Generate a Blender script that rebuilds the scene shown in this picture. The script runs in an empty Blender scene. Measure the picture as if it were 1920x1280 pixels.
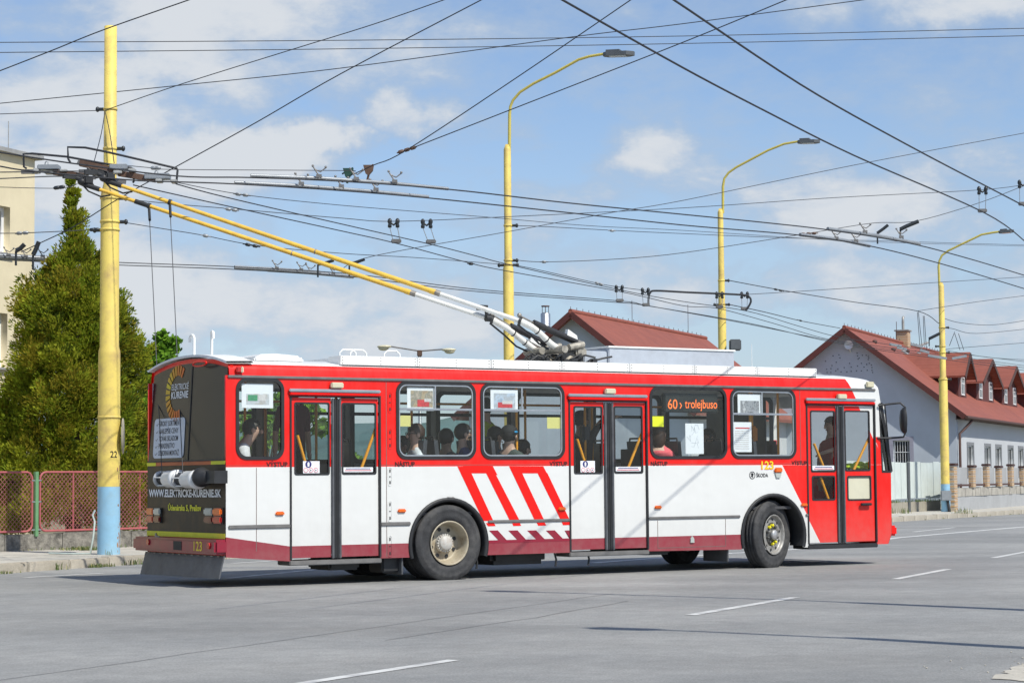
import bpy, bmesh, math, random
import numpy as np
from mathutils import Vector, Matrix
random.seed(7); np.random.seed(7)
SC = bpy.context.scene
COL = SC.collection
PI = math.pi
def V(*a): return Vector(a)

# ------------------------------------------------------------------ camera, world, sun, exposure
EYE = V(0, 0, 1.316); FOC = 4010.0; PITCH = math.radians(3.707); ROLL = math.radians(-0.473)
_f = V(0, math.cos(PITCH), math.sin(PITCH)); _r0 = V(1, 0, 0); _u0 = V(0, -math.sin(PITCH), math.cos(PITCH))
_r = _r0*math.cos(ROLL) + _u0*math.sin(ROLL); _u = _u0*math.cos(ROLL) - _r0*math.sin(ROLL)
cd = bpy.data.cameras.new('camera'); cam = bpy.data.objects.new('camera', cd); COL.objects.link(cam)
cd.sensor_width = 36; cd.lens = FOC/1920*36; cd.clip_start = 0.2; cd.clip_end = 6000
cam.matrix_world = Matrix(((_r.x, _u.x, -_f.x, EYE.x), (_r.y, _u.y, -_f.y, EYE.y), (_r.z, _u.z, -_f.z, EYE.z), (0, 0, 0, 1)))
SC.camera = cam
SC.view_settings.view_transform = 'Standard'; SC.view_settings.look = 'None'
SC.view_settings.exposure = 0.0; SC.view_settings.gamma = 1.0; SC.view_settings.use_curve_mapping = False

def ray(x, y): return _f*FOC + _r*(x-960) + _u*(640-y)
def at(x, y, Y):                       # the point of a line of sight at depth Y (metres)
    d = ray(x, y); return EYE + d*(Y/d.y)
def atz(x, y, z):                      # ... at height z
    d = ray(x, y); return EYE + d*((z-EYE.z)/d.z)
def onplane(x, y, P, n):
    d = ray(x, y); return EYE + d*((P-EYE).dot(n)/d.dot(n))

SUN_EL = math.radians(50.0); SUN_AZ = math.atan2(0.70, -0.715)       # azimuth measured from +Y towards +X
sun_dir = V(math.sin(SUN_AZ)*math.cos(SUN_EL), math.cos(SUN_AZ)*math.cos(SUN_EL), math.sin(SUN_EL))
sl = bpy.data.lights.new('sun', 'SUN'); sl.energy = 4.7; sl.angle = math.radians(0.5); sl.color = (1.0, 0.955, 0.85)
so = bpy.data.objects.new('sun', sl); COL.objects.link(so)
so.rotation_euler = sun_dir.to_track_quat('Z', 'Y').to_euler(); so.location = (30, -30, 60)

W = bpy.data.worlds.new('World'); SC.world = W; W.use_nodes = True
def world():
    nt = W.node_tree; N = nt.nodes; L = nt.links; N.clear()
    out = N.new('ShaderNodeOutputWorld'); mix = N.new('ShaderNodeMixShader')
    sky = N.new('ShaderNodeTexSky'); sky.sky_type = 'NISHITA'; sky.sun_disc = False
    sky.sun_elevation = SUN_EL; sky.sun_rotation = SUN_AZ; sky.altitude = 250; sky.air_density = 1.0; sky.dust_density = 0.6; sky.ozone_density = 2.2
    b1 = N.new('ShaderNodeBackground'); b1.inputs['Strength'].default_value = 0.128
    tm = N.new('ShaderNodeMix'); tm.data_type = 'RGBA'; tm.blend_type = 'MULTIPLY'; tm.inputs['Factor'].default_value = 1; L.new(sky.outputs[0], tm.inputs[6]); tm.inputs[7].default_value = (.94, .975, 1.07, 1); L.new(tm.outputs[2], b1.inputs['Color'])
    b2 = N.new('ShaderNodeBackground'); b2.inputs['Strength'].default_value = 1.0
    tc = N.new('ShaderNodeTexCoord')
    def math_(op, a, b=None, c=None, clamp=False):
        m = N.new('ShaderNodeMath'); m.operation = op; m.use_clamp = clamp
        for i, v in enumerate((a, b, c)):
            if v is None: continue
            if isinstance(v, (int, float)): m.inputs[i].default_value = v
            else: L.new(v, m.inputs[i])
        return m.outputs[0]
    mp = N.new('ShaderNodeMapping'); mp.inputs['Scale'].default_value = (1, 1, 2.1); L.new(tc.outputs['Generated'], mp.inputs['Vector'])
    def noise(scale, det, rough, dist=0.0, off=0):
        n = N.new('ShaderNodeTexNoise'); n.noise_dimensions = '4D'; n.inputs['W'].default_value = off
        n.inputs['Scale'].default_value = scale; n.inputs['Detail'].default_value = det
        n.inputs['Roughness'].default_value = rough; n.inputs['Distortion'].default_value = dist
        L.new(mp.outputs[0], n.inputs['Vector']); return n.outputs[0]
    n1 = noise(9, 9, 0.62, 0.25, 1.3); n2 = noise(34, 7, 0.6, 0.3, 4.0); n3 = noise(3.2, 4, 0.5, 0, 9.1)
    wn = N.new('ShaderNodeTexNoise'); wn.inputs['Scale'].default_value = 16; wn.inputs['Detail'].default_value = 6; wn.inputs['Roughness'].default_value = .6; L.new(tc.outputs['Generated'], wn.inputs['Vector'])
    ws = N.new('ShaderNodeVectorMath'); ws.operation = 'SUBTRACT'; L.new(wn.outputs['Color'], ws.inputs[0]); ws.inputs[1].default_value = (.5, .5, .5)
    wm = N.new('ShaderNodeVectorMath'); wm.operation = 'MULTIPLY'; L.new(ws.outputs[0], wm.inputs[0]); wm.inputs[1].default_value = (.075, .075, .04)
    wa = N.new('ShaderNodeVectorMath'); wa.operation = 'ADD'; L.new(wm.outputs[0], wa.inputs[0]); L.new(tc.outputs['Generated'], wa.inputs[1]); warped = wa.outputs[0]
    bias = None
    blobs = [(480,285,210,75,.34),(610,255,95,60,.36),(350,320,150,70,.25),(745,220,110,70,.27),(1235,290,150,75,.25),(1340,305,150,60,.19),
             (1640,400,330,120,.34),(1880,330,140,90,.22),(160,190,320,130,.27),(480,70,500,130,.26),(1780,15,360,60,.30),(900,60,300,60,.10),
             (300,560,420,130,.27),(680,600,380,120,.25),(1480,540,460,100,.26),(1330,310,260,110,.14),(80,340,200,90,.24),(1880,560,260,120,.20),(1030,380,190,70,.14),(1500,290,120,55,.12)]
    for (px, py, rx, ry, w) in blobs:
        c = ray(px, py).normalized()
        s = N.new('ShaderNodeVectorMath'); s.operation = 'SUBTRACT'; L.new(warped, s.inputs[0]); s.inputs[1].default_value = c
        m = N.new('ShaderNodeVectorMath'); m.operation = 'MULTIPLY'; L.new(s.outputs[0], m.inputs[0])
        m.inputs[1].default_value = (FOC/rx, FOC/rx, FOC/ry)
        ln = N.new('ShaderNodeVectorMath'); ln.operation = 'LENGTH'; L.new(m.outputs[0], ln.inputs[0])
        mr = N.new('ShaderNodeMapRange'); mr.interpolation_type = 'SMOOTHSTEP'
        mr.inputs['From Min'].default_value = 1.15; mr.inputs['From Max'].default_value = 0.25; mr.inputs['To Min'].default_value = 0; mr.inputs['To Max'].default_value = w
        L.new(ln.outputs['Value'], mr.inputs['Value'])
        bias = mr.outputs[0] if bias is None else math_('MAXIMUM', bias, mr.outputs[0])
    dens = math_('ADD', math_('MULTIPLY', n1, 1.0), math_('MULTIPLY', n2, 0.45))
    dens = math_('ADD', dens, math_('MULTIPLY', n3, 0.2)); dens = math_('ADD', dens, bias)
    mr = N.new('ShaderNodeMapRange'); mr.interpolation_type = 'SMOOTHSTEP'; L.new(dens, mr.inputs['Value'])
    mr.inputs['From Min'].default_value = 0.69; mr.inputs['From Max'].default_value = 1.12; mr.inputs['To Max'].default_value = 0.97
    # a thin whitish veil low down
    sep = N.new('ShaderNodeSeparateXYZ'); L.new(tc.outputs['Generated'], sep.inputs[0])
    veil = N.new('ShaderNodeMapRange'); veil.interpolation_type = 'SMOOTHSTEP'; L.new(sep.outputs['Z'], veil.inputs['Value'])
    veil.inputs['From Min'].default_value = 0.22; veil.inputs['From Max'].default_value = 0.0; veil.inputs['To Max'].default_value = 0.5
    fac = math_('MAXIMUM', mr.outputs[0], veil.outputs[0])
    cr = N.new('ShaderNodeMapRange'); cr.interpolation_type = 'SMOOTHSTEP'; L.new(dens, cr.inputs['Value'])
    cr.inputs['From Min'].default_value = 0.90; cr.inputs['From Max'].default_value = 1.18
    cm = N.new('ShaderNodeMix'); cm.data_type = 'RGBA'; L.new(cr.outputs[0], cm.inputs['Factor'])
    cm.inputs[6].default_value = (0.43, 0.535, 0.68, 1); cm.inputs[7].default_value = (0.70, 0.735, 0.78, 1)
    L.new(cm.outputs[2], b2.inputs['Color'])
    L.new(fac, mix.inputs['Fac']); L.new(b1.outputs[0], mix.inputs[1]); L.new(b2.outputs[0], mix.inputs[2]); L.new(mix.outputs[0], out.inputs['Surface'])
world()

# ------------------------------------------------------------------ materials
MATS = {}
def mat(name, col, rough=0.6, metal=0.0, var=0.12, scale=6.0, bump=0.0, bscale=40.0, spec=0.5, coat=0.0, dirt=None, dscale=1.2, damt=0.0, emit=None, estr=0.0):
    """principled material with colour variation, optional second tone for dirt and fine relief"""
    if name in MATS: return MATS[name]
    m = bpy.data.materials.new(name); m.use_nodes = True; nt = m.node_tree; N = nt.nodes; L = nt.links
    p = N['Principled BSDF']; p.inputs['Roughness'].default_value = rough; p.inputs['Metallic'].default_value = metal
    p.inputs['Specular IOR Level'].default_value = spec; p.inputs['Coat Weight'].default_value = coat; p.inputs['Coat Roughness'].default_value = 0.06
    tc = N.new('ShaderNodeTexCoord')
    no = N.new('ShaderNodeTexNoise'); no.inputs['Scale'].default_value = scale; no.inputs['Detail'].default_value = 6; no.inputs['Roughness'].default_value = .65
    L.new(tc.outputs['Object'], no.inputs['Vector'])
    rp = N.new('ShaderNodeValToRGB'); a, b = rp.color_ramp.elements
    a.position = .3; b.position = .7
    a.color = tuple(max(0, c*(1-var)) for c in col)+(1,); b.color = tuple(min(1, c*(1+var)) for c in col)+(1,)
    L.new(no.outputs[0], rp.inputs[0]); src = rp.outputs[0]
    if dirt:
        n2 = N.new('ShaderNodeTexNoise'); n2.inputs['Scale'].default_value = dscale; n2.inputs['Detail'].default_value = 9; n2.inputs['Roughness'].default_value = .7
        L.new(tc.outputs['Object'], n2.inputs['Vector'])
        r2 = N.new('ShaderNodeMapRange'); r2.inputs['From Min'].default_value = .45; r2.inputs['From Max'].default_value = .72; r2.inputs['To Max'].default_value = damt
        L.new(n2.outputs[0], r2.inputs['Value'])
        mx = N.new('ShaderNodeMix'); mx.data_type = 'RGBA'; L.new(r2.outputs[0], mx.inputs['Factor']); L.new(src, mx.inputs[6]); mx.inputs[7].default_value = tuple(dirt)+(1,)
        src = mx.outputs[2]
    L.new(src, p.inputs['Base Color'])
    if bump:
        n3 = N.new('ShaderNodeTexNoise'); n3.inputs['Scale'].default_value = bscale; n3.inputs['Detail'].default_value = 5
        L.new(tc.outputs['Object'], n3.inputs['Vector'])
        bp = N.new('ShaderNodeBump'); bp.inputs['Strength'].default_value = bump; bp.inputs['Distance'].default_value = 0.02
        L.new(n3.outputs[0], bp.inputs['Height']); L.new(bp.outputs[0], p.inputs['Normal'])
    if emit: p.inputs['Emission Color'].default_value = tuple(emit)+(1,); p.inputs['Emission Strength'].default_value = estr
    MATS[name] = m; return m
def glass(name, tint=(0.8, 0.86, 0.86), refl=1.0):
    if name in MATS: return MATS[name]
    m = bpy.data.materials.new(name); m.use_nodes = True; nt = m.node_tree; N = nt.nodes; L = nt.links; N.clear()
    o = N.new('ShaderNodeOutputMaterial'); t = N.new('ShaderNodeBsdfTransparent'); t.inputs[0].default_value = tint+(1,)
    g = N.new('ShaderNodeBsdfGlossy'); g.inputs['Roughness'].default_value = 0.015; g.inputs[0].default_value = (1, 1, 1, 1)
    f = N.new('ShaderNodeFresnel'); f.inputs[0].default_value = 1.5
    ge = N.new('ShaderNodeNewGeometry'); inv = N.new('ShaderNodeMath'); inv.operation = 'SUBTRACT'; inv.inputs[0].default_value = refl; inv.use_clamp = True; L.new(ge.outputs['Backfacing'], inv.inputs[1])
    k = N.new('ShaderNodeMath'); k.operation = 'MULTIPLY'; L.new(inv.outputs[0], k.inputs[1]); L.new(f.outputs[0], k.inputs[0])
    x = N.new('ShaderNodeMixShader'); L.new(k.outputs[0], x.inputs[0]); L.new(t.outputs[0], x.inputs[1]); L.new(g.outputs[0], x.inputs[2]); L.new(x.outputs[0], o.inputs[0])
    MATS[name] = m; return m

def leaf_mat(name, col, tr=.4):
    if name in MATS: return MATS[name]
    m = mat(name, col, .8, var=.3, scale=2, spec=.12); nt = m.node_tree; N = nt.nodes; L = nt.links
    p = N['Principled BSDF']; t = N.new('ShaderNodeBsdfTranslucent'); x = N.new('ShaderNodeMixShader'); x.inputs[0].default_value = tr
    L.new(p.inputs['Base Color'].links[0].from_socket, t.inputs[0]); L.new(p.outputs[0], x.inputs[1]); L.new(t.outputs[0], x.inputs[2]); L.new(x.outputs[0], N['Material Output'].inputs['Surface'])
    return m
# ------------------------------------------------------------------ mesh helpers
class MB:
    def __init__(s): s.v = []; s.f = []; s.m = []; s.s = []
    def add(s, vs, fs, m=0, sm=False):
        o = len(s.v); s.v.extend(tuple(p) for p in vs)
        for f in fs: s.f.append(tuple(i+o for i in f)); s.m.append(m); s.s.append(sm)
        return s
    def box(s, c, d, m=0, M=None):
        vs = [V(c[0]+x*d[0]/2, c[1]+y*d[1]/2, c[2]+z*d[2]/2) for x in (-1, 1) for y in (-1, 1) for z in (-1, 1)]
        if M: vs = [M @ p for p in vs]
        return s.add(vs, [(0,1,3,2),(4,6,7,5),(0,4,5,1),(2,3,7,6),(0,2,6,4),(1,5,7,3)], m)
    def span(s, a, b, m=0):
        return s.box([(a[i]+b[i])/2 for i in range(3)], [abs(b[i]-a[i]) for i in range(3)], m)
    def bbox(s, a, b, r=0.02, m=0):     # bevelled box between two corners
        a, b = [min(x, y) for x, y in zip(a, b)], [max(x, y) for x, y in zip(a, b)]
        bm = bmesh.new(); bmesh.ops.create_cube(bm, size=1)
        for v in bm.verts: v.co = V(*[(a[i]+b[i])/2+v.co[i]*(b[i]-a[i]) for i in range(3)])
        bmesh.ops.bevel(bm, geom=bm.edges[:], offset=min(r, .45*min(b[i]-a[i] for i in range(3))), segments=2, affect='EDGES')
        bm.verts.index_update(); s.add([v.co.copy() for v in bm.verts], [[v.index for v in f.verts] for f in bm.faces], m, False); bm.free(); return s
    def beam(s, p, q, w, h, m=0, up=(0, 0, 1)):
        p = V(*p); q = V(*q); d = (q-p); l = d.length; d.normalize(); upv = V(*up)
        if abs(d.dot(upv)) > .98: upv = V(1, 0, 0)
        x = d.cross(upv).normalized(); z = x.cross(d)
        vs = [p+d*(l*t)+x*(a*w/2)+z*(b*h/2) for t in (0, 1) for a in (-1, 1) for b in (-1, 1)]
        return s.add(vs, [(0,1,3,2),(4,6,7,5),(0,4,5,1),(2,3,7,6),(0,2,6,4),(1,5,7,3)], m)
    def tube(s, pts, r, n=8, m=0, caps=True, sm=True):
        pts = [V(*p) for p in pts]; k = len(pts)
        rs = r if isinstance(r, (list, tuple)) else [r]*k
        prev = None; vs = []; fs = []
        for i, p in enumerate(pts):
            t = (pts[min(i+1, k-1)]-pts[max(i-1, 0)])
            if t.length < 1e-9: t = V(0, 0, 1)
            t.normalize()
            if prev is None:
                a = V(0, 0, 1) if abs(t.z) < .9 else V(1, 0, 0); x = t.cross(a).normalized()
            else: x = (prev-t*prev.dot(t)).normalized()
            prev = x; y = t.cross(x)
            for j in range(n):
                an = 2*PI*j/n; vs.append(p+(x*math.cos(an)+y*math.sin(an))*rs[i])
        for i in range(k-1):
            for j in range(n): fs.append((i*n+j, i*n+(j+1) % n, (i+1)*n+(j+1) % n, (i+1)*n+j))
        s.add(vs, fs, m, sm)
        if caps: s.add(vs[:n], [tuple(reversed(range(n)))], m); s.add(vs[-n:], [tuple(range(n))], m)
        return s
    def lathe(s, prof, n=24, m=0, M=None, sm=True):   # profile (r, h) about the local Z axis
        vs = []; fs = []
        for (r, h) in prof:
            for j in range(n):
                p = V(r*math.cos(2*PI*j/n), r*math.sin(2*PI*j/n), h); vs.append(M @ p if M else p)
        for i in range(len(prof)-1):
            for j in range(n): fs.append((i*n+j, i*n+(j+1) % n, (i+1)*n+(j+1) % n, (i+1)*n+j))
        return s.add(vs, fs, m, sm)
    def ell(s, c, r, m=0, nu=12, nv=8, M=None):
        vs = [V(0, 0, -1)]; fs = []
        for i in range(1, nv):
            th = PI*i/nv-PI/2
            for j in range(nu): vs.append(V(math.cos(th)*math.cos(2*PI*j/nu), math.cos(th)*math.sin(2*PI*j/nu), math.sin(th)))
        vs.append(V(0, 0, 1)); top = len(vs)-1
        for j in range(nu):
            fs.append((0, 1+(j+1) % nu, 1+j)); fs.append((top, top-nu+j, top-nu+(j+1) % nu))
        for i in range(nv-2):
            for j in range(nu): a = 1+i*nu; fs.append((a+j, a+(j+1) % nu, a+nu+(j+1) % nu, a+nu+j))
        out = [V(c[0]+p.x*r[0], c[1]+p.y*r[1], c[2]+p.z*r[2]) for p in vs]
        if M: out = [M @ p for p in out]
        return s.add(out, fs, m, True)
    def prism(s, poly, mp, w0, w1, m=0):   # polygon (u, v) extruded from w0 to w1 through a mapping (u, v, w) -> point
        n = len(poly); vs = [mp(u, v, w0) for u, v in poly]+[mp(u, v, w1) for u, v in poly]
        fs = [tuple(reversed(range(n))), tuple(range(n, 2*n))]+[(i, (i+1) % n, n+(i+1) % n, n+i) for i in range(n)]
        return s.add(vs, fs, m)
    def build(s, name, mats, parent=None, **kw):
        me = bpy.data.meshes.new(name); me.from_pydata(s.v, [], s.f)
        for x in (mats if isinstance(mats, (list, tuple)) else [mats]): me.materials.append(x)
        me.polygons.foreach_set('material_index', s.m); me.polygons.foreach_set('use_smooth', s.s); me.update()
        return link(name, me, parent, **kw)
def link(name, me, parent=None, **kw):
    o = bpy.data.objects.new(name, me); COL.objects.link(o)
    if parent: o.parent = parent
    return tag(o, **kw)
def tag(o, label=None, cat=None, group=None, kind=None):
    if label: o['label'] = label
    if cat: o['category'] = cat
    if group: o['group'] = group
    if kind: o['kind'] = kind
    return o
def thing(name, label, cat, loc=(0, 0, 0), rz=0.0, group=None):
    o = bpy.data.objects.new(name, None); COL.objects.link(o); o.location = loc; o.rotation_euler = (0, 0, rz); o.empty_display_size = .2
    return tag(o, label, cat, group)
def copy_tree(o, parent=None, loc=None, label=None):
    c = o.copy(); COL.objects.link(c)
    if parent: c.parent = parent
    if loc is not None: c.location = loc
    if label: c['label'] = label
    for ch in KIDS(o): copy_tree(ch, c)
    return c
def KIDS(o): return [x for x in o.children]
def rrect(x0, y0, x1, y1, r, n=6):
    pts = []
    for cx, cy, a in ((x1-r, y0+r, -90), (x1-r, y1-r, 0), (x0+r, y1-r, 90), (x0+r, y0+r, 180)):
        for k in range(n+1):
            t = math.radians(a+90*k/n); pts.append((cx+r*math.cos(t), cy+r*math.sin(t)))
    return pts
def plate_mesh(outline, holes, th, mp):
    """flat sheet with holes: (u, v) outline filled, extruded th, w measured along the outward side; front face at w=0"""
    cu = bpy.data.curves.new('tmp', 'CURVE'); cu.dimensions = '2D'; cu.fill_mode = 'BOTH'; cu.extrude = th/2
    for pts in [outline]+list(holes):
        sp = cu.splines.new('POLY'); sp.points.add(len(pts)-1); sp.use_cyclic_u = True
        for p, q in zip(sp.points, pts): p.co = (q[0], q[1], 0, 1)
    ob = bpy.data.objects.new('tmp', cu); me = bpy.data.meshes.new_from_object(ob)
    for v in me.vertices: v.co = mp(v.co.x, v.co.y, v.co.z-th/2)
    bpy.data.objects.remove(ob); bpy.data.curves.remove(cu); me.update(); return me
def plate(name, outline, holes, th, mp, m, parent=None, **kw):
    me = plate_mesh(outline, holes, th, mp); me.materials.clear(); me.materials.append(m); return link(name, me, parent, **kw)
def text(name, body, u0, v0, width, height, mp, m, parent=None, w=0.004, bold=0.0, **kw):
    cu = bpy.data.curves.new('tmp', 'FONT'); cu.body = body; cu.size = 1; cu.extrude = 0.0; cu.offset = bold; cu.resolution_u = 3
    ob = bpy.data.objects.new('tmp', cu); me = bpy.data.meshes.new_from_object(ob)
    co = np.array([v.co[:] for v in me.vertices]); lo = co.min(0); hi = co.max(0)
    capx = bpy.data.curves.new('tmp2', 'FONT'); capx.body = 'H'; capx.size = 1; o2 = bpy.data.objects.new('tmp2', capx); m2 = bpy.data.meshes.new_from_object(o2)
    ch = max(v.co.y for v in m2.vertices)
    for v in me.vertices: v.co = mp(u0+(v.co.x-lo[0])/(hi[0]-lo[0])*width, v0+v.co.y/ch*height, w)
    for x in (ob, o2): bpy.data.objects.remove(x)
    for x in (cu, capx): bpy.data.curves.remove(x)
    bpy.data.meshes.remove(m2); me.materials.clear(); me.materials.append(m); me.update(); return link(name, me, parent, **kw)
def strip(pts, width, z, taper=False):
    mb = MB(); n = len(pts); L_ = []; R_ = []
    for i, p in enumerate(pts):
        a = V(*pts[max(i-1, 0)][:2]); b = V(*pts[min(i+1, n-1)][:2]); d = (b-a).normalized(); nn = V(-d.y, d.x)
        L_.append((p[0]+nn.x*width/2, p[1]+nn.y*width/2, z)); R_.append((p[0]-nn.x*width/2, p[1]-nn.y*width/2, z))
    return mb.add(L_+R_, [(i, n+i, n+i+1, i+1) for i in range(n-1)])

# ------------------------------------------------------------------ the ground
def asphalt():
    m = bpy.data.materials.new('asphalt'); m.use_nodes = True; nt = m.node_tree; N = nt.nodes; L = nt.links; p = N['Principled BSDF']
    tc = N.new('ShaderNodeTexCoord')
    def noise(s, d, r, sc=(1, 1, 1)):
        mp = N.new('ShaderNodeMapping'); mp.inputs['Scale'].default_value = sc; mp.inputs['Rotation'].default_value = (0, 0, math.radians(-66)); L.new(tc.outputs['Object'], mp.inputs[0])
        n = N.new('ShaderNodeTexNoise'); n.inputs['Scale'].default_value = s; n.inputs['Detail'].default_value = d; n.inputs['Roughness'].default_value = r; L.new(mp.outputs[0], n.inputs['Vector']); return n.outputs[0]
    def ramp(x, a, b, p0, p1):
        r = N.new('ShaderNodeValToRGB'); r.color_ramp.elements[0].position = p0; r.color_ramp.elements[1].position = p1
        r.color_ramp.elements[0].color = a; r.color_ramp.elements[1].color = b; L.new(x, r.inputs[0]); return r.outputs[0]
    def mul(a, b):
        x = N.new('ShaderNodeMix'); x.data_type = 'RGBA'; x.blend_type = 'MULTIPLY'; x.inputs['Factor'].default_value = 1; L.new(a, x.inputs[6]); L.new(b, x.inputs[7]); return x.outputs[2]
    g = lambda v: (v, v, v, 1)
    c = ramp(noise(.35, 8, .65), (.262, .265, .262, 1), (.328, .326, .315, 1), .35, .65)
    c = mul(c, ramp(noise(.55, 4, .5, (.10, 1.3, 1)), g(.88), g(1.07), .3, .7)); c = mul(c, ramp(noise(.16, 5, .6), g(.88), g(1.06), .38, .62))       # wheel tracks along the road
    c = mul(c, ramp(noise(48, 5, .85), g(.58), g(1.38), .3, .7))                        # stones in the surface
    c = mul(c, ramp(noise(4, 10, .8), g(.80), g(1.10), .3, .65))
    L.new(c, p.inputs['Base Color']); p.inputs['Roughness'].default_value = .82; p.inputs['Specular IOR Level'].default_value = .35
    b = N.new('ShaderNodeBump'); b.inputs['Strength'].default_value = .5; b.inputs['Distance'].default_value = .012; L.new(noise(70, 5, .8), b.inputs['Height']); L.new(b.outputs[0], p.inputs['Normal'])
    return m
M_asph = asphalt()
M_paint = mat('road_paint', (.62, .62, .60), .7, var=.1, dirt=(.24, .24, .25), dscale=3.5, damt=.85)
M_tar = mat('tar_seam', (.17, .17, .17), .7, var=.3)
M_conc = mat('concrete_slab', (.50, .475, .42), .9, var=.14, scale=3, bump=.4, bscale=50, dirt=(.25, .235, .20), dscale=1.4, damt=.7)
M_kerb = mat('kerb_concrete', (.46, .42, .35), .9, var=.15, scale=5, bump=.5, bscale=40, dirt=(.20, .18, .14), dscale=2.2, damt=.8)
M_dirt = mat('yard_soil', (.22, .20, .13), .95, var=.3, scale=.6, dirt=(.10, .15, .045), dscale=.25, damt=.9)
M_sand = mat('pale_grit', (.46, .43, .37), .95, var=.18, scale=9, bump=.5)
M_grass = mat('grass_blade', (.085, .13, .03), .7, var=.4, scale=8)
M_grass_dry = mat('dry_grass', (.27, .25, .10), .8, var=.3, scale=8)

road = MB().add([(-600, -60, 0), (900, -60, 0), (900, 1500, 0), (-600, 1500, 0)], [(0, 1, 2, 3)]).build('road', M_asph, kind='structure')
KERB = [V(-16.5, 12), V(-11.6, 23), V(-7.75, 31.4), V(-6.05, 35.3), V(0.35, 46.2), V(6.2, 55.2), V(11.1, 63), V(17.2, 73.8), V(25.5, 89), V(60, 152), V(220, 440)]
def off(poly, d):          # offset to the far (left) side
    out = []
    for i, p in enumerate(poly):
        a = poly[max(i-1, 0)]; b = poly[min(i+1, len(poly)-1)]; t = (b-a).normalized(); out.append(V(p.x-t.y*d, p.y+t.x*d))
    return out
KI = off(KERB, .16); PO = off(KERB, 4.6); FAR = [V(-900, 12), V(-900, 1500), V(220, 1500)]
def sheet(a, b, z):
    n = len(a); return MB().add([(p.x, p.y, z) for p in a]+[(p.x, p.y, z) for p in b], [(i, i+1, n+i+1, n+i) for i in range(n-1)])
pav = sheet(KI, PO, .135).build('pavement', M_conc, kind='structure')
gp = [(p.x, p.y, .131) for p in PO]
MB().add(gp+[(220, 1500, .131), (-900, 1500, .131), (-900, 12, .131)], [tuple(range(len(gp)+3))]).build('ground', M_dirt, kind='structure')
# kerb stones, each a block with its own small tilt
seg = []; acc = 0.0
for i in range(1, 9):
    a, b = KERB[i], KERB[i+1]; L0 = (b-a).length; t = (b-a).normalized(); s = 0
    k = max(1, round(L0/1.02)); st = L0/k
    for j in range(k): seg.append((a+t*(st*(j+.5)), math.atan2(t.y, t.x), st))
kme = None
for (c, an, st) in seg:
    if c.y > 92: continue
    if kme is None:
        ks = MB().bbox((-.5, -.09, -.05), (.5, .09, .148), .018).build('kerb_stone', M_kerb, pav); kme = ks.data
    else: ks = link('kerb_stone', kme, pav)
    ks.scale = ((st-.012), 1, 1); ks.location = (c.x-math.sin(an)*.08, c.y+math.cos(an)*.08, random.uniform(-.012, .006)); ks.rotation_euler = (random.uniform(-.01, .01), random.uniform(-.008, .008), an+random.uniform(-.012, .012))
# cracks and joints across the pavement
for (a, b, w) in (((-8.9, 33.0), (-6.7, 33.9), .03), ((-8.3, 35.6), (-6.2, 34.95), .025), ((-9.3, 31.2), (-7.3, 32.3), .03), ((-6.9, 36.6), (-5.5, 36.35), .03)):
    pts = [(a[0]+(b[0]-a[0])*k/8+random.uniform(-.05, .05), a[1]+(b[1]-a[1])*k/8+random.uniform(-.05, .05)) for k in range(9)]
    strip(pts, w, .1392).build('pavement_crack', M_tar, pav)
# painted lines
def mark(pts, w): strip(pts, w, .004).build('lane_marking', M_paint, road)
mark([(-1.75, 13.45), (-.45, 15.84)], .11); mark([(1.70, 20.80), (3.10, 23.72)], .12); mark([(4.92, 27.75), (6.18, 30.6)], .12); mark([(7.75, 34.7), (9.1, 37.8)], .12)
mark([(10.9, 41.9), (12.3, 45.1)], .12)
mark([(1.2, 33.9), (2.0, 35.2), (3.2, 36.9), (6.1, 40.9), (8.28, 46.5), (13.1, 55.4), (22, 70), (34, 91)], .22)
mark([(-3.95, 29.6), (-2.9, 32.5), (-1.6, 36.0)], .14); mark([(-6.9, 30.35), (-6.05, 31.6)], .13); mark([(-4.6, 35.0), (-3.0, 37.9)], .13)
mark([(2.2, 37.8), (4.4, 41.4), (7.5, 47)], .12); mark([(9.6, 51.5), (11.4, 55.5)], .13)
for pts in ([(-3.47, 14.5), (-1.19, 19.63), (1.5, 25.67)], [(-1.08, 17.86), (.2, 20.6), (1.39, 23.73)]):
    pp = []
    for i in range(len(pts)-1):
        for k in range(7): t = k/7; pp.append((pts[i][0]*(1-t)+pts[i+1][0]*t+random.uniform(-.025, .025), pts[i][1]*(1-t)+pts[i+1][1]*t))
    strip(pp, .013, .0036).build('tar_seam', M_tar, road)
# pale grit at the near right kerb
ring = []; cor = [(3.12, 14.05), (3.42, 14.75), (3.66, 15.35), (4.6, 16.9), (6.0, 16.0), (5.4, 13.2), (3.6, 13.1)]
for (a, b) in zip(cor, cor[1:]+cor[:1]):
    for k in range(9): ring.append((a[0]+(b[0]-a[0])*k/9+random.uniform(-.05, .05), a[1]+(b[1]-a[1])*k/9+random.uniform(-.05, .05), .005))
MB().add(ring, [tuple(range(len(ring)))]).build('grit_patch', M_sand, road)
gm = MB()
for k in range(120):
    x = random.gauss(3.7, .35); y = random.gauss(14.6, .6); r = random.uniform(.003, .009); gm.ell((x, y, r*.6), (r, r, r*.7), 0, 5, 3)
gm.build('loose_gravel', M_sand, road, kind='stuff')
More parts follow.
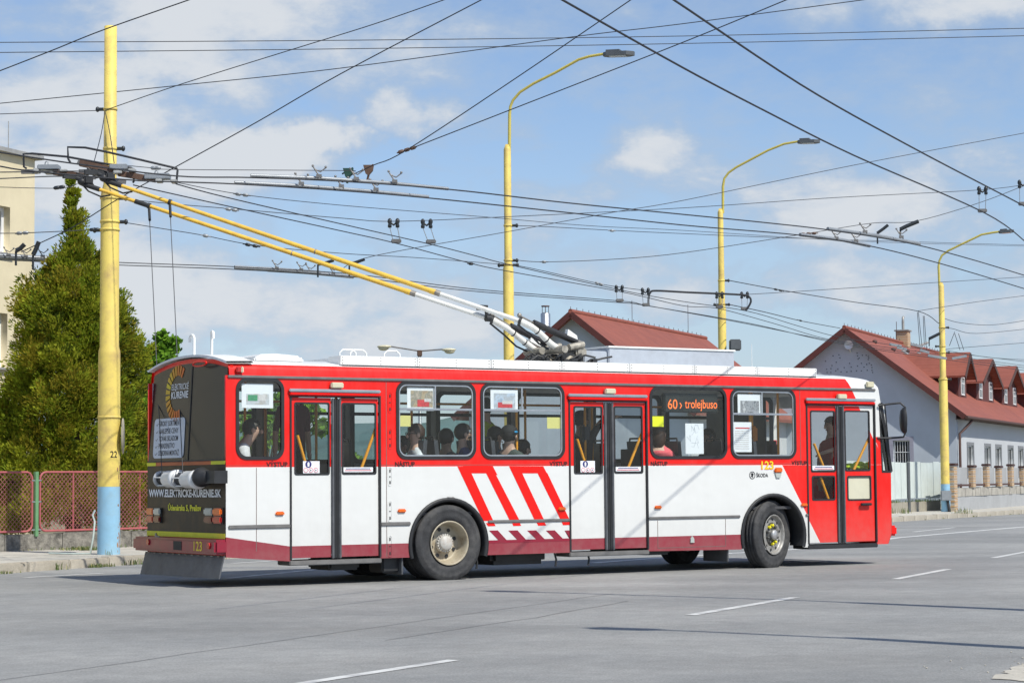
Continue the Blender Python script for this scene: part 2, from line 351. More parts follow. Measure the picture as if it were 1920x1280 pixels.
# weeds along the kerb and the foot of the wall
def tufts(name, spots, mats, label):
    mb = MB()
    for (x, y, z, n, h, sp) in spots:
        for k in range(n):
            a = random.uniform(0, 2*PI); r = sp*math.sqrt(random.random()); bx = x+r*math.cos(a); by = y+r*math.sin(a); hh = h*random.uniform(.4, 1.1); l = random.uniform(.2, .7)*hh; b = random.uniform(0, 2*PI); w = .004+.004*random.random()
            d = V(math.cos(b), math.sin(b), 0); p = V(-d.y, d.x, 0)*w; o = V(bx, by, z)
            mb.add([o-p, o+p, o+d*l*.4+V(0, 0, hh*.65)+p*.8, o+d*l*.4+V(0, 0, hh*.65)-p*.8, o+d*l+V(0, 0, hh)], [(0, 1, 2, 3), (3, 2, 4)], 0 if random.random() < .68 else 1)
    mb.build(name, mats, label=label, cat='weeds', kind='stuff')
sp = []
for k in range(1, 9):
    a, b = KERB[k], KERB[k+1]; n = int((b-a).length*1.1)
    for j in range(n):
        t = random.random(); q = a+(b-a)*t
        if random.random() < .45: sp.append((q.x+.03, q.y-.05, 0, random.randint(4, 16), random.uniform(.03, .10), .10))
for x, y, n, h in ((-6.62, 33.9, 130, .07), (-6.5, 34.2, 80, .06), (-7.0, 33.05, 36, .13), (-6.28, 34.75, 34, .11), (-6.14, 35.05, 30, .11), (-7.55, 31.75, 60, .06)): sp.append((x, y, 0, n, h, .15))
tufts('kerb_weeds', sp, [M_grass, M_grass_dry], 'green and dry grass tufts growing along the pale kerb')

# ------------------------------------------------------------------ the trolleybus (local frame: x forward, y to its left, z up)
YAW = math.radians(32.7); BUS_AT = V(-3.594, 26.82, 0)
BA = V(math.cos(YAW), math.sin(YAW), 0); BN = V(-math.sin(YAW), math.cos(YAW), 0)
def S(x, y, o=0.0):         # pixel -> (x, z) on a plane of the bus parallel to its right side
    P = onplane(x, y, BUS_AT+BN*o, BN)-BUS_AT; return (P.dot(BA), P.z)
def R(x, y, o=0.0):         # pixel -> (distance from the left corner, z) on the rear face
    P = onplane(x, y, BUS_AT+BA*o, BA)-BUS_AT; return (2.47-P.dot(BN), P.z)
def bl(P): P = P-BUS_AT; return V(P.dot(BA), P.dot(BN), P.z)
BUS = thing('trolleybus', 'red and white trolleybus with yellow trolley poles turning across the road', 'trolleybus', BUS_AT, YAW)
side = lambda u, v, w: V(u, -w, v)
def rx(z): return 0.0 if z < 1.56 else .055*(z-1.56)
rear = lambda u, v, w: V(rx(v)-w, 2.47-u, v)
RED = (.78, .008, .004); WHITE = (.69, .70, .69); MAROON = (.27, .006, .028)
def livery():
    m = bpy.data.materials.new('livery_paint'); m.use_nodes = True; nt = m.node_tree; N = nt.nodes; L = nt.links; p = N['Principled BSDF']
    p.inputs['Roughness'].default_value = .36; p.inputs['Specular IOR Level'].default_value = .3; p.inputs['Coat Weight'].default_value = .2; p.inputs['Coat Roughness'].default_value = .05
    tc = N.new('ShaderNodeTexCoord'); s = N.new('ShaderNodeSeparateXYZ'); L.new(tc.outputs['Object'], s.inputs[0]); X, Z = s.outputs['X'], s.outputs['Z']
    def mm(op, a, b):
        k = N.new('ShaderNodeMath'); k.operation = op
        for i, v in enumerate((a, b)):
            if isinstance(v, (int, float)): k.inputs[i].default_value = v
            else: L.new(v, k.inputs[i])
        return k.outputs[0]
    def colmix(f, a, b):
        x = N.new('ShaderNodeMix'); x.data_type = 'RGBA'; L.new(f, x.inputs['Factor'])
        for i, v in ((6, a), (7, b)):
            if isinstance(v, tuple): x.inputs[i].default_value = v+(1,)
            else: L.new(v, x.inputs[i])
        return x.outputs[2]
    def line(p0, p1):       # 1 where a point lies in front of the slanted line p0-p1
        k = (p1[0]-p0[0])/(p1[1]-p0[1]); return mm('GREATER_THAN', mm('SUBTRACT', X, mm('MULTIPLY', Z, k)), p0[0]-k*p0[1])
    c = colmix(mm('LESS_THAN', Z, mm('MAXIMUM', .502, mm('SUBTRACT', .635, mm('MULTIPLY', X, .15)))), WHITE, MAROON)
    front_red = line(S(1467, 872), S(1540, 1018))
    c = colmix(mm('MULTIPLY', front_red, mm('LESS_THAN', Z, 1.505)), c, RED)
    c = colmix(mm('MULTIPLY', mm('LESS_THAN', Z, .502), mm('GREATER_THAN', X, 9.0)), c, WHITE)
    c = colmix(mm('MULTIPLY', front_red, mm('LESS_THAN', Z, .502)), c, RED)
    c = colmix(mm('GREATER_THAN', Z, 1.507), c, RED)
    fw = mm('MULTIPLY', line(S(1587, 708), S(1616, 772)), mm('GREATER_THAN', Z, 1.55))
    c = colmix(fw, c, WHITE)
    c = colmix(mm('MULTIPLY', line(S(1645, 835), S(1632, 800)), mm('LESS_THAN', Z, 1.93)), c, RED)
    c = colmix(mm('GREATER_THAN', Z, 2.806), c, WHITE)
    def noise(sc, d, sx=(1, 1, 1)):
        mp = N.new('ShaderNodeMapping'); mp.inputs['Scale'].default_value = sx; L.new(tc.outputs['Object'], mp.inputs[0])
        n = N.new('ShaderNodeTexNoise'); n.inputs['Scale'].default_value = sc; n.inputs['Detail'].default_value = d; n.inputs['Roughness'].default_value = .7; L.new(mp.outputs[0], n.inputs['Vector']); return n.outputs[0]
    mr = N.new('ShaderNodeMapRange'); mr.inputs['From Min'].default_value = .40; mr.inputs['From Max'].default_value = .75; mr.inputs['To Max'].default_value = .09; L.new(noise(2.2, 8, (1.6, 1, .5)), mr.inputs['Value'])
    lo = N.new('ShaderNodeMapRange'); lo.inputs['From Min'].default_value = 1.0; lo.inputs['From Max'].default_value = .3; lo.inputs['To Max'].default_value = .34; L.new(Z, lo.inputs['Value'])
    c = colmix(mm('ADD', mr.outputs[0], mm('MULTIPLY', lo.outputs[0], noise(9, 6))), c, (.33, .30, .27))
    L.new(c, p.inputs['Base Color'])
    b = N.new('ShaderNodeBump'); b.inputs['Strength'].default_value = .16; b.inputs['Distance'].default_value = .05; L.new(noise(1.7, 2, (1, 1, 1.4)), b.inputs['Height']); L.new(b.outputs[0], p.inputs['Normal']); L.new(b.outputs[0], p.inputs['Coat Normal'])
    return m
M_liv = livery()
M_red = mat('red_paint', RED, .36, coat=.1, var=.05, spec=.3)
M_red2 = mat('stripe_red', RED, .4, coat=.05, var=.04, spec=.3)
M_maroon = mat('maroon_paint', MAROON, .35, coat=.3, var=.08, dirt=(.12, .05, .05), dscale=4, damt=.4)
M_white = mat('white_paint', (.80, .805, .79), .4, coat=.2, var=.03, dirt=(.45, .44, .41), dscale=2.5, damt=.25)
M_roof = mat('roof_paint', (.74, .75, .74), .5, var=.05, dirt=(.35, .34, .32), dscale=1.5, damt=.4)
M_rub = mat('black_rubber', (.018, .019, .021), .55, var=.25)
M_rubg = mat('grey_rubber', (.085, .09, .10), .5, var=.3, scale=4, dirt=(.15, .15, .15), dscale=6, damt=.5)
M_alu = mat('brushed_aluminium', (.55, .56, .57), .35, .9, var=.1)
M_trim = mat('grey_trim', (.22, .21, .20), .45, .5, var=.2)
M_yel = mat('handrail_yellow', (.86, .36, .008), .4, var=.06, coat=.2)
M_yelp = mat('pole_yellow', (.76, .47, .06), .45, var=.12, dirt=(.40, .24, .06), dscale=5, damt=.5)
M_tyre = mat('tyre_rubber', (.034, .035, .038), .8, var=.35, scale=9, bump=.25, bscale=60, dirt=(.13, .125, .12), dscale=3.5, damt=.6)
M_rim = mat('cream_rim', (.44, .39, .29), .45, var=.15, dirt=(.13, .08, .035), dscale=6, damt=.8)
M_rimg = mat('grey_rim', (.36, .35, .33), .45, .3, var=.2, dirt=(.08, .07, .06), dscale=8, damt=.7)
M_steel = mat('dirty_steel', (.30, .28, .25), .5, .6, var=.3, dirt=(.12, .07, .04), dscale=9, damt=.6)
M_hubd = mat('hub_dark', (.09, .09, .088), .5, .3, var=.3)
M_hub = mat('hub_paint', (.52, .51, .48), .5, var=.2, dirt=(.20, .11, .05), dscale=12, damt=.7)
M_black = mat('black_steel', (.022, .023, .025), .5, var=.3)
M_orange = mat('orange_lens', (.75, .13, .006), .25, var=.1, coat=.4)
M_redlens = mat('red_lens', (.45, .012, .010), .2, var=.15, coat=.5)
M_darklens = mat('dark_red_lens', (.14, .010, .012), .25, var=.2, coat=.4)
M_clear = mat('clear_lens', (.42, .46, .44), .2, var=.1, coat=.5)
M_cream = mat('cream_lamp', (.60, .56, .40), .45, var=.08)
M_creamp = mat('cream_panel', (.62, .60, .46), .4, var=.08, dirt=(.45, .42, .3), dscale=3, damt=.5)
M_in = mat('interior_grey', (.42, .43, .42), .7, var=.06)
M_ceil = mat('interior_ceiling', (.55, .55, .53), .7, var=.05)
M_floor = mat('interior_floor', (.06, .06, .065), .8, var=.2)
M_seat = mat('seat_shell', (.045, .05, .06), .55, var=.3)
M_paper = mat('paper', (.78, .80, .84), .7, var=.02)
M_note = mat('pale_yellow_note', (.66, .62, .22), .7, var=.03)
M_neon = mat('neon_yellow_note', (.85, .88, .01), .6, var=.02)
M_blackp = mat('black_print', (.012, .012, .014), .6, var=.1)
M_ylw = mat('print_yellow', (.80, .62, .02), .5, var=.05)
M_lem = mat('print_lemon', (.72, .70, .012), .5, var=.08)
M_wprint = mat('print_white', (.82, .83, .85), .55, var=.04)
M_gl = glass('window_glass', (.955, .972, .968), 1.0)
M_gld = glass('dark_window_glass', (.92, .935, .93), 1.0)

def sx(px, py): return S(px, py)[0]
ZS, ZT = 1.600, 2.632
WIN = [(sx(442, 790), sx(532.5, 790)), (sx(742.5, 790), sx(892, 790)), (sx(900.5, 790), sx(1058.5, 790)), (sx(1218, 790), sx(1362.5, 790)), (sx(1369, 790), sx(1492, 790))]
DOOR = [(.905, 2.20), (5.205, 6.525), (9.49, 10.835)]
DZ0, DZ1 = .33, 2.43
WH = [(3.245, .485), (8.815, .485)]
# right wall with its openings
def arc(cx, cz, r, a0, a1, n=20): return [(cx+r*math.cos(math.radians(a0+(a1-a0)*k/n)), cz+r*math.sin(math.radians(a0+(a1-a0)*k/n))) for k in range(n+1)]
QW = [S(1654.5, 884), S(1670.5, 884), S(1658.5, 758), S(1648.5, 758)]
def low(x): return .31 if x > .9 else .385-.082*x
out = [(0, .385), (.895, .31), (.895, .31), (.895, DZ0)]
out = [(0.0, .385), (DOOR[0][0], .31), (DOOR[0][0], DZ1), (DOOR[0][1], DZ1), (DOOR[0][1], .315)]
def arch(cx): return arc(cx, .47, .60, 195, -15, 24)
out += [(2.66, .315)] + arch(3.245) + [(3.835, .315), (DOOR[1][0], .315), (DOOR[1][0], DZ1), (DOOR[1][1], DZ1), (DOOR[1][1], .30), (8.21, .285)] + arch(8.815) + [(9.40, .285), (DOOR[2][0], .285), (DOOR[2][0], DZ1), (DOOR[2][1], DZ1), (DOOR[2][1], .30), (11.07, .30), (11.145, .46), (11.15, 1.42), (10.968, 2.45), (10.93, 2.66), (0.0, 2.66)]
plate('right_wall', out, [rrect(a+.012, ZS+.012, b-.012, ZT-.012, .135) for a, b in WIN]+[QW], .035, side, M_liv, BUS)
# left wall
LW = [(.35, 1.55), (1.72, 2.95), (3.10, 4.36), (4.52, 5.75), (5.9, 7.15), (7.3, 8.55), (8.7, 9.9), (10.02, 10.80)]
lside = lambda u, v, w: V(u, 2.47+w, v)
plate('left_wall', [(0, .385), (.9, .31)]+[(2.66, .315)]+arch(3.245)+[(3.835, .315), (8.21, .285)]+arch(8.815)+[(9.40, .285), (10.93, .30), (10.93, 2.66), (0, 2.66)], [rrect(a, ZS, b, ZT-.03, .1) for a, b in LW], .035, lambda u, v, w: V(u, 2.435-w, v), M_liv, BUS)
plate('inner_lining', [(.05, .95), (10.85, .95), (10.85, 2.66), (.05, 2.66)], [rrect(a+.02, ZS+.02, b-.02, ZT-.05, .1) for a, b in LW], .02, lambda u, v, w: V(u, 2.415-w, v), M_in, BUS)
for a, b in LW:
    f = plate('window', rrect(a-.03, ZS-.03, b+.03, ZT, .12), [rrect(a+.03, ZS+.03, b-.03, ZT-.06, .09)], .03, lambda u, v, w: V(u, 2.395-w, v), M_rub, BUS)
    plate('pane', rrect(a, ZS, b, ZT-.03, .1), [], .006, lambda u, v, w: V(u, 2.45-w, v), M_gl, f)
    MB().span((a, 2.385, 2.255), (b, 2.43, 2.30)).build('slider_bar', M_rub, f)
# roof shell: cove, crown, cove
prof = [(-.004, 2.655), (.012, 2.74), (.035, 2.800), (.10, 2.835), (.45, 2.885), (.85, 2.915), (1.235, 2.925), (1.62, 2.915), (2.02, 2.885), (2.37, 2.835), (2.435, 2.800), (2.458, 2.74), (2.474, 2.655)]
xs = [.045, .06, 2, 4, 6, 8, 10, 10.4, 10.62, 10.78, 10.88, 10.94]
zs = [0, 0, 0, 0, 0, 0, 0, -.004, -.014, -.04, -.085, -.15]
mb = MB(); n = len(prof); vs = []
for x, dz in zip(xs, zs):
    for (y, z) in prof:
        k = (z-2.655)/.27; vs.append((x+.03*k*(x > 10.8), y+(1.235-y)*.02*(-dz*6), z+dz*k*1.25))
mb.add(vs, [(i*n+j, (i+1)*n+j, (i+1)*n+j+1, i*n+j+1) for i in range(len(xs)-1) for j in range(n-1)], 0, True)
mb.build('roof', M_liv, BUS)
MB().span((.08, .06, 2.62), (10.8, 2.41, 2.635)).build('ceiling', M_ceil, BUS)
MB().span((.06, .05, .86), (10.8, .9, .90)).span((.06, .9, .86), (10.8, 2.42, .90)).span((.04, .03, .40), (2.55, 2.44, .85)).span((3.95, .03, .42), (8.1, 2.44, .85)).span((9.5, .03, .42), (10.9, 2.44, .85)).build('floor', M_floor, BUS)
# front: lower skin, windscreen, cap
def fr(y, z):
    k = abs(y-1.235)/1.235; x = 11.15+.13*(1-k**4)
    if z > 1.42: x -= (z-1.42)*.177
    if z < .46: x -= (.46-z)*.47
    return x
ys = [1.235-1.235*math.cos(PI*i/28) for i in range(29)]
def front_skin(name, zz, m, par):
    mb = MB(); n = len(ys); mb.add([(fr(y, z), y, z) for z in zz for y in ys], [(i*n+j, i*n+j+1, (i+1)*n+j+1, (i+1)*n+j) for i in range(len(zz)-1) for j in range(n-1)], 0, True); return mb.build(name, m, par)
front_skin('front_panel', [.30, .33, .46, .55, .8, 1.1, 1.3, 1.42], M_liv, BUS)
ws = front_skin('windscreen', [1.42, 1.7, 2.0, 2.3, 2.44], M_gl, BUS)
front_skin('front_cap', [2.44, 2.52, 2.6, 2.66], M_liv, BUS)
for a, b, w_, h_ in (((11.16, .02, 1.40), (10.975, .02, 2.45), .05, .055), ((11.22, .16, 1.42), (11.04, .16, 2.45), .03, .05), ((11.285, 1.235, 1.42), (11.10, 1.235, 2.45), .03, .04)): MB().beam(a, b, w_, h_).build('windscreen_pillar', M_rub, ws)
qf_ = plate('quarter_window', [(u+(.012 if i in (1, 2) else -.012), v+(.012 if i > 1 else -.012)) for i, (u, v) in enumerate(QW)], [[(u-(.012 if i in (1, 2) else -.012), v-(.012 if i > 1 else -.012)) for i, (u, v) in enumerate(QW)]], .02, lambda u, v, w: side(u, v, w+.006), M_rub, BUS)
plate('pane', QW, [], .005, lambda u, v, w: side(u, v, w-.012), M_gl, qf_)
MB().bbox((11.08, .03, .42), (11.30, 2.42, .575), .03).build('front_bumper', M_red, BUS)
MB().span((10.6, .1, 1.30), (11.1, 2.4, 1.42)).build('dashboard', M_black, BUS); MB().bbox((10.0, 1.5, .9), (10.25, 2.3, 1.9), .06).build('driver_seat', M_black, BUS)

# windows on the right side
def pic_mat(name, cols, sc=7):
    m = bpy.data.materials.new(name); m.use_nodes = True; nt = m.node_tree; N = nt.nodes; L = nt.links; p = N['Principled BSDF']; p.inputs['Roughness'].default_value = .6
    tc = N.new('ShaderNodeTexCoord'); n = N.new('ShaderNodeTexNoise'); n.inputs['Scale'].default_value = sc; n.inputs['Detail'].default_value = 5; L.new(tc.outputs['Object'], n.inputs['Vector'])
    r = N.new('ShaderNodeValToRGB'); r.color_ramp.interpolation = 'LINEAR'
    e = r.color_ramp.elements; e[0].position = .32; e[0].color = cols[0]+(1,); e[1].position = .68; e[1].color = cols[-1]+(1,)
    for i, c in enumerate(cols[1:-1]): x = e.new(.32+.36*(i+1)/(len(cols)-1)); x.color = c+(1,)
    L.new(n.outputs[0], r.inputs[0]); L.new(r.outputs[0], p.inputs['Base Color']); return m
P1 = pic_mat('photo_street', [(.35, .38, .36), (.55, .58, .62), (.45, .42, .40), (.62, .66, .72)])
P2 = pic_mat('photo_brown', [(.30, .20, .13), (.45, .36, .24), (.25, .24, .2), (.5, .42, .34)], 12)
P3 = pic_mat('photo_blue', [(.30, .38, .50), (.5, .58, .7), (.4, .42, .46), (.6, .66, .76)], 9)
P4 = pic_mat('photo_grey', [(.10, .11, .13), (.35, .36, .39), (.2, .2, .22), (.52, .53, .56)], 14)
M_pg = mat('print_green', (.06, .28, .14), .6, var=.3, scale=30); M_pr = mat('print_red', (.55, .05, .06), .6, var=.3, scale=30); M_pw = mat('print_pale', (.6, .58, .58), .6, var=.2, scale=30)
def rect(u0, v0, u1, v1): return [(u0, v0), (u1, v0), (u1, v1), (u0, v1)]
def decal(name, poly, m, par, w, th=.002, mp=side): return plate(name, poly, [], th, lambda u, v, ww: mp(u, v, ww+w), m, par)
def srect(x0, y0, x1, y1):
    a = S((x0+x1)/2, y0)[1]; b = S((x0+x1)/2, y1)[1]; return rect(S(x0, (y0+y1)/2)[0], b, S(x1, (y0+y1)/2)[0], a)
PW = -.022
for i, (a, b) in enumerate(WIN):
    f = plate('window', rrect(a, ZS, b, ZT, .15), [rrect(a+.042, ZS+.042, b-.042, ZT-.042, .115)], .04, lambda u, v, w: side(u, v, w+.012), M_rub, BUS)
    plate('pane', rrect(a+.02, ZS+.02, b-.02, ZT-.02, .13), [], .005, lambda u, v, w: side(u, v, w-.008), M_gl, f)
    if i in (1, 2, 4):
        fr_ = rrect(a+.042, ZS+.042, b-.042, ZT-.042, .115)
        plate('pane_frame', fr_, [rrect(a+.06, ZS+.06, b-.06, ZT-.06, .10)], .02, lambda u, v, w: side(u, v, w+.006), M_alu, f)
        zb = {1: 2.265, 2: 2.265, 4: 2.255}[i]
        MB().span((a+.05, -.006, zb-.014), (b-.05, .016, zb+.014)).span((a+.05, -.010, zb-.004), (b-.05, -.0061, zb+.004)).build('slider_bar', M_alu, f)
        xm = a+(b-a)*{1: .487, 2: .49, 4: .485}[i]
        MB().span((xm-.010, -.004, zb+.014), (xm+.010, .012, ZT-.05)).build('slider_post', M_alu, f)
    if i == 0:
        p = decal('poster', srect(454.5, 719, 513.5, 764.5), M_paper, f, PW); q = srect(463, 738, 506, 758); decal('photo', q, P1, p, PW+.0025)
        decal('printed_bus', srect(466, 740, 484, 751), M_pg, p, PW+.005); decal('printed_bus', srect(486, 739, 500, 751), M_pw, p, PW+.005)
    if i == 1:
        p = decal('poster', srect(765, 726, 815, 770), M_paper, f, PW); decal('photo', srect(771.5, 732, 813, 763), P2, p, PW+.0025); decal('printed_bus', srect(784, 749, 806, 762), M_pr, p, PW+.005); decal('printed_bus', srect(797, 747, 810, 753), M_pw, p, PW+.006)
        decal('note', srect(744.5, 778.5, 771.5, 799), M_note, f, PW)
    if i == 2:
        p = decal('poster', srect(921.5, 730, 972.5, 772), M_paper, f, PW); decal('photo', srect(927.5, 737, 967.5, 766), P3, p, PW+.0025); decal('printed_bus', srect(935, 754, 962, 764), M_pr, p, PW+.005); decal('printed_bus', srect(943, 751, 962, 757), M_pw, p, PW+.006)
        decal('note', srect(1027.5, 782, 1052, 803), M_note, f, PW)
    if i == 3:
        decal('note', srect(1222.5, 780, 1246, 799.5), M_neon, f, PW)
        p = decal('poster', srect(1287, 793.5, 1321, 850.5), M_paper, f, PW)
        u0, v0 = S(1290, 848); u1, v1 = S(1318, 797)
        m_ = MB(); random.seed(3)
        for k in range(7):
            x = u0+(u1-u0)*random.uniform(.1, .7); z = v0+(v1-v0)*random.uniform(.2, .9)
            for j in range(3):
                x2 = min(u1, max(u0, x+random.uniform(-.07, .07))); z2 = min(v1, max(v0, z+random.uniform(-.10, .10)))
                m_.beam((x, .0205, z), (x2, .0205, z2), .004, .0012, up=(0, 1, 0)); x, z = x2, z2
        m_.build('printed_map', mat('map_ink', (.42, .46, .52), .7), p)
    if i == 4:
        p = decal('poster', srect(1385, 738.5, 1428, 778), M_paper, f, PW); decal('photo', srect(1390, 751, 1425, 774), P4, p, PW+.0025)
        p = decal('poster', srect(1377.5, 791, 1411, 847), M_paper, f, PW); decal('printed_heading', srect(1380.5, 801, 1407, 803.2), M_pr, p, PW+.0025)
        for k in range(9):
            decal('printed_row', srect(1380, 807+k*4.1, 1406, 808.6+k*4.1), M_pw, p, PW+.0025)
# destination display in the fourth window
M_disp = mat('display_black', (.020, .022, .020), .45, var=.2)
dz = .06
a_ = S(1246, 739, dz); b_ = S(1347, 771, dz)
ds = MB().bbox((a_[0], dz, b_[1]-.02), (b_[0], dz+.09, a_[1]+.02), .015).build('destination_display', M_disp, BUS)
M_led = mat('led_amber', (.9, .18, .03), .5, var=.25, scale=60, emit=(1.0, .17, .03), estr=.75)
mpd = lambda u, v, w: V(u, dz-w-.002, v)
u0, v0 = S(1252, 765, dz)
text('led_text', '60', u0, v0-.008, S(1270, 765, dz)[0]-u0, .135, mpd, M_led, ds, .002, .004)
text('led_text', '›', S(1274, 765, dz)[0], v0+.0, .042, .12, mpd, M_led, ds, .002, .01)
text('led_text', 'trolejbuso', S(1284, 765, dz)[0], v0+.006, S(1344.5, 765, dz)[0]-S(1284, 765, dz)[0], .125, mpd, M_led, ds, .002, .004)

# doors
def pane_in(par, poly, w, m=M_gld, rub=.022):
    u0 = min(p[0] for p in poly); u1 = max(p[0] for p in poly); v0 = min(p[1] for p in poly); v1 = max(p[1] for p in poly)
    plate('pane', rect(u0, v0, u1, v1), [], .005, lambda u, v, ww: side(u, v, ww+w-.012), m, par)
    plate('pane_seal', rrect(u0-.002, v0-.002, u1+.002, v1+.002, .03, 3), [rrect(u0+rub, v0+rub, u1-rub, v1-rub, .02, 3)], .012, lambda u, v, ww: side(u, v, ww+w+.006), M_rub, par)
def leaf(d0, d1, holes, w):
    return plate('door_leaf', rect(d0, DZ0+.02, d1, DZ1-.03), holes, .03, lambda u, v, ww: side(u, v, ww+w), M_liv, None)
DW = -.018
def sr(x0, y0, x1, y1):
    q = srect(x0, y0, x1, y1); return q
GL = [((553, 754, 619, 890), (642, 755, 706.5, 889)), ((1077, 761, 1131, 888), (1152.5, 761, 1206.5, 887)), ((1521, 769.5, 1567.5, 884.5), (1585, 769.5, 1632.5, 882.5))]
LOWP = ((1524, 891.5, 1567.5, 937.5), (1590, 891.5, 1635, 937.5))
CEN = [(622, 640), (1134, 1151.5), (1570, 1584.5)]
for k, (d0, d1) in enumerate(DOOR):
    c0, c1 = S(CEN[k][0], 900)[0], S(CEN[k][1], 900)[0]
    D = MB().span((d0, -.004, DZ1-.03), (d1, .03, DZ1+.002)).span((d0-.016, -.010, DZ0), (d0+.010, .02, DZ1)).span((d1-.010, -.010, DZ0), (d1+.016, .02, DZ1)).build('door', [M_rub], BUS)
    for s_, (g, lo_, hi_) in enumerate(((GL[k][0], d0+.014, c0), (GL[k][1], c1, d1-.014))):
        q = sr(*g); hs = [rect(q[0][0]+.008, q[0][1]+.008, q[2][0]-.008, q[2][1]-.008)]
        if k == 2: q2 = sr(*LOWP[s_]); hs.append(rect(q2[0][0]+.008, q2[0][1]+.008, q2[2][0]-.008, q2[2][1]-.008))
        lf = plate('door_leaf', rect(lo_, DZ0+.02, hi_, DZ1-.035), hs, .03, lambda u, v, ww: side(u, v, ww+DW), M_liv, BUS)
        pane_in(lf, q, DW)
        if k == 2: pane_in(lf, q2, DW, M_gld if s_ == 0 else M_creamp)
        # yellow handrail crossing inside the glass
        if s_ == 0: h0 = S(g[0]+2, g[1]+62, .10); h1 = S(g[0]+22, g[3]-4, .10)
        else: h0 = S(g[2]-5, g[1]+48, .10); h1 = S(g[2]-35, g[3]-2, .10)
        MB().tube([(h0[0], .06, h0[1]), (h1[0], .06, h1[1])], .020, 8).build('door_rail', M_yel, lf)
        if k == 2 and s_ == 0: MB().tube([(S(1543, 893)[0], .06, S(1543, 893)[1]), (S(1558, 935)[0], .06, S(1558, 935)[1])], .020, 8).build('door_rail', M_yel, lf)
        # stickers on the glass
        if s_ == 0 and k < 2:
            x0, y0 = ((570, 864), (1090.5, 863.5))[k]; st = decal('sticker', sr(x0, y0, x0+31-4*k, y0+23), M_paper, lf, DW-.008)
            mb = MB(); mw = MB(); mr_ = MB()
            cx_, cz_ = S(x0+10-k, y0+6); r_ = .045
            mb.prism(arc(cx_, cz_, r_, 0, 360, 18)[:-1], lambda u, v, w: side(u, v, w), DW-.0068, DW-.0058)
            mw.prism([(cx_-.012, cz_-.03), (cx_+.012, cz_-.03), (cx_+.016, cz_+.012), (cx_, cz_+.034), (cx_-.016, cz_+.012)], side, DW-.0056, DW-.0050)
            mb.build('sticker_symbol', mat('sticker_blue', (.03, .03, .16), .6), st); mw.build('sticker_symbol', M_paper, st)
            for j in range(3):
                cx_, cz_ = S(x0+5+j*(9.5-k), y0+17); mr_.prism(arc(cx_, cz_, .032, 0, 360, 16)[:-1], side, DW-.0068, DW-.0060)
                mw2 = MB().prism(arc(cx_, cz_, .025, 0, 360, 14)[:-1], side, DW-.0058, DW-.0052).build('sticker_symbol', M_paper, st)
                if j: decal('sticker_symbol', rect(cx_-.010, cz_-.010, cx_+.006, cz_+.008), M_blackp, st, DW-.0045)
            mr_.build('sticker_symbol', mat('sticker_red', (.55, .06, .08), .6), st)
        if (s_ == 1 and k < 2) or (s_ == 0 and k == 2):
            x0, y0, x1, y1 = ((645.5, 875.5, 701, 884.5), (1156, 874.5, 1203.5, 883), (1525.5, 872.5, 1567, 880.5))[k]
            st = decal('sticker', sr(x0, y0, x1, y1), M_paper, lf, DW-.008)
            decal('sticker_line', sr(x0+5, y0+2, x1-5, y0+3.4), mat('sticker_blue', (.1, .1, .4), .6), st, DW-.0058); decal('sticker_line', sr(x0+3, y0+5.2, x1-3, y0+6.6), mat('sticker_red', (.5, .1, .1), .6), st, DW-.0058)
    if k == 2: MB().bbox((S(1612, 942)[0], -.05, S(1612, 945)[1]-.02), (S(1632, 942)[0], -.0, S(1612, 945)[1]+.02), .012).build('door_handle', M_black, BUS)
    # rubber meeting strips in the middle
    MB().bbox((c0, -.012, DZ0+.0), (c0+(c1-c0)*.26, .02, DZ1-.04), .008, 1).bbox((c0+(c1-c0)*.26, -.004, DZ0), (c0+(c1-c0)*.50, .02, DZ1-.04), .008, 0).bbox((c0+(c1-c0)*.50, -.002, DZ0), (c0+(c1-c0)*.76, .02, DZ1-.04), .008, 0).bbox((c0+(c1-c0)*.76, -.012, DZ0), (c1, .02, DZ1-.04), .008, 1).build('door_strip', [M_rub, M_rubg], D)
    # rail, hood and lamp over the door, step below it
    MB().bbox((d0-.04, -.05, DZ1+.035), (d1+.0, -.002, DZ1+.075), .012, 0).build('door_rail_cover', M_alu, D)
    MB().bbox((d0-.03, -.045, DZ1-.012), (d1, -.003, DZ1+.03), .014, 0).build('door_hood', M_red, D)
    lx = S((629, 1140.5, 1574.5)[k], 720)[0]; lz = S((629, 1140.5, 1574.5)[k], (722.5, 733.5, 743.5)[k])[1]
    MB().bbox((lx-.088, -.07, lz-.038), (lx+.088, -.003, lz+.038), .012).build('door_lamp', M_cream, BUS)
    MB().bbox((d0-.02, -.012, .255), (d1+.02, .35, .318), .01).build('door_step', M_trim if k < 2 else M_black, BUS)
# gutter, moulding, panel joints
MB().bbox((.02, -.022, 2.628), (10.86, .0, 2.664), .008).build('gutter', M_trim, BUS)
for (x0, x1) in ((.03, .89), (2.21, 2.655), (3.86, 5.19), (6.54, 8.19), (9.43, 9.48)): MB().bbox((x0, -.020, .735 if x0 < 3 else .745), (x1, .0, .782), .008).build('side_moulding', M_trim, BUS)
M_jt = mat('joint_dark', (.16, .12, .11), .7)  # even dark tone of the thin panel joint lines
class _J:
    def span(s, a, b): return MB().span(a, b).build('panel_joint', M_jt, BUS)
mb = _J(); g = lambda x, z0, z1: mb.span((x-.004, -.0025, z0), (x+.004, .001, z1))
for x in (2.27, 2.36): pass
g(6.70, .34, .73); g(7.92, .34, .73); mb.span((6.70, -.0025, .338), (7.92, .001, .345)); g(.42, .45, 1.5); g(2.30, .33, 2.62); g(9.36, 1.51, 2.62)
mb.span((.0, -.0022, 1.524), (.89, .001, 1.529)); mb.span((2.22, -.0022, 1.524), (5.18, .001, 1.529)); mb.span((6.55, -.0022, 1.524), (9.47, .001, 1.529))

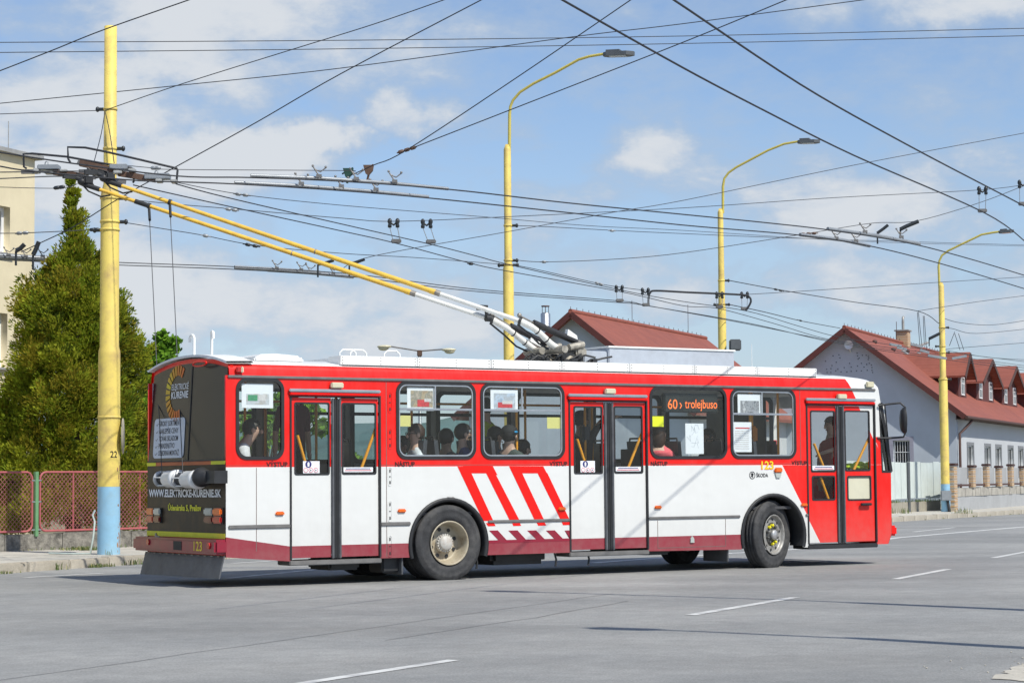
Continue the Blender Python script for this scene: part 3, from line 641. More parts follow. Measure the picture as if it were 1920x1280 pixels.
# oval hinge slots beside the first door
for (py0, py1) in ((735, 774), (803, 842), (875, 911), (938, 978), (1003, 1044)):
    x, z1 = S(731, py0); z0 = S(731, py1)[1]
    hh = plate('hinge', rrect(x-.032, z0, x+.032, z1, .031, 5), [rrect(x-.022, z0+.01, x+.022, z1-.01, .021, 5)], .006, lambda u, v, w: side(u, v, w+.005), M_liv, BUS)
    MB().span((x-.008, -.006, z0+.03), (x+.008, .0, z0+.07)).span((x-.008, -.006, z1-.07), (x+.008, .0, z1-.03)).span((x-.010, -.005, (z0+z1)/2-.006), (x+.010, .0, (z0+z1)/2+.006)).build('hinge_bolt', M_black, hh)
# slanted stripes and the maroon teeth
zt, zm, zb = 1.507, .782, .735
def slant(xt, xb, z0, z1, wt): return None
for (tx0, tx1, bx0, bx1, ty) in ((857.5, 877.5, 904.5, 925.5, 874), (914, 934, 954.5, 975, 886), (955, 974.5, 1003.5, 1021, 874), (1010, 1018.5, 1049.5, 1067, 880)):
    pass
def sp4(a, b, c, d): return [S(*a), S(*b), S(*c), S(*d)]
stripes = [sp4((857.5, 874), (904, 980), (926, 980), (884, 887)), sp4((882.5, 887), (914, 887), (974, 979), (956.5, 979)), sp4((924, 874), (954, 874), (1021, 977), (1003, 977)), sp4((978, 887), (1008, 887), (1067, 976), (1050, 976))]
stripes = [sp4((857.5, 874), (906, 976), (925, 976), (878, 874)), sp4((911, 886), (956, 976), (974.5, 976), (928, 886)), sp4((954.5, 874), (1002.5, 975), (1020.5, 975), (973, 874)), sp4((1007.5, 886), (1051, 974), (1068, 974), (1026, 886))]
for q in stripes: decal('stripe', q, M_red2, BUS, .003)
decal('stripe_bar', [S(868, 873.6), S(884.5, 886.8), S(914, 886.8), S(932.5, 890), S(924, 873.6)], M_red2, BUS, .0034)
decal('stripe_bar', [S(954.5, 873.6), S(978, 886.8), S(1008, 886.8), S(1027, 890), S(1018.5, 873.6)], M_red2, BUS, .0034)
for q in (sp4((911, 980), (915, 986), (929, 985.5), (926, 979.5)), sp4((960, 980), (962.5, 985.5), (977, 985), (974.5, 979.5)), sp4((1006, 979), (1009, 985), (1024, 984.5), (1021, 978.5)), sp4((1053, 978), (1055.5, 984), (1069.5, 983.5), (1069.5, 977.5))): decal('stripe', q, M_red2, BUS, .003)
for (x0, x1, sh) in ((917, 933, 9), (953, 970, 9), (988.5, 1005, 10), (1023.5, 1040, 10), (1058.5, 1069.5, 6)):
    decal('maroon_tooth', [S(x0, 994), S(x0+sh+9, 1013), S(min(x1+sh+9, 1069.5), 1013), S(x1, 993.5)], M_maroon, BUS, .003)
decal('maroon_tooth', [S(913.5, 1012.5), S(914, 1018), S(1069, 1013.5), S(1069, 1008.5)], M_maroon, BUS, .0028)
# lettering
def stext(b, x0, y, x1, h, m, bold=.02, w=.004):
    u0, v0 = S(x0, y); u1 = S(x1, y)[0]; return text('lettering', b, u0, v0, u1-u0, h, side, m, BUS, w, bold)
M_dk = mat('dark_lettering', (.030, .004, .006), .6)
stext('VÝSTUP', 499, 874.5, 539, .056, M_dk, .03); stext('NÁSTUP', 740.5, 874, 777.5, .058, M_dk, .03); stext('VÝSTUP', 1030, 873, 1063.5, .056, M_dk, .03); stext('NÁSTUP', 1220, 872.5, 1251.5, .056, M_dk, .03); stext('VÝSTUP', 1484, 871, 1512.5, .054, M_dk, .03)
stext('123', 1427, 879.3, 1450.5, .118, M_red2, .035, .0035); stext('123', 1427.6, 878.9, 1450, .112, M_ylw, .02, .0048)
stext('ŠKODA', 1418, 894, 1440, .052, M_blackp, .02)
lx, lz = S(1410.3, 890.5)
lg = plate('emblem', arc(lx, lz, .056, 0, 360, 28)[:-1], [arc(lx, lz, .046, 0, 360, 28)[:-1]], .002, lambda u, v, w: side(u, v, w+.004), M_blackp, BUS)
decal('emblem_arrow', [(lx+.62*a, lz+.62*b) for a, b in ((-.05, -.045), (-.01, -.03), (.005, -.05), (.03, -.05), (.02, -.01), (.045, .02), (.02, .05), (-.02, .055), (-.05, .02), (-.02, .01))], M_blackp, lg, .0045)
stext('750 kPa', 838, 934, 852, .022, M_dk, .0); stext('750 kPa', 1444, 927.5, 1456, .022, M_dk, .0)
# marker lamps
for (x, y) in ((524, 962), (752.5, 957), (1053, 953.5), (1233, 950.5), (1507, 946)):
    u, v = S(x, y); MB().bbox((u-.062, -.028, v-.024), (u+.062, -.001, v+.024), .015).build('side_marker', M_orange, BUS)
u, v = S(1458, 880); ind = MB().bbox((u-.072, -.04, v-.045), (u+.072, -.001, v+.030), .015).build('turn_signal', M_orange, BUS)
MB().prism([(u-.06, v-.045), (u+.06, v-.045), (u+.035, v-.12), (u-.035, v-.12)], side, 0.001, .02).build('turn_signal_base', M_clear, ind)
u, v = S(447, 693); tl = MB().bbox((u-.045, -.05, v-.036), (u+.02, -.001, v+.036), .01).build('roof_lamp', M_redlens, BUS); MB().bbox((u+.021, -.05, v-.04), (u+.055, -.001, v+.04), .01).build('roof_lamp_cap', M_cream, tl)
u, v = S(1629, 721); MB().bbox((u-.075, -.05, v-.045), (u+.075, -.001, v+.045), .012).build('front_marker', M_cream, BUS)
u, v = S(1297, 1012); MB().prism([(u-.035, v-.035), (u+.035, v-.035), (u+.03, v+.02), (u, v+.06), (u-.03, v+.02)], side, .001, .02).build('hatch_lock', M_clear, BUS)
# mirror on its bent tube
mp_ = [(10.97, -.02, 2.43), (11.15, -.06, 2.42), (11.38, -.14, 2.41), (11.50, -.18, 2.33), (11.50, -.18, 1.98), (11.49, -.18, 1.62), (11.42, -.15, 1.555), (11.2, -.06, 1.555), (11.0, -.01, 1.56)]
P_ = [S(1647, 760, -.03), S(1665, 757.5, -.08), S(1688, 755, -.2), S(1697, 763, -.25), S(1698.5, 790, -.25), S(1699, 808, -.25), S(1694, 819, -.2), S(1668, 821, -.08), S(1645, 821, -.0)]
mi = MB().tube([(p[0], -o, p[1]) for p, o in zip(P_, (.03, .08, .2, .25, .25, .25, .2, .08, .0))], .016, 8).build('mirror_arm', M_black, BUS)
c = S(1692.5, 788, -.25); Mx = Matrix.Translation((c[0], -.26, c[1])) @ Matrix.Rotation(math.radians(-22), 4, 'Z')
MB().lathe([(0, -.035), (.08, -.03), (.095, 0), (.1, .03)], 20, 0, Mx @ Matrix.Diagonal((1, 1, 2.05, 1)) @ Matrix.Rotation(PI/2, 4, 'Y') @ Matrix.Diagonal((1.0, 1.0, 1.0, 1))).build('mirror_shell', M_black, mi)
bpy.data.objects['mirror_shell'].location = (0, 0, 0)
MB().lathe([(0, .0), (.088, 0)], 20, 0, Mx @ Matrix.Translation((.025, 0, 0)) @ Matrix.Diagonal((1, 1, 2.05, 1)) @ Matrix.Rotation(PI/2, 4, 'Y')).build('mirror_glass', mat('mirror_glass', (.75, .78, .8), .03, 1.0, var=0), mi)
# wheel arches and wheels
for (cx, cz) in WH:
    for yy, sgn in ((0, 1),):
        mb = MB(); n = 26; vs = []
        for k in range(n+1):
            a = math.radians(197-(214)*k/n)
            for (r, w) in ((.618, .0), (.618, .018), (.58, .026), (.56, .0), (.56, -.28)): vs.append((cx+r*math.cos(a), -w, .475+r*math.sin(a)))
        mb.add(vs, [(i*5+j, i*5+j+1, (i+1)*5+j+1, (i+1)*5+j) for i in range(n) for j in range(4)], 0, True); mb.build('wheel_arch', M_rub, BUS)
    MB().span((cx-.62, .32, .35), (cx+.62, 2.1, 1.08)).build('wheel_housing', M_black, BUS)
M_galv_ = mat('hub_silver', (.5, .5, .5), .4, .5, var=.15)
def wheel(cx, cz, y, rot, front, rad=.502):
    w = thing('wheel', None, None); w.parent = BUS; w.location = (cx, y, cz); w.rotation_euler = (0, 0, rot)
    for k_ in ('label', 'category', 'group'):
        if k_ in w: del w[k_]
    A = Matrix.Rotation(PI/2, 4, 'X')          # lathe axis +z -> -y (outward)
    ro, ri, hw = rad, .292, .135
    pr = [(ri, -hw*.8), (ri+.05, -hw), (ro-.05, -hw), (ro-.012, -hw*.82)]
    for k in range(4):
        z0 = -hw*.82+k*(hw*1.64)/4; z1 = z0+hw*1.64/4; pr += [(ro, z0+.008), (ro, z1-.008), (ro-.012, z1)]
    pr += [(ro-.05, hw), (ro-.075, hw+.004), (ro-.08, hw+.001), (ro-.13, hw+.008), (ri+.035, hw+.003), (ri+.02, hw-.012), (ri, hw-.02)]
    MB().lathe(pr, 56, 0, A).build('tyre', M_tyre, w)
    if not front:
        rm = MB().lathe([(.296, hw+.004), (.285, hw+.012), (.272, hw-.004), (.258, .06), (.245, -.02), (.232, -.045), (.215, -.05), (.13, -.03), (.0, -.03)], 40, 0, A).build('rim', M_rim, w)
        for k in range(8):
            a = 2*PI*k/8+.3; MB().prism(arc(.185*math.cos(a), .185*math.sin(a), .026, 0, 360, 12)[:-1], lambda u, v, q: A @ V(u, v, q), -.047, -.034).build('rim_hole', M_black, rm)
        hb = MB().lathe([(.125, -.04), (.125, .0), (.105, .012), (.095, .05), (.085, .062), (.0, .066)], 28, 0, A)
        for k in range(20):
            a = 2*PI*k/20; hb.lathe([(.013, 0), (.013, .024), (0, .024)], 6, 0, A @ Matrix.Translation((.112*math.cos(a), .112*math.sin(a), .004)), False)
        hb.build('hub', M_hub, rm)
    else:
        rm = MB().lathe([(.296, hw+.004), (.285, hw+.010), (.268, hw-.004), (.262, .10), (.25, .085), (.19, .098), (.175, .10), (.16, .06), (.0, .06)], 40, 0, A).build('rim', M_rimg, w)
        for k in range(10):
            a = 2*PI*k/10+.2; MB().prism(arc(.222*math.cos(a), .222*math.sin(a), .020, 0, 360, 10)[:-1], lambda u, v, q: A @ V(u, v, q), .088, .097).build('rim_hole', M_black, rm)
        hb = MB().lathe([(.165, .05), (.165, .085), (.10, .09), (.075, .10), (.072, .15), (.06, .165), (0, .168)], 28, 0, A)
        hb.build('hub', M_hubd, rm); MB().lathe([(.073, .12), (.0735, .15), (.061, .166), (0, .170)], 24, 0, A).build('hub_cap', M_galv_, rm)
        nb = MB(); yb = MB()
        for k in range(10):
            a = 2*PI*k/10+.31; tgt = yb if k in (2, 3, 7, 8) else nb
            tgt.lathe([(.020, .08), (.020, .125), (.010, .135), (0, .135)], 8, 0, A @ Matrix.Translation((.135*math.cos(a), .135*math.sin(a), 0)), False)
            if tgt is yb: yb.prism([(.135*math.cos(a)+.03*math.cos(b), .135*math.sin(a)+.03*math.sin(b)) for b in (a+PI/2, a+PI/2+2.1, a+PI/2+4.2)], lambda u, v, q: A @ V(u, v, q), .118, .126)
        nb.build('wheel_nut', M_hubd, rm); yb.build('nut_pointer', mat('nut_yellow', (.8, .72, .01), .5, var=.1), rm)
    return w
wheel(WH[0][0], .490, .115, 0, False, .505); wheel(WH[0][0], .490, .42, 0, False); wheel(WH[0][0], .490, 2.05, 0, False); wheel(WH[0][0], .490, 2.355, 0, False)
wheel(WH[1][0], .485, .17, math.radians(19), True); wheel(WH[1][0], .485, 2.28, math.radians(19), True)
MB().tube([(WH[0][0], .3, .5), (WH[0][0], 2.2, .5)], .11, 12).ell((WH[0][0], 1.235, .5), (.24, .22, .22)).tube([(WH[1][0], .35, .46), (WH[1][0], 2.1, .46)], .06, 10).build('axle', M_black, BUS)
# mud flaps, tanks and hoses under the floor
for a, b, r_ in (((1.55, .18, .17), (2.0, .8, .34), .03), ((4.1, .28, .16), (5.0, 1.0, .42), .06), ((6.55, .1, .24), (7.0, 1.5, .42), .03), ((2.3, .12, .12), (2.62, .5, .40), .02), ((5.6, 1.2, .3), (8.0, 2.2, .5), .05)): MB().bbox(a, b, r_).build('underfloor_tank', M_black, BUS)
MB().bbox((2.545, .04, .09), (2.57, .55, .40), .008).build('mud_flap', M_rubg, BUS); MB().bbox((7.98, .04, .11), (8.01, .62, .36), .008).build('mud_flap', M_rubg, BUS)
for x in (3.72, 5.0, 5.55): MB().tube([(x, .1, .32), (x+.03, .1, .22), (x+.01, .09, .13)], .014, 6).build('drain_hose', M_rub, BUS)

# ------------------------------------------------------------------ rear face
def rpts(l, o=0.0): return [R(x, y, o) for x, y in l]
def rarc(inset=0.0, n=24):       # upper outline of the rear, right to left
    out = []
    for k in range(n+1):
        u = (2.47-.02-inset)-(2.47-.04-2*inset)*k/n; t = abs(u-1.235)/1.215
        out.append((u, 2.925-inset-.125*t**2.2))
    return out
def ad_mat(name, cols, sc, rough):
    m = pic_mat(name, cols, sc); p = m.node_tree.nodes['Principled BSDF']; p.inputs['Roughness'].default_value = rough; p.inputs['Coat Weight'].default_value = .05; p.inputs['Specular IOR Level'].default_value = .25; return m
M_ad = ad_mat('advert_brown', [(.014, .011, .009), (.042, .028, .016), (.020, .017, .015), (.058, .038, .020)], 1.7, .45)
M_adw = ad_mat('advert_window', [(.009, .010, .012), (.014, .015, .018), (.020, .020, .023)], 1.2, .25)
plate('rear_wall', [(0, .39), (2.47, .39)]+rarc(), [], .04, rear, M_red, BUS)
plate('rear_panel', [(.006, .655), (2.464, .655), (2.464, 1.575), (.006, 1.575)], [], .003, lambda u, v, w: rear(u, v, w+.005), M_ad, BUS)
rw = plate('rear_window', [(.03, 1.60), (2.44, 1.60)]+[(u, z) for u, z in rarc(.055)], [], .004, lambda u, v, w: rear(u, v, w+.006), M_adw, BUS)
mb = MB(); vx = R(353, 780)[0]
mb.prism(rect(vx-.012, 1.61, vx+.012, 2.86), rear, .006, .014); mb.prism(rect(.03, 1.592, 2.44, 1.610), rear, .006, .02)
mb.build('rear_window_seal', M_rub, rw)
def rdec(name, poly, m, w=.012, par=BUS): return plate(name, poly, [], .002, lambda u, v, ww: rear(u, v, ww+w), m, par)
rdec('yellow_band', rect(.004, .615, 2.466, .680), M_lem, .011)
rdec('orange_band', rect(.004, 1.545, 2.466, 1.590), mat('print_orange', (.55, .12, .03), .5), .011)
rdec('yellow_band', rect(.004, 1.545, .30, 1.590), M_lem, .0135); rdec('yellow_band', rect(2.05, 1.545, 2.466, 1.590), M_lem, .0135)
# sun-ray emblem of the advert
cu, cv = R(327, 737)
for k in range(17):
    a = math.radians(62+k*14.2); da = math.radians(5.2); f = 1-abs(k-7)/8.5
    poly = [(cu+r*math.cos(b), cv+r*math.sin(b)) for r, b in ((.235, a-da), (.37, a-da*.95), (.37, a+da*.95), (.235, a+da))]
    rdec('sun_ray', [(u, v) for u, v in poly], mat('ray_%d' % int(f*4), (.62, .07+.42*max(0, f), .012), .5), .013, rw)
def rtext(b, x0, y, x1, h, m, bold=.0, w=.014):
    u0, v0 = R(x0, y); u1 = R(x1, y)[0]; return text('lettering', b, u0, v0, u1-u0, h, rear, m, BUS, w, bold)
rtext('ELEKTRICKÉ', 316.5, 731.5, 348, .078, M_wprint, .0); rtext('KÚRENIE', 316.5, 747.5, 348, .088, M_wprint, .015)
q = [R(287.5, 858.5), R(343.5, 857.5), R(346, 783.5), R(290, 785.5)]
u_ = [p[0] for p in q]; v_ = [p[1] for p in q]
bx = plate('price_board', rrect(min(u_), min(v_), max(u_)-.02, max(v_), .07), [], .002, lambda u, v, ww: rear(u, v, ww+.013), mat('board_white', (.60, .64, .70), .5, var=.04), rw)
for b, y, x1 in (('ŠIROKÝ SORTIMENT', 799, 337), ('NAJLEPŠIE CENY', 813, 333), ('TOVAR SKLADOM', 827, 333), ('PORADENSTVO', 840.5, 327), ('ODBORNÁ MONTÁŽ', 854, 336)):
    rtext(b, 297.5, y, x1, .066, M_blackp, .004, .0155)
    u, v = R(293, y); text('lettering', '✓', u-.03, v-.005, .075, .05, rear, M_blackp, bx, .0155, .0)
rtext('WWW.ELEKTRICKE-KURENIE.SK', 281, 930.5, 416.5, .092, M_wprint, .034); rtext('Údenárska 5, Prešov', 317, 956, 379, .070, M_lem, .035)
# tail lamps
for (px0, px1, order) in ((280.5, 305, 'ow'), (388, 420, 'wo')):
    u0 = R(px0, 965)[0]; u1 = R(px1, 965)[0]; z1 = R(px0, 952)[1]; z0 = z1-.19; um = (u0+u1)/2
    tl = MB().bbox((-.02, 2.47-u0+.008, z0-.008), (-.004, 2.47-u1-.008, z1+.008), .006).build('tail_light', M_black, BUS)
    cols = {'o': (M_orange, M_redlens), 'w': (M_clear, M_darklens)}
    for (a, b, key) in ((u0, um-.006, order[0]), (um+.006, u1, order[1])):
        for (za, zb, mi_) in (((z0+z1)/2+.005, z1, 0), (z0, (z0+z1)/2-.005, 1)):
            MB().bbox((-.055, 2.47-a, za), (-.018, 2.47-b, zb), .018).build('lens', cols[key][mi_], tl)
# bumper, towing hole, number, reflectors, rubber apron
bo = -.16
bu = MB().bbox((bo, -.02, .42), (.03, 2.60, .605), .03).build('rear_bumper', M_maroon, BUS)
zq = R(333, 1020, bo); MB().span((bo-.004, 2.47-zq[0]-.13, .455), (bo+.02, 2.47-zq[0]+.13, .57)).build('towing_hole', M_blackp, bu)
rb = lambda u, v, w: V(bo-w, 2.47-u, v)
u0, v0 = R(363.5, 1031.5, bo); u1 = R(379, 1031.5, bo)[0]; text('lettering', '123', u0, v0, u1-u0, .115, rb, M_ylw, bu, .003, .012)
for px, py in ((278.5, 1015.5), (392, 1022.5)):
    u, v = R(px, py, bo); MB().prism(arc(u, v, .045, 0, 360, 6)[:-1], rb, .0, .018).build('reflector', M_redlens, bu)
MB().tube([(bo-.01, 2.47-R(317, 1005)[0], .61), (bo-.03, 2.47-R(317, 1005)[0], .66)], .014, 6).tube([(bo-.02, 2.47-R(318, 1004)[0]+.05, .625), (bo-.02, 2.47-R(318, 1004)[0]-.08, .615)], .012, 6).build('tow_hitch', M_steel, bu)
fl0 = R(281, 1040, -.02); mb = MB()
mb.add([(-.03, 2.47, .40), (-.03, .0, .40), (-.10, .0, .12), (-.10, 2.48, .10), (-.012, 2.47, .40), (-.012, .0, .40), (-.082, .0, .12), (-.082, 2.48, .10)], [(0, 1, 2, 3), (7, 6, 5, 4), (0, 4, 5, 1), (1, 5, 6, 2), (2, 6, 7, 3), (3, 7, 4, 0)])
ap = mb.build('rubber_apron', M_rubg, BUS)
for k in range(12): MB().bbox((-.045, .10+k*.2, .385), (-.026, .17+k*.2, .40), .004).build('apron_clip', M_steel, ap)
# white lip over the rear window, and small grab loop
mb = MB(); vs = []; n = 22
for k in range(n+1):
    u = .0+2.47*k/n; t = abs(u-1.235)/1.235; z = 2.955-.135*t**2.2
    for (x, dz) in ((-.06, -.012), (-.055, .018), (.30, .028), (.32, .0)): vs.append((x+.06, 2.47-u, z+dz))
mb.add(vs, [(i*4+j, (i+1)*4+j, (i+1)*4+(j+1) % 4, i*4+(j+1) % 4) for i in range(n) for j in range(4)], 0, False); mb.build('roof_lip', M_roof, BUS)
mb = MB(); u, v = R(377, 681); mb.tube([(.03-.02*math.cos(a)*0-.05, 2.47-u+.21*math.cos(a), v-.005+.03*math.sin(a)) for a in np.linspace(0, 2*PI, 20)], .012, 6, caps=False); mb.build('grab_loop', M_red, BUS)
# rope catchers on the rear: drum, cage, dark bracket
for (px, py, px1) in ((297.5, 903, 330), (330.5, 904, 368)):
    u, v = R(px, py, -.2); u2 = R(px1, py-8, -.2)[0]
    y0 = 2.47-u; y1 = 2.47-u2; A = Matrix.Translation((-.17, y0, v+.035)) @ Matrix.Rotation(PI/2, 4, 'X')
    rc = MB().lathe([(0, -.02), (.09, -.02), (.108, -.01), (.108, .012), (.08, .016), (.07, .016)], 28, 0, A).build('rope_catcher', mat('catcher_grey', (.50, .51, .52), .45, .3, var=.15), BUS)
    A2 = A @ Matrix.Translation((0, 0, .02)); Ld = y0-y1
    MB().lathe([(.07, 0), (.07, Ld*.32)], 20, 0, A2).build('drum_core', M_black, rc)
    mb = MB()
    for k in range(5):
        a = 2*PI*k/5+.4; mb.tube([A2 @ V(.095*math.cos(a), .095*math.sin(a), 0), A2 @ V(.095*math.cos(a), .095*math.sin(a), Ld*.32)], .009, 6)
    mb.build('drum_cage', M_white, rc)
    MB().lathe([(0, Ld*.32), (.095, Ld*.32), (.11, Ld*.40), (.11, Ld*.80), (.122, Ld*.82), (.122, Ld), (.0, Ld)], 28, 0, A2).build('drum_cover', M_white, rc)
    MB().box((-.08, y1+.03, v+.02), (.14, .1, .1)).build('catcher_bracket', M_black, rc)
u, v = R(388, 897, -.2)
MB().lathe([(0, 0), (.125, 0), (.125, .05), (.095, .06), (.085, .24), (.0, .24)], 24, 0, Matrix.Translation((-.16, 2.47-R(371, 897, -.2)[0], v+.02)) @ Matrix.Rotation(PI/2, 4, 'X')).span((-.2, 2.47-R(402, 897, -.2)[0], v-.06), (-.02, 2.47-R(384, 897, -.2)[0], v+.10)).build('towing_socket', M_black, BUS)
# rope guides like white hooks on the roof
for px, pyt, pyb, lean in ((364, 628, 666, 1), (397, 622, 664, -1)):
    u, vb = R(px, pyb, .3); vt = R(px, pyt, .3)[1]; y = 2.47-u; r = .045
    pts = [(.3, y, vb-.05), (.3, y, vt-r)]+[(.3-.02*k/8, y+lean*(r-r*math.cos(PI*k/8)), vt-r+r*math.sin(PI*k/8)) for k in range(1, 9)]+[(.28, y+lean*2*r, vt-r-.05)]
    MB().tube(pts, .020, 8).build('rope_guide', M_white, BUS)
# roof hatch, long side cover, equipment box
x0 = S(468, 670, .5)[0]; x1 = S(560, 672, .5)[0]
MB().bbox((x0, .35, 2.86), (x1, 1.25, 2.93), .02).prism([(x0+.06, 2.93), (x1-.03, 2.93), (x1-.05, 2.955), (x0+.35, 2.975), (x0+.12, 2.965)], lambda u, v, w: V(u, w, v), .42, 1.2).build('roof_hatch', M_white, BUS)
mb = MB(); X0, X1 = S(637, 670, .07)[0], S(1531, 697, .07)[0]
nseg = 7
for k in range(nseg):
    a = X0+(X1-X0)*k/nseg; b = X0+(X1-X0)*(k+1)/nseg; mb.bbox((a+.0025, .055, 2.826), (b-.0025, .40, 2.952), .008)
sc_ = mb.build('roof_side_cover', M_white, BUS)
mb = MB()
for k in range(nseg):
    for f in (.03, .52, .97):
        xx = X0+(X1-X0)*(k+f)/nseg
        for zz in (2.85, 2.89, 2.93): mb.box((xx, .0545, zz), (.010, .006, .010))
mb.build('rivet', M_steel, sc_, kind='stuff')
MB().span((X0+.03, .06, 2.80), (X1-.02, .36, 2.829)).build('cover_gap', M_black, sc_)
MB().bbox((X0+.1, 1.9, 2.82), (X1, 2.2, 2.93), .01).bbox((1.9, .5, 2.86), (4.4, 1.9, 2.965), .02).build('roof_cover_panel', M_roof, BUS)
bxm = mat('equipment_grey', (.40, .44, .50), .55, var=.06, dirt=(.25, .25, .27), dscale=2, damt=.4)
a0 = S(1097, 668, .9)[0]; a1 = S(1141, 668, .9)[0]; a2 = S(1377, 675, .9)[0]
eb = MB().bbox((a1+.004, .9, 2.86), (a2, 1.9, S(1141, 651.5, .9)[1]), .012).bbox((a0, .93, 2.86), (a1, 1.85, S(1100, 657, .93)[1]), .012).build('equipment_box', bxm, BUS)
MB().bbox((a1-.01, .88, S(1141, 652, .9)[1]), (a2+.02, 1.92, S(1141, 651, .9)[1]+.022), .008).build('box_lid', M_white, eb)
MB().prism([(a2+.02, 2.86), (a2+.22, 2.86), (a2+.10, 3.0)], lambda u, v, w: V(u, w, v), .88, .92).build('box_brace', bxm, eb)
mb = MB()
for px in (652, 672, 735):
    x, z = S(px, 664, .5); mb.tube([(x-.12, .5, 2.93), (x-.12, .5, 3.02), (x-.07, .5, 3.06), (x+.07, .5, 3.06), (x+.12, .5, 3.02), (x+.12, .5, 2.93)], .012, 6)
mb.build('roof_loop', M_white, BUS)
ax_ = S(1410, 690, 1.2)[0]; MB().tube([(ax_, 1.2, 2.9), (ax_, 1.2, S(1410, 645, 1.2)[1])], .004, 5).build('radio_aerial', M_white, BUS)
# ------------------------------------------------------------------ trolley poles
def projx(P):
    d = P-EYE; return 960+FOC*d.dot(_r)/d.dot(_f)
def on_line(P, Q, px):
    lo, hi = 0.0, 1.0; s0 = projx(P) > px
    for _ in range(50):
        m = (lo+hi)/2
        if (projx(P.lerp(Q, m)) > px) == s0: lo = m
        else: hi = m
    return P.lerp(Q, lo)
def l3(px, py, o): u, z = S(px, py, o); return V(u, o, z)
M_wpole = mat('pole_white', (.74, .74, .70), .4, var=.05, dirt=(.40, .36, .30), dscale=6, damt=.5)
M_spring = mat('spring_black', (.022, .022, .025), .55, var=.4)
M_grim = mat('grimy_steel', (.42, .39, .33), .5, .4, var=.35, scale=14, dirt=(.10, .085, .07), dscale=9, damt=.8)
TIPS = []
for (o, joint, tip, td, yx, arm, spr, cap, rope, rend, lash) in (
        (.95, (974, 601.5), (207, 341.5), 31.0, 813, [(974, 601.5), (998, 613), (1014, 626), (1032, 644), (1050, 656)], ((1000, 605), (1081, 641)), (1069, 629), 318.5, (343, 892), None),
        (1.6, (922, 599), (166, 348.5), 31.4, 767, [(922, 599), (949, 614), (972, 632), (992, 648), (1008, 659)], ((957, 611), (1040, 652)), (1000, 640), 279.5, (304, 892), (278, 259))):
    J = l3(*joint, o); T = bl(at(*tip, td))
    tp = MB()
    mid_w = bl(on_line(BUS_AT+BA*J.x+BN*J.y+V(0, 0, J.z), at(*tip, td), yx))
    pole = MB().tube([J, mid_w], [.035, .031], 12).build('trolley_pole', M_wpole, BUS)
    MB().tube([mid_w, mid_w.lerp(T, .5), T], [.036, .032, .026], 12).tube([mid_w+(T-mid_w)*-.006, mid_w+(T-mid_w)*.012], .041, 12).build('yellow_tube', M_yelp, pole)
    d = (T-J).normalized()
    MB().tube([mid_w-d*.10, mid_w-d*.02], .042, 10, 0).build('pole_clamp', M_steel, pole); MB().tube([mid_w.lerp(T, .36), mid_w.lerp(T, .363)], .039, 10).build('pole_clamp', M_steel, pole)
    pts = [l3(*q, o) for q in arm]
    MB().tube([pts[0], pts[1], pts[2]], [.050, .045, .043], 12).tube([pts[2], pts[3], pts[4]], [.043, .048, .044], 12).build('pole_arm', M_wpole, pole)
    for a_, b_ in ((pts[1], pts[2]), (pts[2], pts[3])):
        c_ = a_.lerp(b_, .6); dd = (b_-a_).normalized(); MB().tube([c_-dd*.008, c_+dd*.008], .052, 12).build('arm_band', M_black, pole)
    MB().tube([pts[0]-d*.03, pts[0]+d*.01], .056, 10).build('arm_band', M_black, pole)
    s0, s1 = l3(*spr[0], o), l3(*spr[1], o)
    sp_ = MB().tube([s0, s1], .047, 14).build('spring_tube', M_spring, pole)
    MB().tube([s0, pts[0].lerp(pts[1], .1)+V(0, 0, .075)], .012, 6).ell(pts[0]+V(0, 0, .08), (.035, .03, .035)).tube([s1, s1+(s1-s0).normalized()*.06], .045, 10).build('spring_rod', M_steel, sp_)
    c_ = l3(*cap, o); dd = (s1-s0).normalized()
    MB().prism([(-.08, -.03), (.12, -.03), (.10, .035), (-.06, .07)], lambda u, v, w: c_+V(u*dd.x, w, u*dd.z+v), -.035, .035).build('arm_cap', M_white, pole)
    random.seed(int(o*10)); mb = MB(); b = pts[4]
    base_z = 2.90
    mb.lathe([(.20, base_z), (.20, base_z+.05), (.12, base_z+.07), (.10, b.z-.02), (.0, b.z)], 16, 0, Matrix.Translation((b.x+.12, o, 0)))
    mb.box((b.x+.12, o, base_z+.01), (.75, .42, .05)); mb.tube([(b.x-.06, o-.22, b.z), (b.x-.06, o+.22, b.z)], .055, 10); mb.tube([(b.x+.05, o-.15, b.z+.03), (b.x+.32, o-.12, b.z+.08)], .05, 10)
    mb.bbox((b.x+.2, o-.14, b.z-.09), (b.x+.38, o+.14, b.z+.03), .02); mb.tube([s1, (b.x+.30, o, b.z+.02)], .04, 8)
    mb.build('pole_base', M_grim, pole)
    mb = MB()
    for k in range(18):
        p = V(b.x+random.uniform(-.3, .45), o+random.uniform(-.26, .26), base_z+random.uniform(.03, .16)); q = p+V(random.uniform(-.3, .3), random.uniform(-.15, .15), random.uniform(-.06, .14)); m_ = p.lerp(q, .5)+V(0, 0, random.uniform(.0, .1)); mb.tube([p, m_, q], .016, 6)
        mb.box(p, (random.uniform(.05, .13), random.uniform(.04, .1), random.uniform(.03, .08)))
    mb.tube([pts[0]+V(.0, .05, -.05), pts[1]+V(0, .06, -.10), pts[2]+V(0, .06, -.13), pts[3]+V(0, .05, -.08)], .014, 6)
    mb.build('base_linkage', M_black, pole, kind='stuff')
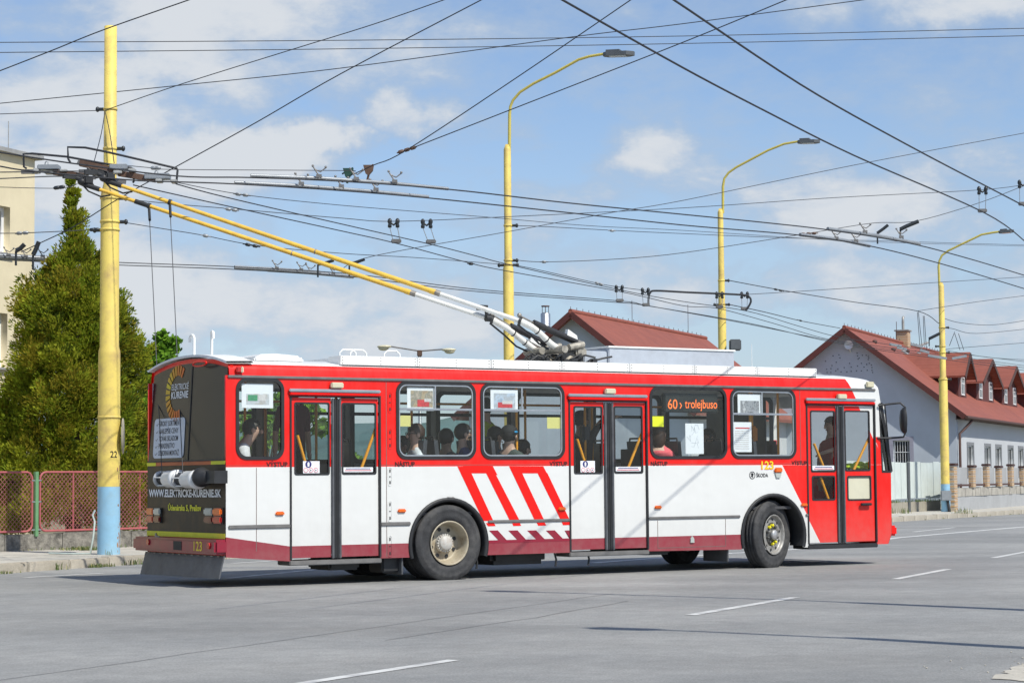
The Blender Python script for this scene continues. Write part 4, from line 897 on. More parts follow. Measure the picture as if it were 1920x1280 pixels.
    if o > 1:
        q = l3(914, 590, o); MB().box(q+V(-.09, 0, .10), (.14, .10, .07)).tube([q+V(-.02, 0, .08), q+V(.0, 0, -.06)], .03, 8).tube([q+V(.03, 0, 0), q+V(.1, .02, .08), q+V(.2, .0, .05)], .008, 5).tube([q+V(-.03, 0, -.05), q+V(.05, 0, -.05)], .05, 10).build('pole_lock', M_black, pole)
    # collector head under the wire
    hd = MB(); t = T
    up = V(0, 0, 1); fx = V(d.x, d.y, 0).normalized()
    hd.tube([t-d*.18, t+d*.10], .036, 8).ell(t+d*.1+V(0, 0, .03), (.075, .07, .06)).bbox(t+fx*.02+V(-.06, -.05, .02), t+fx*.02+V(.08, .05, .14), .02).tube([t+d*.1+V(0, 0, .05), t+fx*.18+V(0, 0, .12)], .035, 8)
    hd.box(t+fx*.22+V(0, 0, .14), (.34, .06, .07)); hd.tube([t-d*.35+V(0, 0, -.03), t-d*.2+V(0, 0, -.10), t+V(0, 0, -.08), t+d*.12+V(0, 0, .0)], .014, 6); hd.tube([t-d*.1+V(0, .05, .05), t+d*.02+V(0, .08, .16), t+d*.18+V(0, .04, .14)], .012, 6)
    hd.build('collector_head', M_black, pole)
    # rope down to the catcher
    rp = bl(on_line(BUS_AT+BA*J.x+BN*J.y+V(0, 0, J.z), at(*tip, td), rope)); e_ = R(rend[0], rend[1], -.25); E = V(-.25, 2.47-e_[0], e_[1])
    MB().tube([rp+V(0, 0, -.03), rp.lerp(E, .35), rp.lerp(E, .7), E], .0062, 5).build('pole_rope', mat('rope_dark', (.07, .07, .075), .8), pole)
    mb = MB().tube([rp-d*.02, rp+d*.02], .045, 10).tube([rp+V(0, 0, -.03), rp.lerp(E, .06)], .02, 6)
    if lash: q = bl(on_line(BUS_AT+BA*J.x+BN*J.y+V(0, 0, J.z), at(*tip, td), 265)); mb.tube([q-d*.12, q+d*.10], .037, 10)
    mb.build('rope_clamp', M_black, pole); TIPS.append(T)
# ------------------------------------------------------------------ interior: seats, poles
def seat(x, y, face=1):
    s = MB()
    s.bbox((x-.22, y-.22, 1.30), (x+.22, y+.22, 1.36), .03)
    b = x-face*.22
    s.prism([(b-.03, 1.34), (b+.03, 1.34), (b-face*.05+.03, 1.86), (b-face*.05-.03, 1.86)], lambda u, v, w: V(u, w, v), y-.21, y+.21)
    o = s.build('passenger_seat', M_seat, BUS)
    MB().tube([(b-face*.05, y-.19, 1.8), (b-face*.055, y-.16, 1.90), (b-face*.055, y+.16, 1.90), (b-face*.05, y+.19, 1.8)], .014, 6).build('seat_grip', M_black, o)
    MB().tube([(x, y, .9), (x, y, 1.31)], .03, 8).build('seat_leg', M_black, o)
for (x, y, f) in ((.45, .42, 1), (2.75, .42, -1), (3.1, .95, -1), (3.45, .42, 1), (3.0, 2.0, 1), (4.05, .42, 1), (4.35, .42, 1), (4.75, .95, 1), (6.95, .45, 1), (7.55, .45, 1), (8.35, .45, 1), (8.95, .45, 1), (1.2, 2.0, 1), (5.8, 2.0, 1), (7.4, 2.0, 1), (8.4, 2.0, 1)): seat(x, y, f)
for (x, y) in ((.62, .75), (1.28, 1.5), (1.85, .55), (2.1, 1.6), (3.55, 1.5), (4.72, .6), (5.45, 1.5), (5.95, .7), (6.15, 1.5), (6.42, 1.2), (8.85, .55), (9.05, .75), (9.35, .5), (9.9, 1.7)):
    MB().tube([(x, y, .9), (x, y, 2.62)], .019, 8).build('grab_pole', M_yel, BUS)
for y in (2.0,): MB().tube([(.3, y, 2.42), (10.0, y, 2.42)], .017, 8).build('grab_rail', M_yel, BUS)
for (x, y) in ((1.86, .58), (5.96, .72), (3.56, 1.48), (9.06, .75)): MB().bbox((x-.07, y-.06, 1.85), (x+.07, y+.06, 2.1), .03).build('ticket_machine', mat('machine_orange', (.62, .22, .02), .5) if x > 9 else M_seat, BUS)
MB().bbox((9.42, .9, .9), (9.46, 2.35, 2.55), .01).bbox((6.6, .035, .9), (6.62, .75, 1.75), .01).build('cab_partition', M_seat, BUS)

# ------------------------------------------------------------------ passengers
DG = None
SKIN = [mat('skin_a', (.56, .36, .27), .55, var=.06), mat('skin_b', (.45, .28, .20), .55, var=.06)]
HAIRS = {'dark': mat('hair_dark', (.012, .009, .008), .5, var=.3), 'brown': mat('hair_brown', (.045, .022, .013), .5, var=.3)}
CL = lambda n, c: mat('cloth_'+n, c, .85, var=.12, scale=14, bump=.2, bscale=30)
EYE_M = mat('eye_dark', (.02, .015, .012), .3)
def person(label, X, y, top, face, shirt, pants=(.03, .035, .05), hair='dark', skin=0, stand=False, lean=0.0, nod=0.0, sleeve=.5, arms=None, cap=None, longhair=False, glasses=False, group='passengers riding in the trolleybus', sc=1.0, extra=None):
    """face: heading in the bus frame in degrees (0 = forward). top: height of the crown above the road"""
    zs = .905 if stand else 1.37
    hip = .92*sc if stand else 0.10
    H = hip+.50*sc                      # shoulder height above zs
    hd = top-zs-.125*sc                 # head centre
    sh = hd-.245*sc
    hp = V(0, 0, max(.1, sh-.50*sc))
    vs = [hp, V(.0+lean*.2, 0, hp.z+.20*sc), V(lean*.6, 0, sh-.03), V(lean*.85, 0, sh+.07*sc)]
    hc = V(lean+nod*.3, 0, sh+.245*sc)
    r = [(.16, .14), (.155, .125), (.19, .13), (.072, .072)]
    E = [(0, 1, 'shirt'), (1, 2, 'shirt'), (2, 3, 'skin')]
    def add(p, rad, par, kind): vs.append(p); r.append(rad if isinstance(rad, tuple) else (rad, rad)); E.append((par, len(vs)-1, kind)); return len(vs)-1
    a = add(hc+V(-.005, 0, -.075), .080, 3, 'skin'); b = add(hc+V(.008, 0, .0), (.100, .100), a, 'skin'); c_ = add(hc+V(-.012, 0, .065), (.092, .092), b, 'skin')
    for s in (1, -1):
        sho = add(V(lean*.6, s*.185, sh-.05), .075, 2, 'shirt')
        A = (arms or {}).get(s)
        if A is None:
            el = V(lean*.5+.05, s*.235, sh-.32*sc); wr = V(.24+lean*.4, s*.17, sh-.42*sc) if not stand else V(.03, s*.25, sh-.58*sc)
        else: el, wr = V(*A[0]), V(*A[1])
        el_i = add(el, .047, sho, 'sleeve'); wi = add(wr, .032, el_i, 'fore')
        d = (wr-el).normalized(); sd = V(0, 0, 1).cross(d)
        if sd.length < .1: sd = V(1, 0, 0)
        sd.normalize(); pl = add(wr+d*.07, .030, wi, 'skin')
        for k in range(4):
            k0 = add(wr+d*.10+sd*(.030-.02*k), .0105, pl, 'skin'); k1 = add(wr+d*(.135+.006*(k in (1, 2)))+sd*(.031-.021*k)+V(0, 0, -.012), .009, k0, 'skin'); add(wr+d*(.155+.008*(k in (1, 2)))+sd*(.030-.02*k)+V(0, 0, -.03), .008, k1, 'skin')
        t0 = add(wr+d*.045+sd*.045, .011, wi, 'skin'); add(wr+d*.085+sd*.058+V(0, 0, -.01), .009, t0, 'skin')
        if stand:
            k1 = add(hp+V(0, s*.10, -.06), .095, 0, 'pants'); kn = add(V(.02, s*.11, hp.z*.5), .062, k1, 'pants'); an = add(V(-.01, s*.11, .09), .043, kn, 'pants'); add(V(.12, s*.12, .04), .036, an, 'shoe')
        else:
            k1 = add(hp+V(.08, s*.10, -.02), .085, 0, 'pants'); kn = add(V(.42, s*.12, hp.z), .066, k1, 'pants'); an = add(V(.40, s*.12, hp.z-.42), .045, kn, 'pants'); add(V(.52, s*.13, hp.z-.47), .036, an, 'shoe')
    me = bpy.data.meshes.new('tmp'); me.from_pydata([v[:] for v in vs], [(e[0], e[1]) for e in E], [])
    ob = bpy.data.objects.new('tmp', me); COL.objects.link(ob)
    sk = ob.modifiers.new('s', 'SKIN'); sk.use_smooth_shade = True
    for i, d in enumerate(me.skin_vertices[0].data): d.radius = r[i]; d.use_root = (i == 0)
    su = ob.modifiers.new('u', 'SUBSURF'); su.levels = su.render_levels = 1
    dg = bpy.context.evaluated_depsgraph_get(); m2 = bpy.data.meshes.new_from_object(ob.evaluated_get(dg)); bpy.data.objects.remove(ob)
    m2.materials.clear()
    mats = [SKIN[skin], CL('%s' % '_'.join('%02d' % int(c*99) for c in shirt), shirt), CL('%s' % '_'.join('%02d' % int(c*99) for c in pants), pants), M_black]
    for x in mats: m2.materials.append(x)
    P0 = np.array([vs[e[0]][:] for e in E]); P1 = np.array([vs[e[1]][:] for e in E]); D = P1-P0; dd = (D*D).sum(1)+1e-9
    kind = [e[2] for e in E]
    for p in m2.polygons:
        c = np.array(p.center[:]); t = np.clip(((c-P0)*D).sum(1)/dd, 0, 1); q = P0+D*t[:, None]; k = int((((c-q)**2).sum(1)).argmin()); kd = kind[k]
        if kd == 'sleeve': m = 1 if t[k] < sleeve*2 else 0
        elif kd == 'fore': m = 1 if sleeve > .8 else 0
        else: m = {'skin': 0, 'shirt': 1, 'pants': 2, 'shoe': 3}[kd]
        if kd == 'skin' and k == 2 and t[k] < .35: m = 1
        p.material_index = m; p.use_smooth = True
    # shape the head: narrower jaw, nose, brow
    for v in m2.vertices:
        q = v.co-hc
        if q.z > -.15 and q.length < .2:
            if abs(q.y) < .016 and q.x > .05 and -.03 < q.z < .03: v.co.x += .022
            if q.z < -.05 and q.x > .02: v.co.y *= .82
    if isinstance(label, str): name = 'person'
    o = link(name, m2, None, label=label, cat='person', group=group)
    Rz = Matrix.Rotation(math.radians(face), 4, 'Z')
    o.matrix_world = Matrix.Translation(BUS_AT) @ Matrix.Rotation(YAW, 4, 'Z') @ Matrix.Translation((X, y, zs)) @ Rz
    # hair: a shell round the skull, open at the face
    mb = MB(); mb.ell((hc.x-.012, 0, hc.z+.034), (.125, .108, .122), 0, 18, 12)
    keep = []
    for f in mb.f:
        c = sum((V(*mb.v[i]) for i in f), V(0, 0, 0))/len(f)-hc
        if (c.x > .055 and c.z < .07) or c.z < (-.088 if not longhair else -.1) or (c.x > .01 and c.z < -.0): continue
        keep.append(f)
    mb.f = keep; mb.m = [0]*len(keep); mb.s = [True]*len(keep)
    if longhair: mb.ell((hc.x-.06, 0, hc.z-.06), (.075, .105, .16), 0, 14, 8)
    for i, q in enumerate(mb.v): mb.v[i] = (q[0]+random.uniform(-.004, .004), q[1]+random.uniform(-.004, .004), q[2]+random.uniform(-.004, .004))
    mb.build('hair', HAIRS[hair], o)
    for s in (1, -1): MB().ell((hc.x+.097, s*.036, hc.z+.014), (.010, .013, .007), 0, 8, 5).build('eye', EYE_M, o); MB().ell((hc.x-.002, s*.102, hc.z-.008), (.024, .012, .036), 0, 8, 6).build('ear', SKIN[skin], o)
    MB().ell((hc.x+.118, 0, hc.z-.02), (.022, .017, .030), 0, 8, 6).build('nose', SKIN[skin], o)
    MB().ell((hc.x+.092, 0, hc.z-.068), (.012, .029, .007), 0, 8, 4).build('mouth', mat('lip', (.30, .10, .09), .5), o)
    if glasses:
        g = MB()
        for s in (1, -1): g.tube([(hc.x+.116, s*.04+.031*math.cos(a), hc.z+.012+.023*math.sin(a)) for a in np.linspace(0, 2*PI, 13)], .004, 5, caps=False); g.tube([(hc.x+.114, s*.074, hc.z+.016), (hc.x-.01, s*.108, hc.z+.014)], .006, 5)
        g.build('glasses', M_black, o)
    if cap:
        g = MB(); g.ell((hc.x-.006, 0, hc.z+.062), (.136, .120, .105), 0, 16, 8); g.prism([(.085, -.085), (.23, -.055), (.25, 0), (.23, .055), (.085, .085)], lambda u, v, w: hc+V(u, v, w), .055, .068); co = g.build('cap', mat('cap_cloth', cap, .8), o)
        MB().ell((hc.x-.03, -.112, hc.z+.06), (.06, .016, .017), 0, 8, 5).build('cap_logo', mat('cap_blue', (.02, .30, .62), .6), co)
    if extra: extra(o, hc, sh)
    return o
def hx(px, py, y): return S(px, py, y)
def seated(px, pyt, y, **k):
    x, z = S(px, pyt, y); return x, y, z
def bag_strap(o, hc, sh): MB().tube([(.02, .13, sh+.02), (-.125, .04, sh-.12), (-.13, -.08, sh-.30)], .012, 6).build('bag_strap', M_black, o)
def vest_band(o, hc, sh): MB().lathe([(.20, sh-.33), (.20, sh-.28)], 20, 0, Matrix.Diagonal((.82, 1.06, 1, 1))).build('reflective_band', M_wprint, o)
x, y, z = seated(455, 788, .55); person('dark-haired passenger in a white shirt looking down in the rearmost window', x-.03, y, z, -20, (.62, .64, .68), nod=.35, lean=.05)
x, y, z = seated(571, 736, .95); person('standing passenger in a dark maroon shirt behind the first door', x-.17, y, z+.18, 90, (.10, .022, .034), (.02, .014, .016), stand=True, skin=1)
x, y, z = seated(779, 797, .42); person('young man with glasses in a white t-shirt facing back behind the second window', x, y, z, 172, (.66, .70, .74), hair='brown', glasses=True, sleeve=.35)
x, y, z = seated(754, 820, .98); person('shaded passenger with dark hair behind the young man in the white t-shirt', x, y, z, 175, (.12, .09, .05), skin=1)
x, y, z = seated(837, 806, 1.05); person('dark-haired passenger in a grey shirt between two others in the second window', x, y, z, 28, (.13, .12, .12), skin=1)
x, y, z = seated(869, 797, .42); person('dark-haired young man with glasses in a navy shirt facing forward in the second window', x, y, z, -12, (.035, .055, .17), glasses=True, sleeve=.4)
x, y, z = seated(930, 802, .85); person('dark-haired passenger in a blue shirt beside the passenger with the cap', x, y, z, -8, (.03, .13, .24), skin=1)
x, y, z = seated(955, 801, .42); person('passenger in a dark cap with a blue mark and a dark green shirt', x, y, z, 35, (.055, .075, .068), cap=(.010, .011, .013), sleeve=.5)
x, y, z = seated(981, 829, .80); person('small dark-haired child sitting behind the passenger with the cap', x, y, z, 5, (.10, .09, .09), sc=.85)
x, y, z = seated(909, 762, 1.55); person('standing passenger in a neon yellow vest deep inside the third window', x, y, z+.10, 100, (.42, .52, .02), stand=True, extra=vest_band)
x, y, z = seated(1090, 775, .9); person('standing passenger in dark clothes reaching forward behind the second door', x, y, z+.02, 0, (.030, .030, .035), stand=True, skin=1, sleeve=.4, arms={-1: ((.18, -.24, 1.24), (.42, -.20, 1.30))})
x, y, z = seated(1234, 797, .42); person('woman with brown hair in a coral pink top with a bag strap', x, y, z, 55, (.80, .13, .16), hair='brown', longhair=True, sleeve=.3, extra=bag_strap)
x, y, z = seated(1327, 806, 1.2); person('shaded passenger in dark clothes behind the map poster', x, y, z, 180, (.03, .03, .035), skin=1)
x, y, z = seated(1556, 783, .85); person('person in a red shirt facing back behind the front door', x+.02, y, z, 178, (.42, .03, .025), hair='brown', skin=0, sleeve=.4, stand=True, arms={1: ((.06, .25, .86), (.27, .18, .80))})
# safety vest lying on the dashboard
mb = MB(); random.seed(5)
c0 = S(1610, 872, .35)
for k in range(16):
    mb.ell((c0[0]+random.uniform(-.14, .28), .35+random.uniform(-.12, .15), 1.44+random.uniform(.0, .09)), (random.uniform(.06, .11), .07, .035), 0, 9, 5, )
o = mb.build('safety_vest', mat('vest_neon', (.55, .80, .03), .75, var=.25, scale=20), None, label='crumpled neon yellow safety vest lying on the dashboard behind the front door', cat='vest')
o.matrix_world = Matrix.Translation(BUS_AT) @ Matrix.Rotation(YAW, 4, 'Z')

# ------------------------------------------------------------------ poles and lamps
M_py = mat('pole_paint', (.76, .59, .14), .55, var=.05, scale=3, dirt=(.46, .32, .13), dscale=2.6, damt=.9)
M_pb = mat('pole_blue', (.27, .50, .68), .6, var=.10, scale=3, dirt=(.30, .40, .44), dscale=2.5, damt=.6)
M_olive = mat('arm_paint', (.55, .46, .10), .5, var=.08)
M_rust = mat('rust', (.34, .19, .10), .9, var=.4, scale=20)
M_lamp = mat('lamp_housing', (.09, .10, .11), .5, var=.15)
M_wire = mat('wire_dark', (.020, .022, .028), .6, var=.1)
M_ins = mat('insulator_dark', (.018, .022, .026), .4, var=.2)
M_brown = mat('insulator_brown', (.10, .055, .035), .6, var=.3)
M_galv = mat('galvanised', (.30, .32, .34), .5, .4, var=.15)
def pole_pipe(name, par, prof, m, loc=(0, 0, 0), n=28): return MB().lathe(prof, n, 0, Matrix.Translation(loc)).build(name, m, par)
def band(par, z, r, loc=(0, 0, 0), hook=None):
    o = MB().lathe([(r, z-.02), (r+.012, z-.018), (r+.012, z+.018), (r, z+.02)], 20, 0, Matrix.Translation(loc)).build('clamp_band', M_py, par)
    if hook is not None: MB().tube([(r*math.cos(hook), r*math.sin(hook), z), ((r+.09)*math.cos(hook), (r+.09)*math.sin(hook), z)], .03, 8).ell(((r+.11)*math.cos(hook), (r+.11)*math.sin(hook), z), (.036, .036, .048), 0, 10, 6).build('wire_anchor', M_ins, o)
    return o
# the thick traction pole on the left
base = V(-6.78, 35.94, .135)
tp_ = thing('traction_pole', 'thick yellow steel pole with a blue foot standing on the left pavement', 'pole', base)
def zp(py): return at(205, py, 35.94).z-.135
def rp_(w): return w/2*36.0/FOC
MB().lathe([(rp_(42), 0), (rp_(41.5), zp(912))], 36, 0).build('painted_foot', M_pb, tp_)
MB().lathe([(rp_(41.3), zp(912)+.001), (rp_(40.5), zp(665)), (rp_(40), zp(658)), (rp_(35.5), zp(650)), (rp_(34.5), zp(369)), (rp_(33), zp(362)), (rp_(24.5), zp(345)), (rp_(23.2), zp(50)), (0, zp(49.5))], 36, 0).build('shaft', M_py, tp_)
for py, w, h in ((782, 41, None), (279, 24.6, 0.0), (372, 35, 0.0), (416, 35, .1), (431, 35, 3.0), (205, 24.2, 3.1)): band(tp_, zp(py), rp_(w), hook=h)
q = -PI/2
cyl = lambda rr: (lambda u, v, w: V((rr+w)*math.cos(u/rr+q), (rr+w)*math.sin(u/rr+q), v))
text('lettering', '22', .055, zp(857.5), .125, .105, cyl(rp_(41.2)), M_blackp, tp_, .004, .01)
mb = MB()
for k in range(18):
    a = -.35+random.gauss(0, .12); zz = random.choice([random.uniform(.05, .35), random.uniform(.2, 1.9), random.uniform(.25, .34)])
    rr = rp_(41.6)+.0015; w_, h_ = random.uniform(.006, .022), random.uniform(.01, .06)
    mb.prism([(u, v) for u, v in arc(0, 0, 1, 0, 360, 7)[:-1]], lambda u, v, w: V((rr+w)*math.cos(a+u*w_/rr), (rr+w)*math.sin(a+u*w_/rr), zz+v*h_), 0, .001)
mb.build('rust_spot', M_rust, tp_, kind='stuff')
sg = MB().lathe([(0, -.008), (.30, -.008), (.30, .008), (0, .008)], 28, 0, Matrix.Translation((rp_(41)+.03, .10, zp(817))) @ Matrix.Rotation(math.radians(6), 4, 'Z') @ Matrix.Rotation(PI/2, 4, 'Y')).build('sign_disc', mat('sign_back', (.34, .30, .22), .6), tp_)
MB().beam((rp_(38), .05, zp(817)), (rp_(41)+.03, .1, zp(817)), .03, .03).build('sign_bracket', M_black, sg)
MB().tube([(-1.05, .25, .02), (-.6, -.02, .016), (-.28, -.12, .02), (-.235, -.11, .3), (-.215, -.10, .55), (-.25, -.1, .66), (-.21, -.1, .74)], .016, 6).build('loose_cable', mat('cable_pale', (.50, .58, .54), .6), tp_)
# street lamps: yellow tube, swan neck, dark flat head
def lamp(label, px, Y, base_px, breaks, widths, arm_px, head_px, foot=None, group='tall yellow street lamps along the far pavement'):
    P = at(base_px[0], base_px[1], Y); t = thing('street_lamp', label, 'street lamp', (P.x, Y, .131), 0, group)
    zz = lambda y: at(px, y, Y).z-.131
    r = lambda w: w/2*Y/FOC
    prof = [(r(widths[0]), 0)]
    for (py, w0, w1) in breaks: prof += [(r(w0), zz(py)-.05), (r(w1), zz(py)+.06)]
    zt = prof[-1][1]
    MB().lathe(prof+[(prof[-1][0]*.96, zz(arm_px[0][1])), (0, zz(arm_px[0][1]))], 24, 0).build('shaft', M_py, t)
    pts = [at(x, y, Y)-V(P.x, Y, .131) for x, y in arm_px]
    # the arm leans out over the road: pull it towards the viewer's side
    x0 = pts[0].x
    pts = [V(p.x, -(p.x-x0)*.35, p.z*1.0) for p in pts]
    kk = [V((p.x+P.x)*(Y+p.y)/Y-P.x, p.y, (p.z+.131-EYE.z)*(Y+p.y)/Y+EYE.z-.131) for p in pts]
    MB().tube(kk[:-1], [r(widths[1])]*2+[r(widths[1])*.85]*(len(kk)-3), 12).build('arm', M_olive, t)
    a, b = kk[-2], kk[-1]; d = (b-a); L = d.length; d.normalize(); s = V(0, 0, 1).cross(d).normalized(); up = d.cross(s)
    hm = MB()
    hm.prism([(0, -.05), (L*.12, -.13), (L*.8, -.15), (L, -.05), (L, .05), (L*.8, .15), (L*.12, .13), (0, .05)], lambda u, v, w: a+d*u+s*v+up*w, -.06, .025)
    hm.prism([(L*.1, -.09), (L*.55, -.10), (L*.55, .10), (L*.1, .09)], lambda u, v, w: a+d*u+s*v+up*w, .0252, .075)
    h = hm.build('lamp_head', M_lamp, t)
    MB().prism([(L*.2, -.1), (L*.75, -.12), (L*.75, .12), (L*.2, .1)], lambda u, v, w: a+d*u+s*v+up*w, -.072, -.0602).build('lamp_glass', M_clear, h)
    return t, P, zz, r
L2, P2, z2, r2 = lamp('yellow street lamp rising behind the middle of the trolleybus', 956, 47, (957, 1000), [(500, 20, 14.5), (276, 13.5, 7)], (20, 6.0), [(955, 285), (955.5, 215), (957, 200), (962, 188), (975, 173), (1000, 157), (1040, 137), (1085, 112), (1105, 106), (1132, 101.5), (1189, 99)], None)
L3, P3, z3, r3 = lamp('yellow street lamp with a black box behind the front half of the roof', 1357, 60, (1359.5, 1000), [(575, 15.5, 12.5), (525, 12.3, 11.5), (395, 10.5, 5.6)], (15.5, 5.0), [(1355.5, 400), (1355.5, 350), (1358, 335), (1366, 324), (1380, 314), (1440, 282), (1470, 270), (1496, 265.5), (1537, 264)], None)
L4, P4, z4, r4 = lamp('yellow street lamp with a blue foot on the right pavement beside the houses', 1767, 72.4, (1773.5, 956), [(935, 16.4, 16.2), (708, 16, 11.5), (533, 10.5, 5.2)], (16.5, 4.6), [(1761.5, 540), (1760, 500), (1761, 490), (1766, 479), (1778, 470), (1840, 440), (1862, 436), (1873, 434.5), (1901, 432)], None)
for (t, z, py, w, hs) in ((L2, z2, 497, 16, (0, 3.1)), (L2, z2, 423, 14.5, (0.,)), (L2, z2, 488, 15, (.2,)), (L3, z3, 526, 12.2, (0,)), (L3, z3, 571, 12.5, (0, 3.1)), (L4, z4, 614, 11.5, (0,)), (L4, z4, 649, 11.8, (3.1,)), (L4, z4, 661, 12, (0,)), (L4, z4, 711, 16.3, (0,))):
    for h in hs: band(t, z(py), w/2*t.location.y/FOC, hook=h)
MB().lathe([(r4(16.8), 0), (r4(16.8), z4(907))], 24, 0).build('painted_foot', M_pb, L4)
MB().bbox((-.20, -.30, z4(938)), (.14, -.13, z4(919)), .02).build('junction_box', M_galv, L4)
MB().tube([(-.02, -.2, z4(938)), (-.0, -.2, .6), (.08, -.22, 0)], .05, 8).build('cable_pipe', M_black, L4)
bq = at(1379, 647, 59.8)-V(P3.x, 60, .131)
MB().bbox((bq.x-.17, -.35, bq.z-.15), (bq.x+.15, -.05, bq.z+.16), .03).prism([(bq.x-.17, bq.z-.15), (bq.x-.1, bq.z-.15), (bq.x-.1, bq.z-.3), (bq.x-.17, bq.z-.3)], lambda u, v, w: V(u, w, v), -.2, -.1).build('control_box', M_lamp, L3)
# double-armed lamp far behind
Pd = at(787, 700, 120); td_ = thing('double_lamp', 'distant grey street lamp with two arms above the trolleybus roof', 'street lamp', (Pd.x, 120, .131))
zt = at(787, 658, 120).z-.131
MB().lathe([(.11, 0), (.08, zt), (0, zt)], 12, 0).build('shaft', M_galv, td_)
MB().bbox((-.14, -.1, zt-.3), (.14, .1, zt+.05), .03).build('bracket', M_brown, td_)
for s, px, py in ((-1, 724, 648), (1, 838, 654)):
    q = at(px, py, 120)-V(Pd.x, 120, .131); a = MB().tube([(0, 0, zt), (q.x, 0, q.z)], .045, 6).build('arm', M_trim, td_)
    MB().ell((q.x+s*.1, 0, q.z-.05), (.42, .3, .10), 0, 14, 6).ell((q.x+s*.15, 0, q.z-.14), (.3, .22, .14), 0, 12, 6).build('lamp_head', M_cream, a)
# two more posts stand right of the picture; their shadows cross the road
def simple_lamp(label, bx, by, arm, h=10.4):
    t = thing('street_lamp', label, 'street lamp', (bx, by, 0), 0, None)
    MB().lathe([(.16, 0), (.16, 4.6), (.12, 4.8), (.10, 7.4), (.05, 7.6), (.05, h-1.6), (0, h-1.6)], 16, 0).build('shaft', M_py, t)
    d = V(*arm, 0).normalized(); Ln = V(*arm, 0).length
    pts = [V(0, 0, h-1.8), V(0, 0, h-1.4)+d*.05, V(0, 0, h-1.1)+d*.3, d*Ln*.8+V(0, 0, h-.15), d*Ln+V(0, 0, h-.05)]
    MB().tube(pts, .045, 8).build('arm', M_olive, t)
    e = pts[-1]; s = V(-d.y, d.x, 0)
    MB().prism([(0, -.05), (.1, -.13), (.6, -.14), (.75, 0), (.6, .14), (.1, .13)], lambda u, v, w: e+d*u+s*v+V(0, 0, w), -.05, .04).build('lamp_head', M_lamp, t)
simple_lamp('yellow street lamp just right of the picture whose shadow crosses the road', 7.96, 18.2, (-2.1, 1.4), 9.6)
simple_lamp('yellow lamp post right of the picture throwing the nearer shadow', 7.2, 13.2, (-.9, .5), 8.6)

# ------------------------------------------------------------------ overhead wires
def wire_pts(px, dep):
    """px: image points, dep: ('z', h) for a wire at constant height, or (d0, d1) depths of its ends (1/depth linear along the picture)"""
    out = []
    L = [0]
    for a, b in zip(px, px[1:]): L.append(L[-1]+math.hypot(b[0]-a[0], b[1]-a[1]))
    for (x, y), l in zip(px, L):
        if dep[0] == 'z': out.append(atz(x, y, dep[1]))
        else:
            t = l/L[-1]; out.append(at(x, y, 1/((1-t)/dep[0]+t/dep[1])))
    return out
def smooth(px, n=6):
    if len(px) < 3: return px
    out = []
    P = [px[0]]+list(px)+[px[-1]]
    for i in range(1, len(P)-2):
        p0, p1, p2, p3 = P[i-1], P[i], P[i+1], P[i+2]
        for k in range(n):
            t = k/n; out.append(tuple(.5*((2*p1[j])+(-p0[j]+p2[j])*t+(2*p0[j]-5*p1[j]+4*p2[j]-p3[j])*t*t+(-p0[j]+3*p1[j]-3*p2[j]+p3[j])*t**3) for j in (0, 1)))
    out.append(tuple(px[-1])); return out
def wire(name, label, px, dep, r, group, m=None, sm=True):
    pts = wire_pts(smooth(px) if sm else px, dep)
    return MB().tube(pts, r, 6).build(name, m or M_wire, None, label=label, cat='wire', group=group)
GC = 'overhead contact wires'; GS = 'thin span wires'
H = ('z', 5.75)
wire('contact_wire', 'thick black contact wire from the top centre down to the right edge, lower of two', [(1010, -26), (1054, 0), (1280, 127), (1440, 211), (1600, 291), (1842, 397), (1925, 455)], H, .011, GC)
wire('contact_wire', 'thick black contact wire slanting across the top right corner, upper of two', [(1215, -28), (1263, 0), (1500, 158), (1700, 271), (1916, 384), (1990, 425)], H, .011, GC)
wire('contact_wire', 'black contact wire carrying the upper grey splice bar in the middle', [(-30, 284), (0, 286), (140, 307), (330, 330), (470, 333), (640, 340), (840, 355), (1060, 380), (1280, 402), (1440, 418), (1560, 432), (1700, 455), (1810, 483), (1930, 519)], H, .011, GC)
wire('contact_wire', 'black contact wire carrying the lower grey splice bar in the middle', [(-30, 308), (0, 312), (60, 321), (250, 338), (330, 341), (440, 345), (620, 356), (800, 371), (1040, 396), (1280, 422), (1500, 441), (1630, 461), (1770, 496), (1930, 544)], H, .011, GC)
wire('contact_wire', 'contact wire running just above the trolley poles to the middle lamp', [(330, 345), (420, 369), (640, 420), (807, 458), (897, 481), (950, 495), (1160, 543), (1280, 565), (1400, 583), (1500, 612), (1570, 631), (1670, 646), (1760, 658), (1940, 680)], ('z', 5.7), .009, GC)
wire('contact_wire', 'contact wire running right along the yellow trolley poles', [(250, 347), (420, 385), (640, 433), (742, 456), (880, 493), (950, 508), (1160, 546), (1280, 573), (1345, 578), (1450, 606), (1545, 634), (1640, 648), (1760, 664), (1940, 688)], ('z', 5.7), .009, GC)
wire('contact_wire', 'upper wire of the low pair from the left edge under the poles', [(-30, 477), (0, 479), (200, 491), (440, 500), (640, 512), (760, 526), (900, 543), (1160, 564), (1215, 573), (1380, 603), (1540, 635), (1640, 652), (1760, 668), (1940, 692)], ('z', 5.75), .010, GC)
wire('contact_wire', 'lower wire of the low pair from the left edge under the poles', [(-30, 485), (0, 487), (200, 496), (440, 505), (640, 517), (760, 531), (900, 547), (1160, 567), (1200, 571), (1400, 605), (1540, 637), (1640, 655), (1760, 672), (1940, 697)], ('z', 5.7), .010, GC)
wire('contact_wire', 'black wire from the left edge along the top of the crossing', [(-20, 334), (0, 335), (90, 331), (140, 331)], (31, 31.5), .009, GC)
wire('contact_wire', 'black wire from the left edge into the middle of the crossing', [(-20, 322), (0, 323), (130, 321), (170, 322)], (31, 31.5), .009, GC)
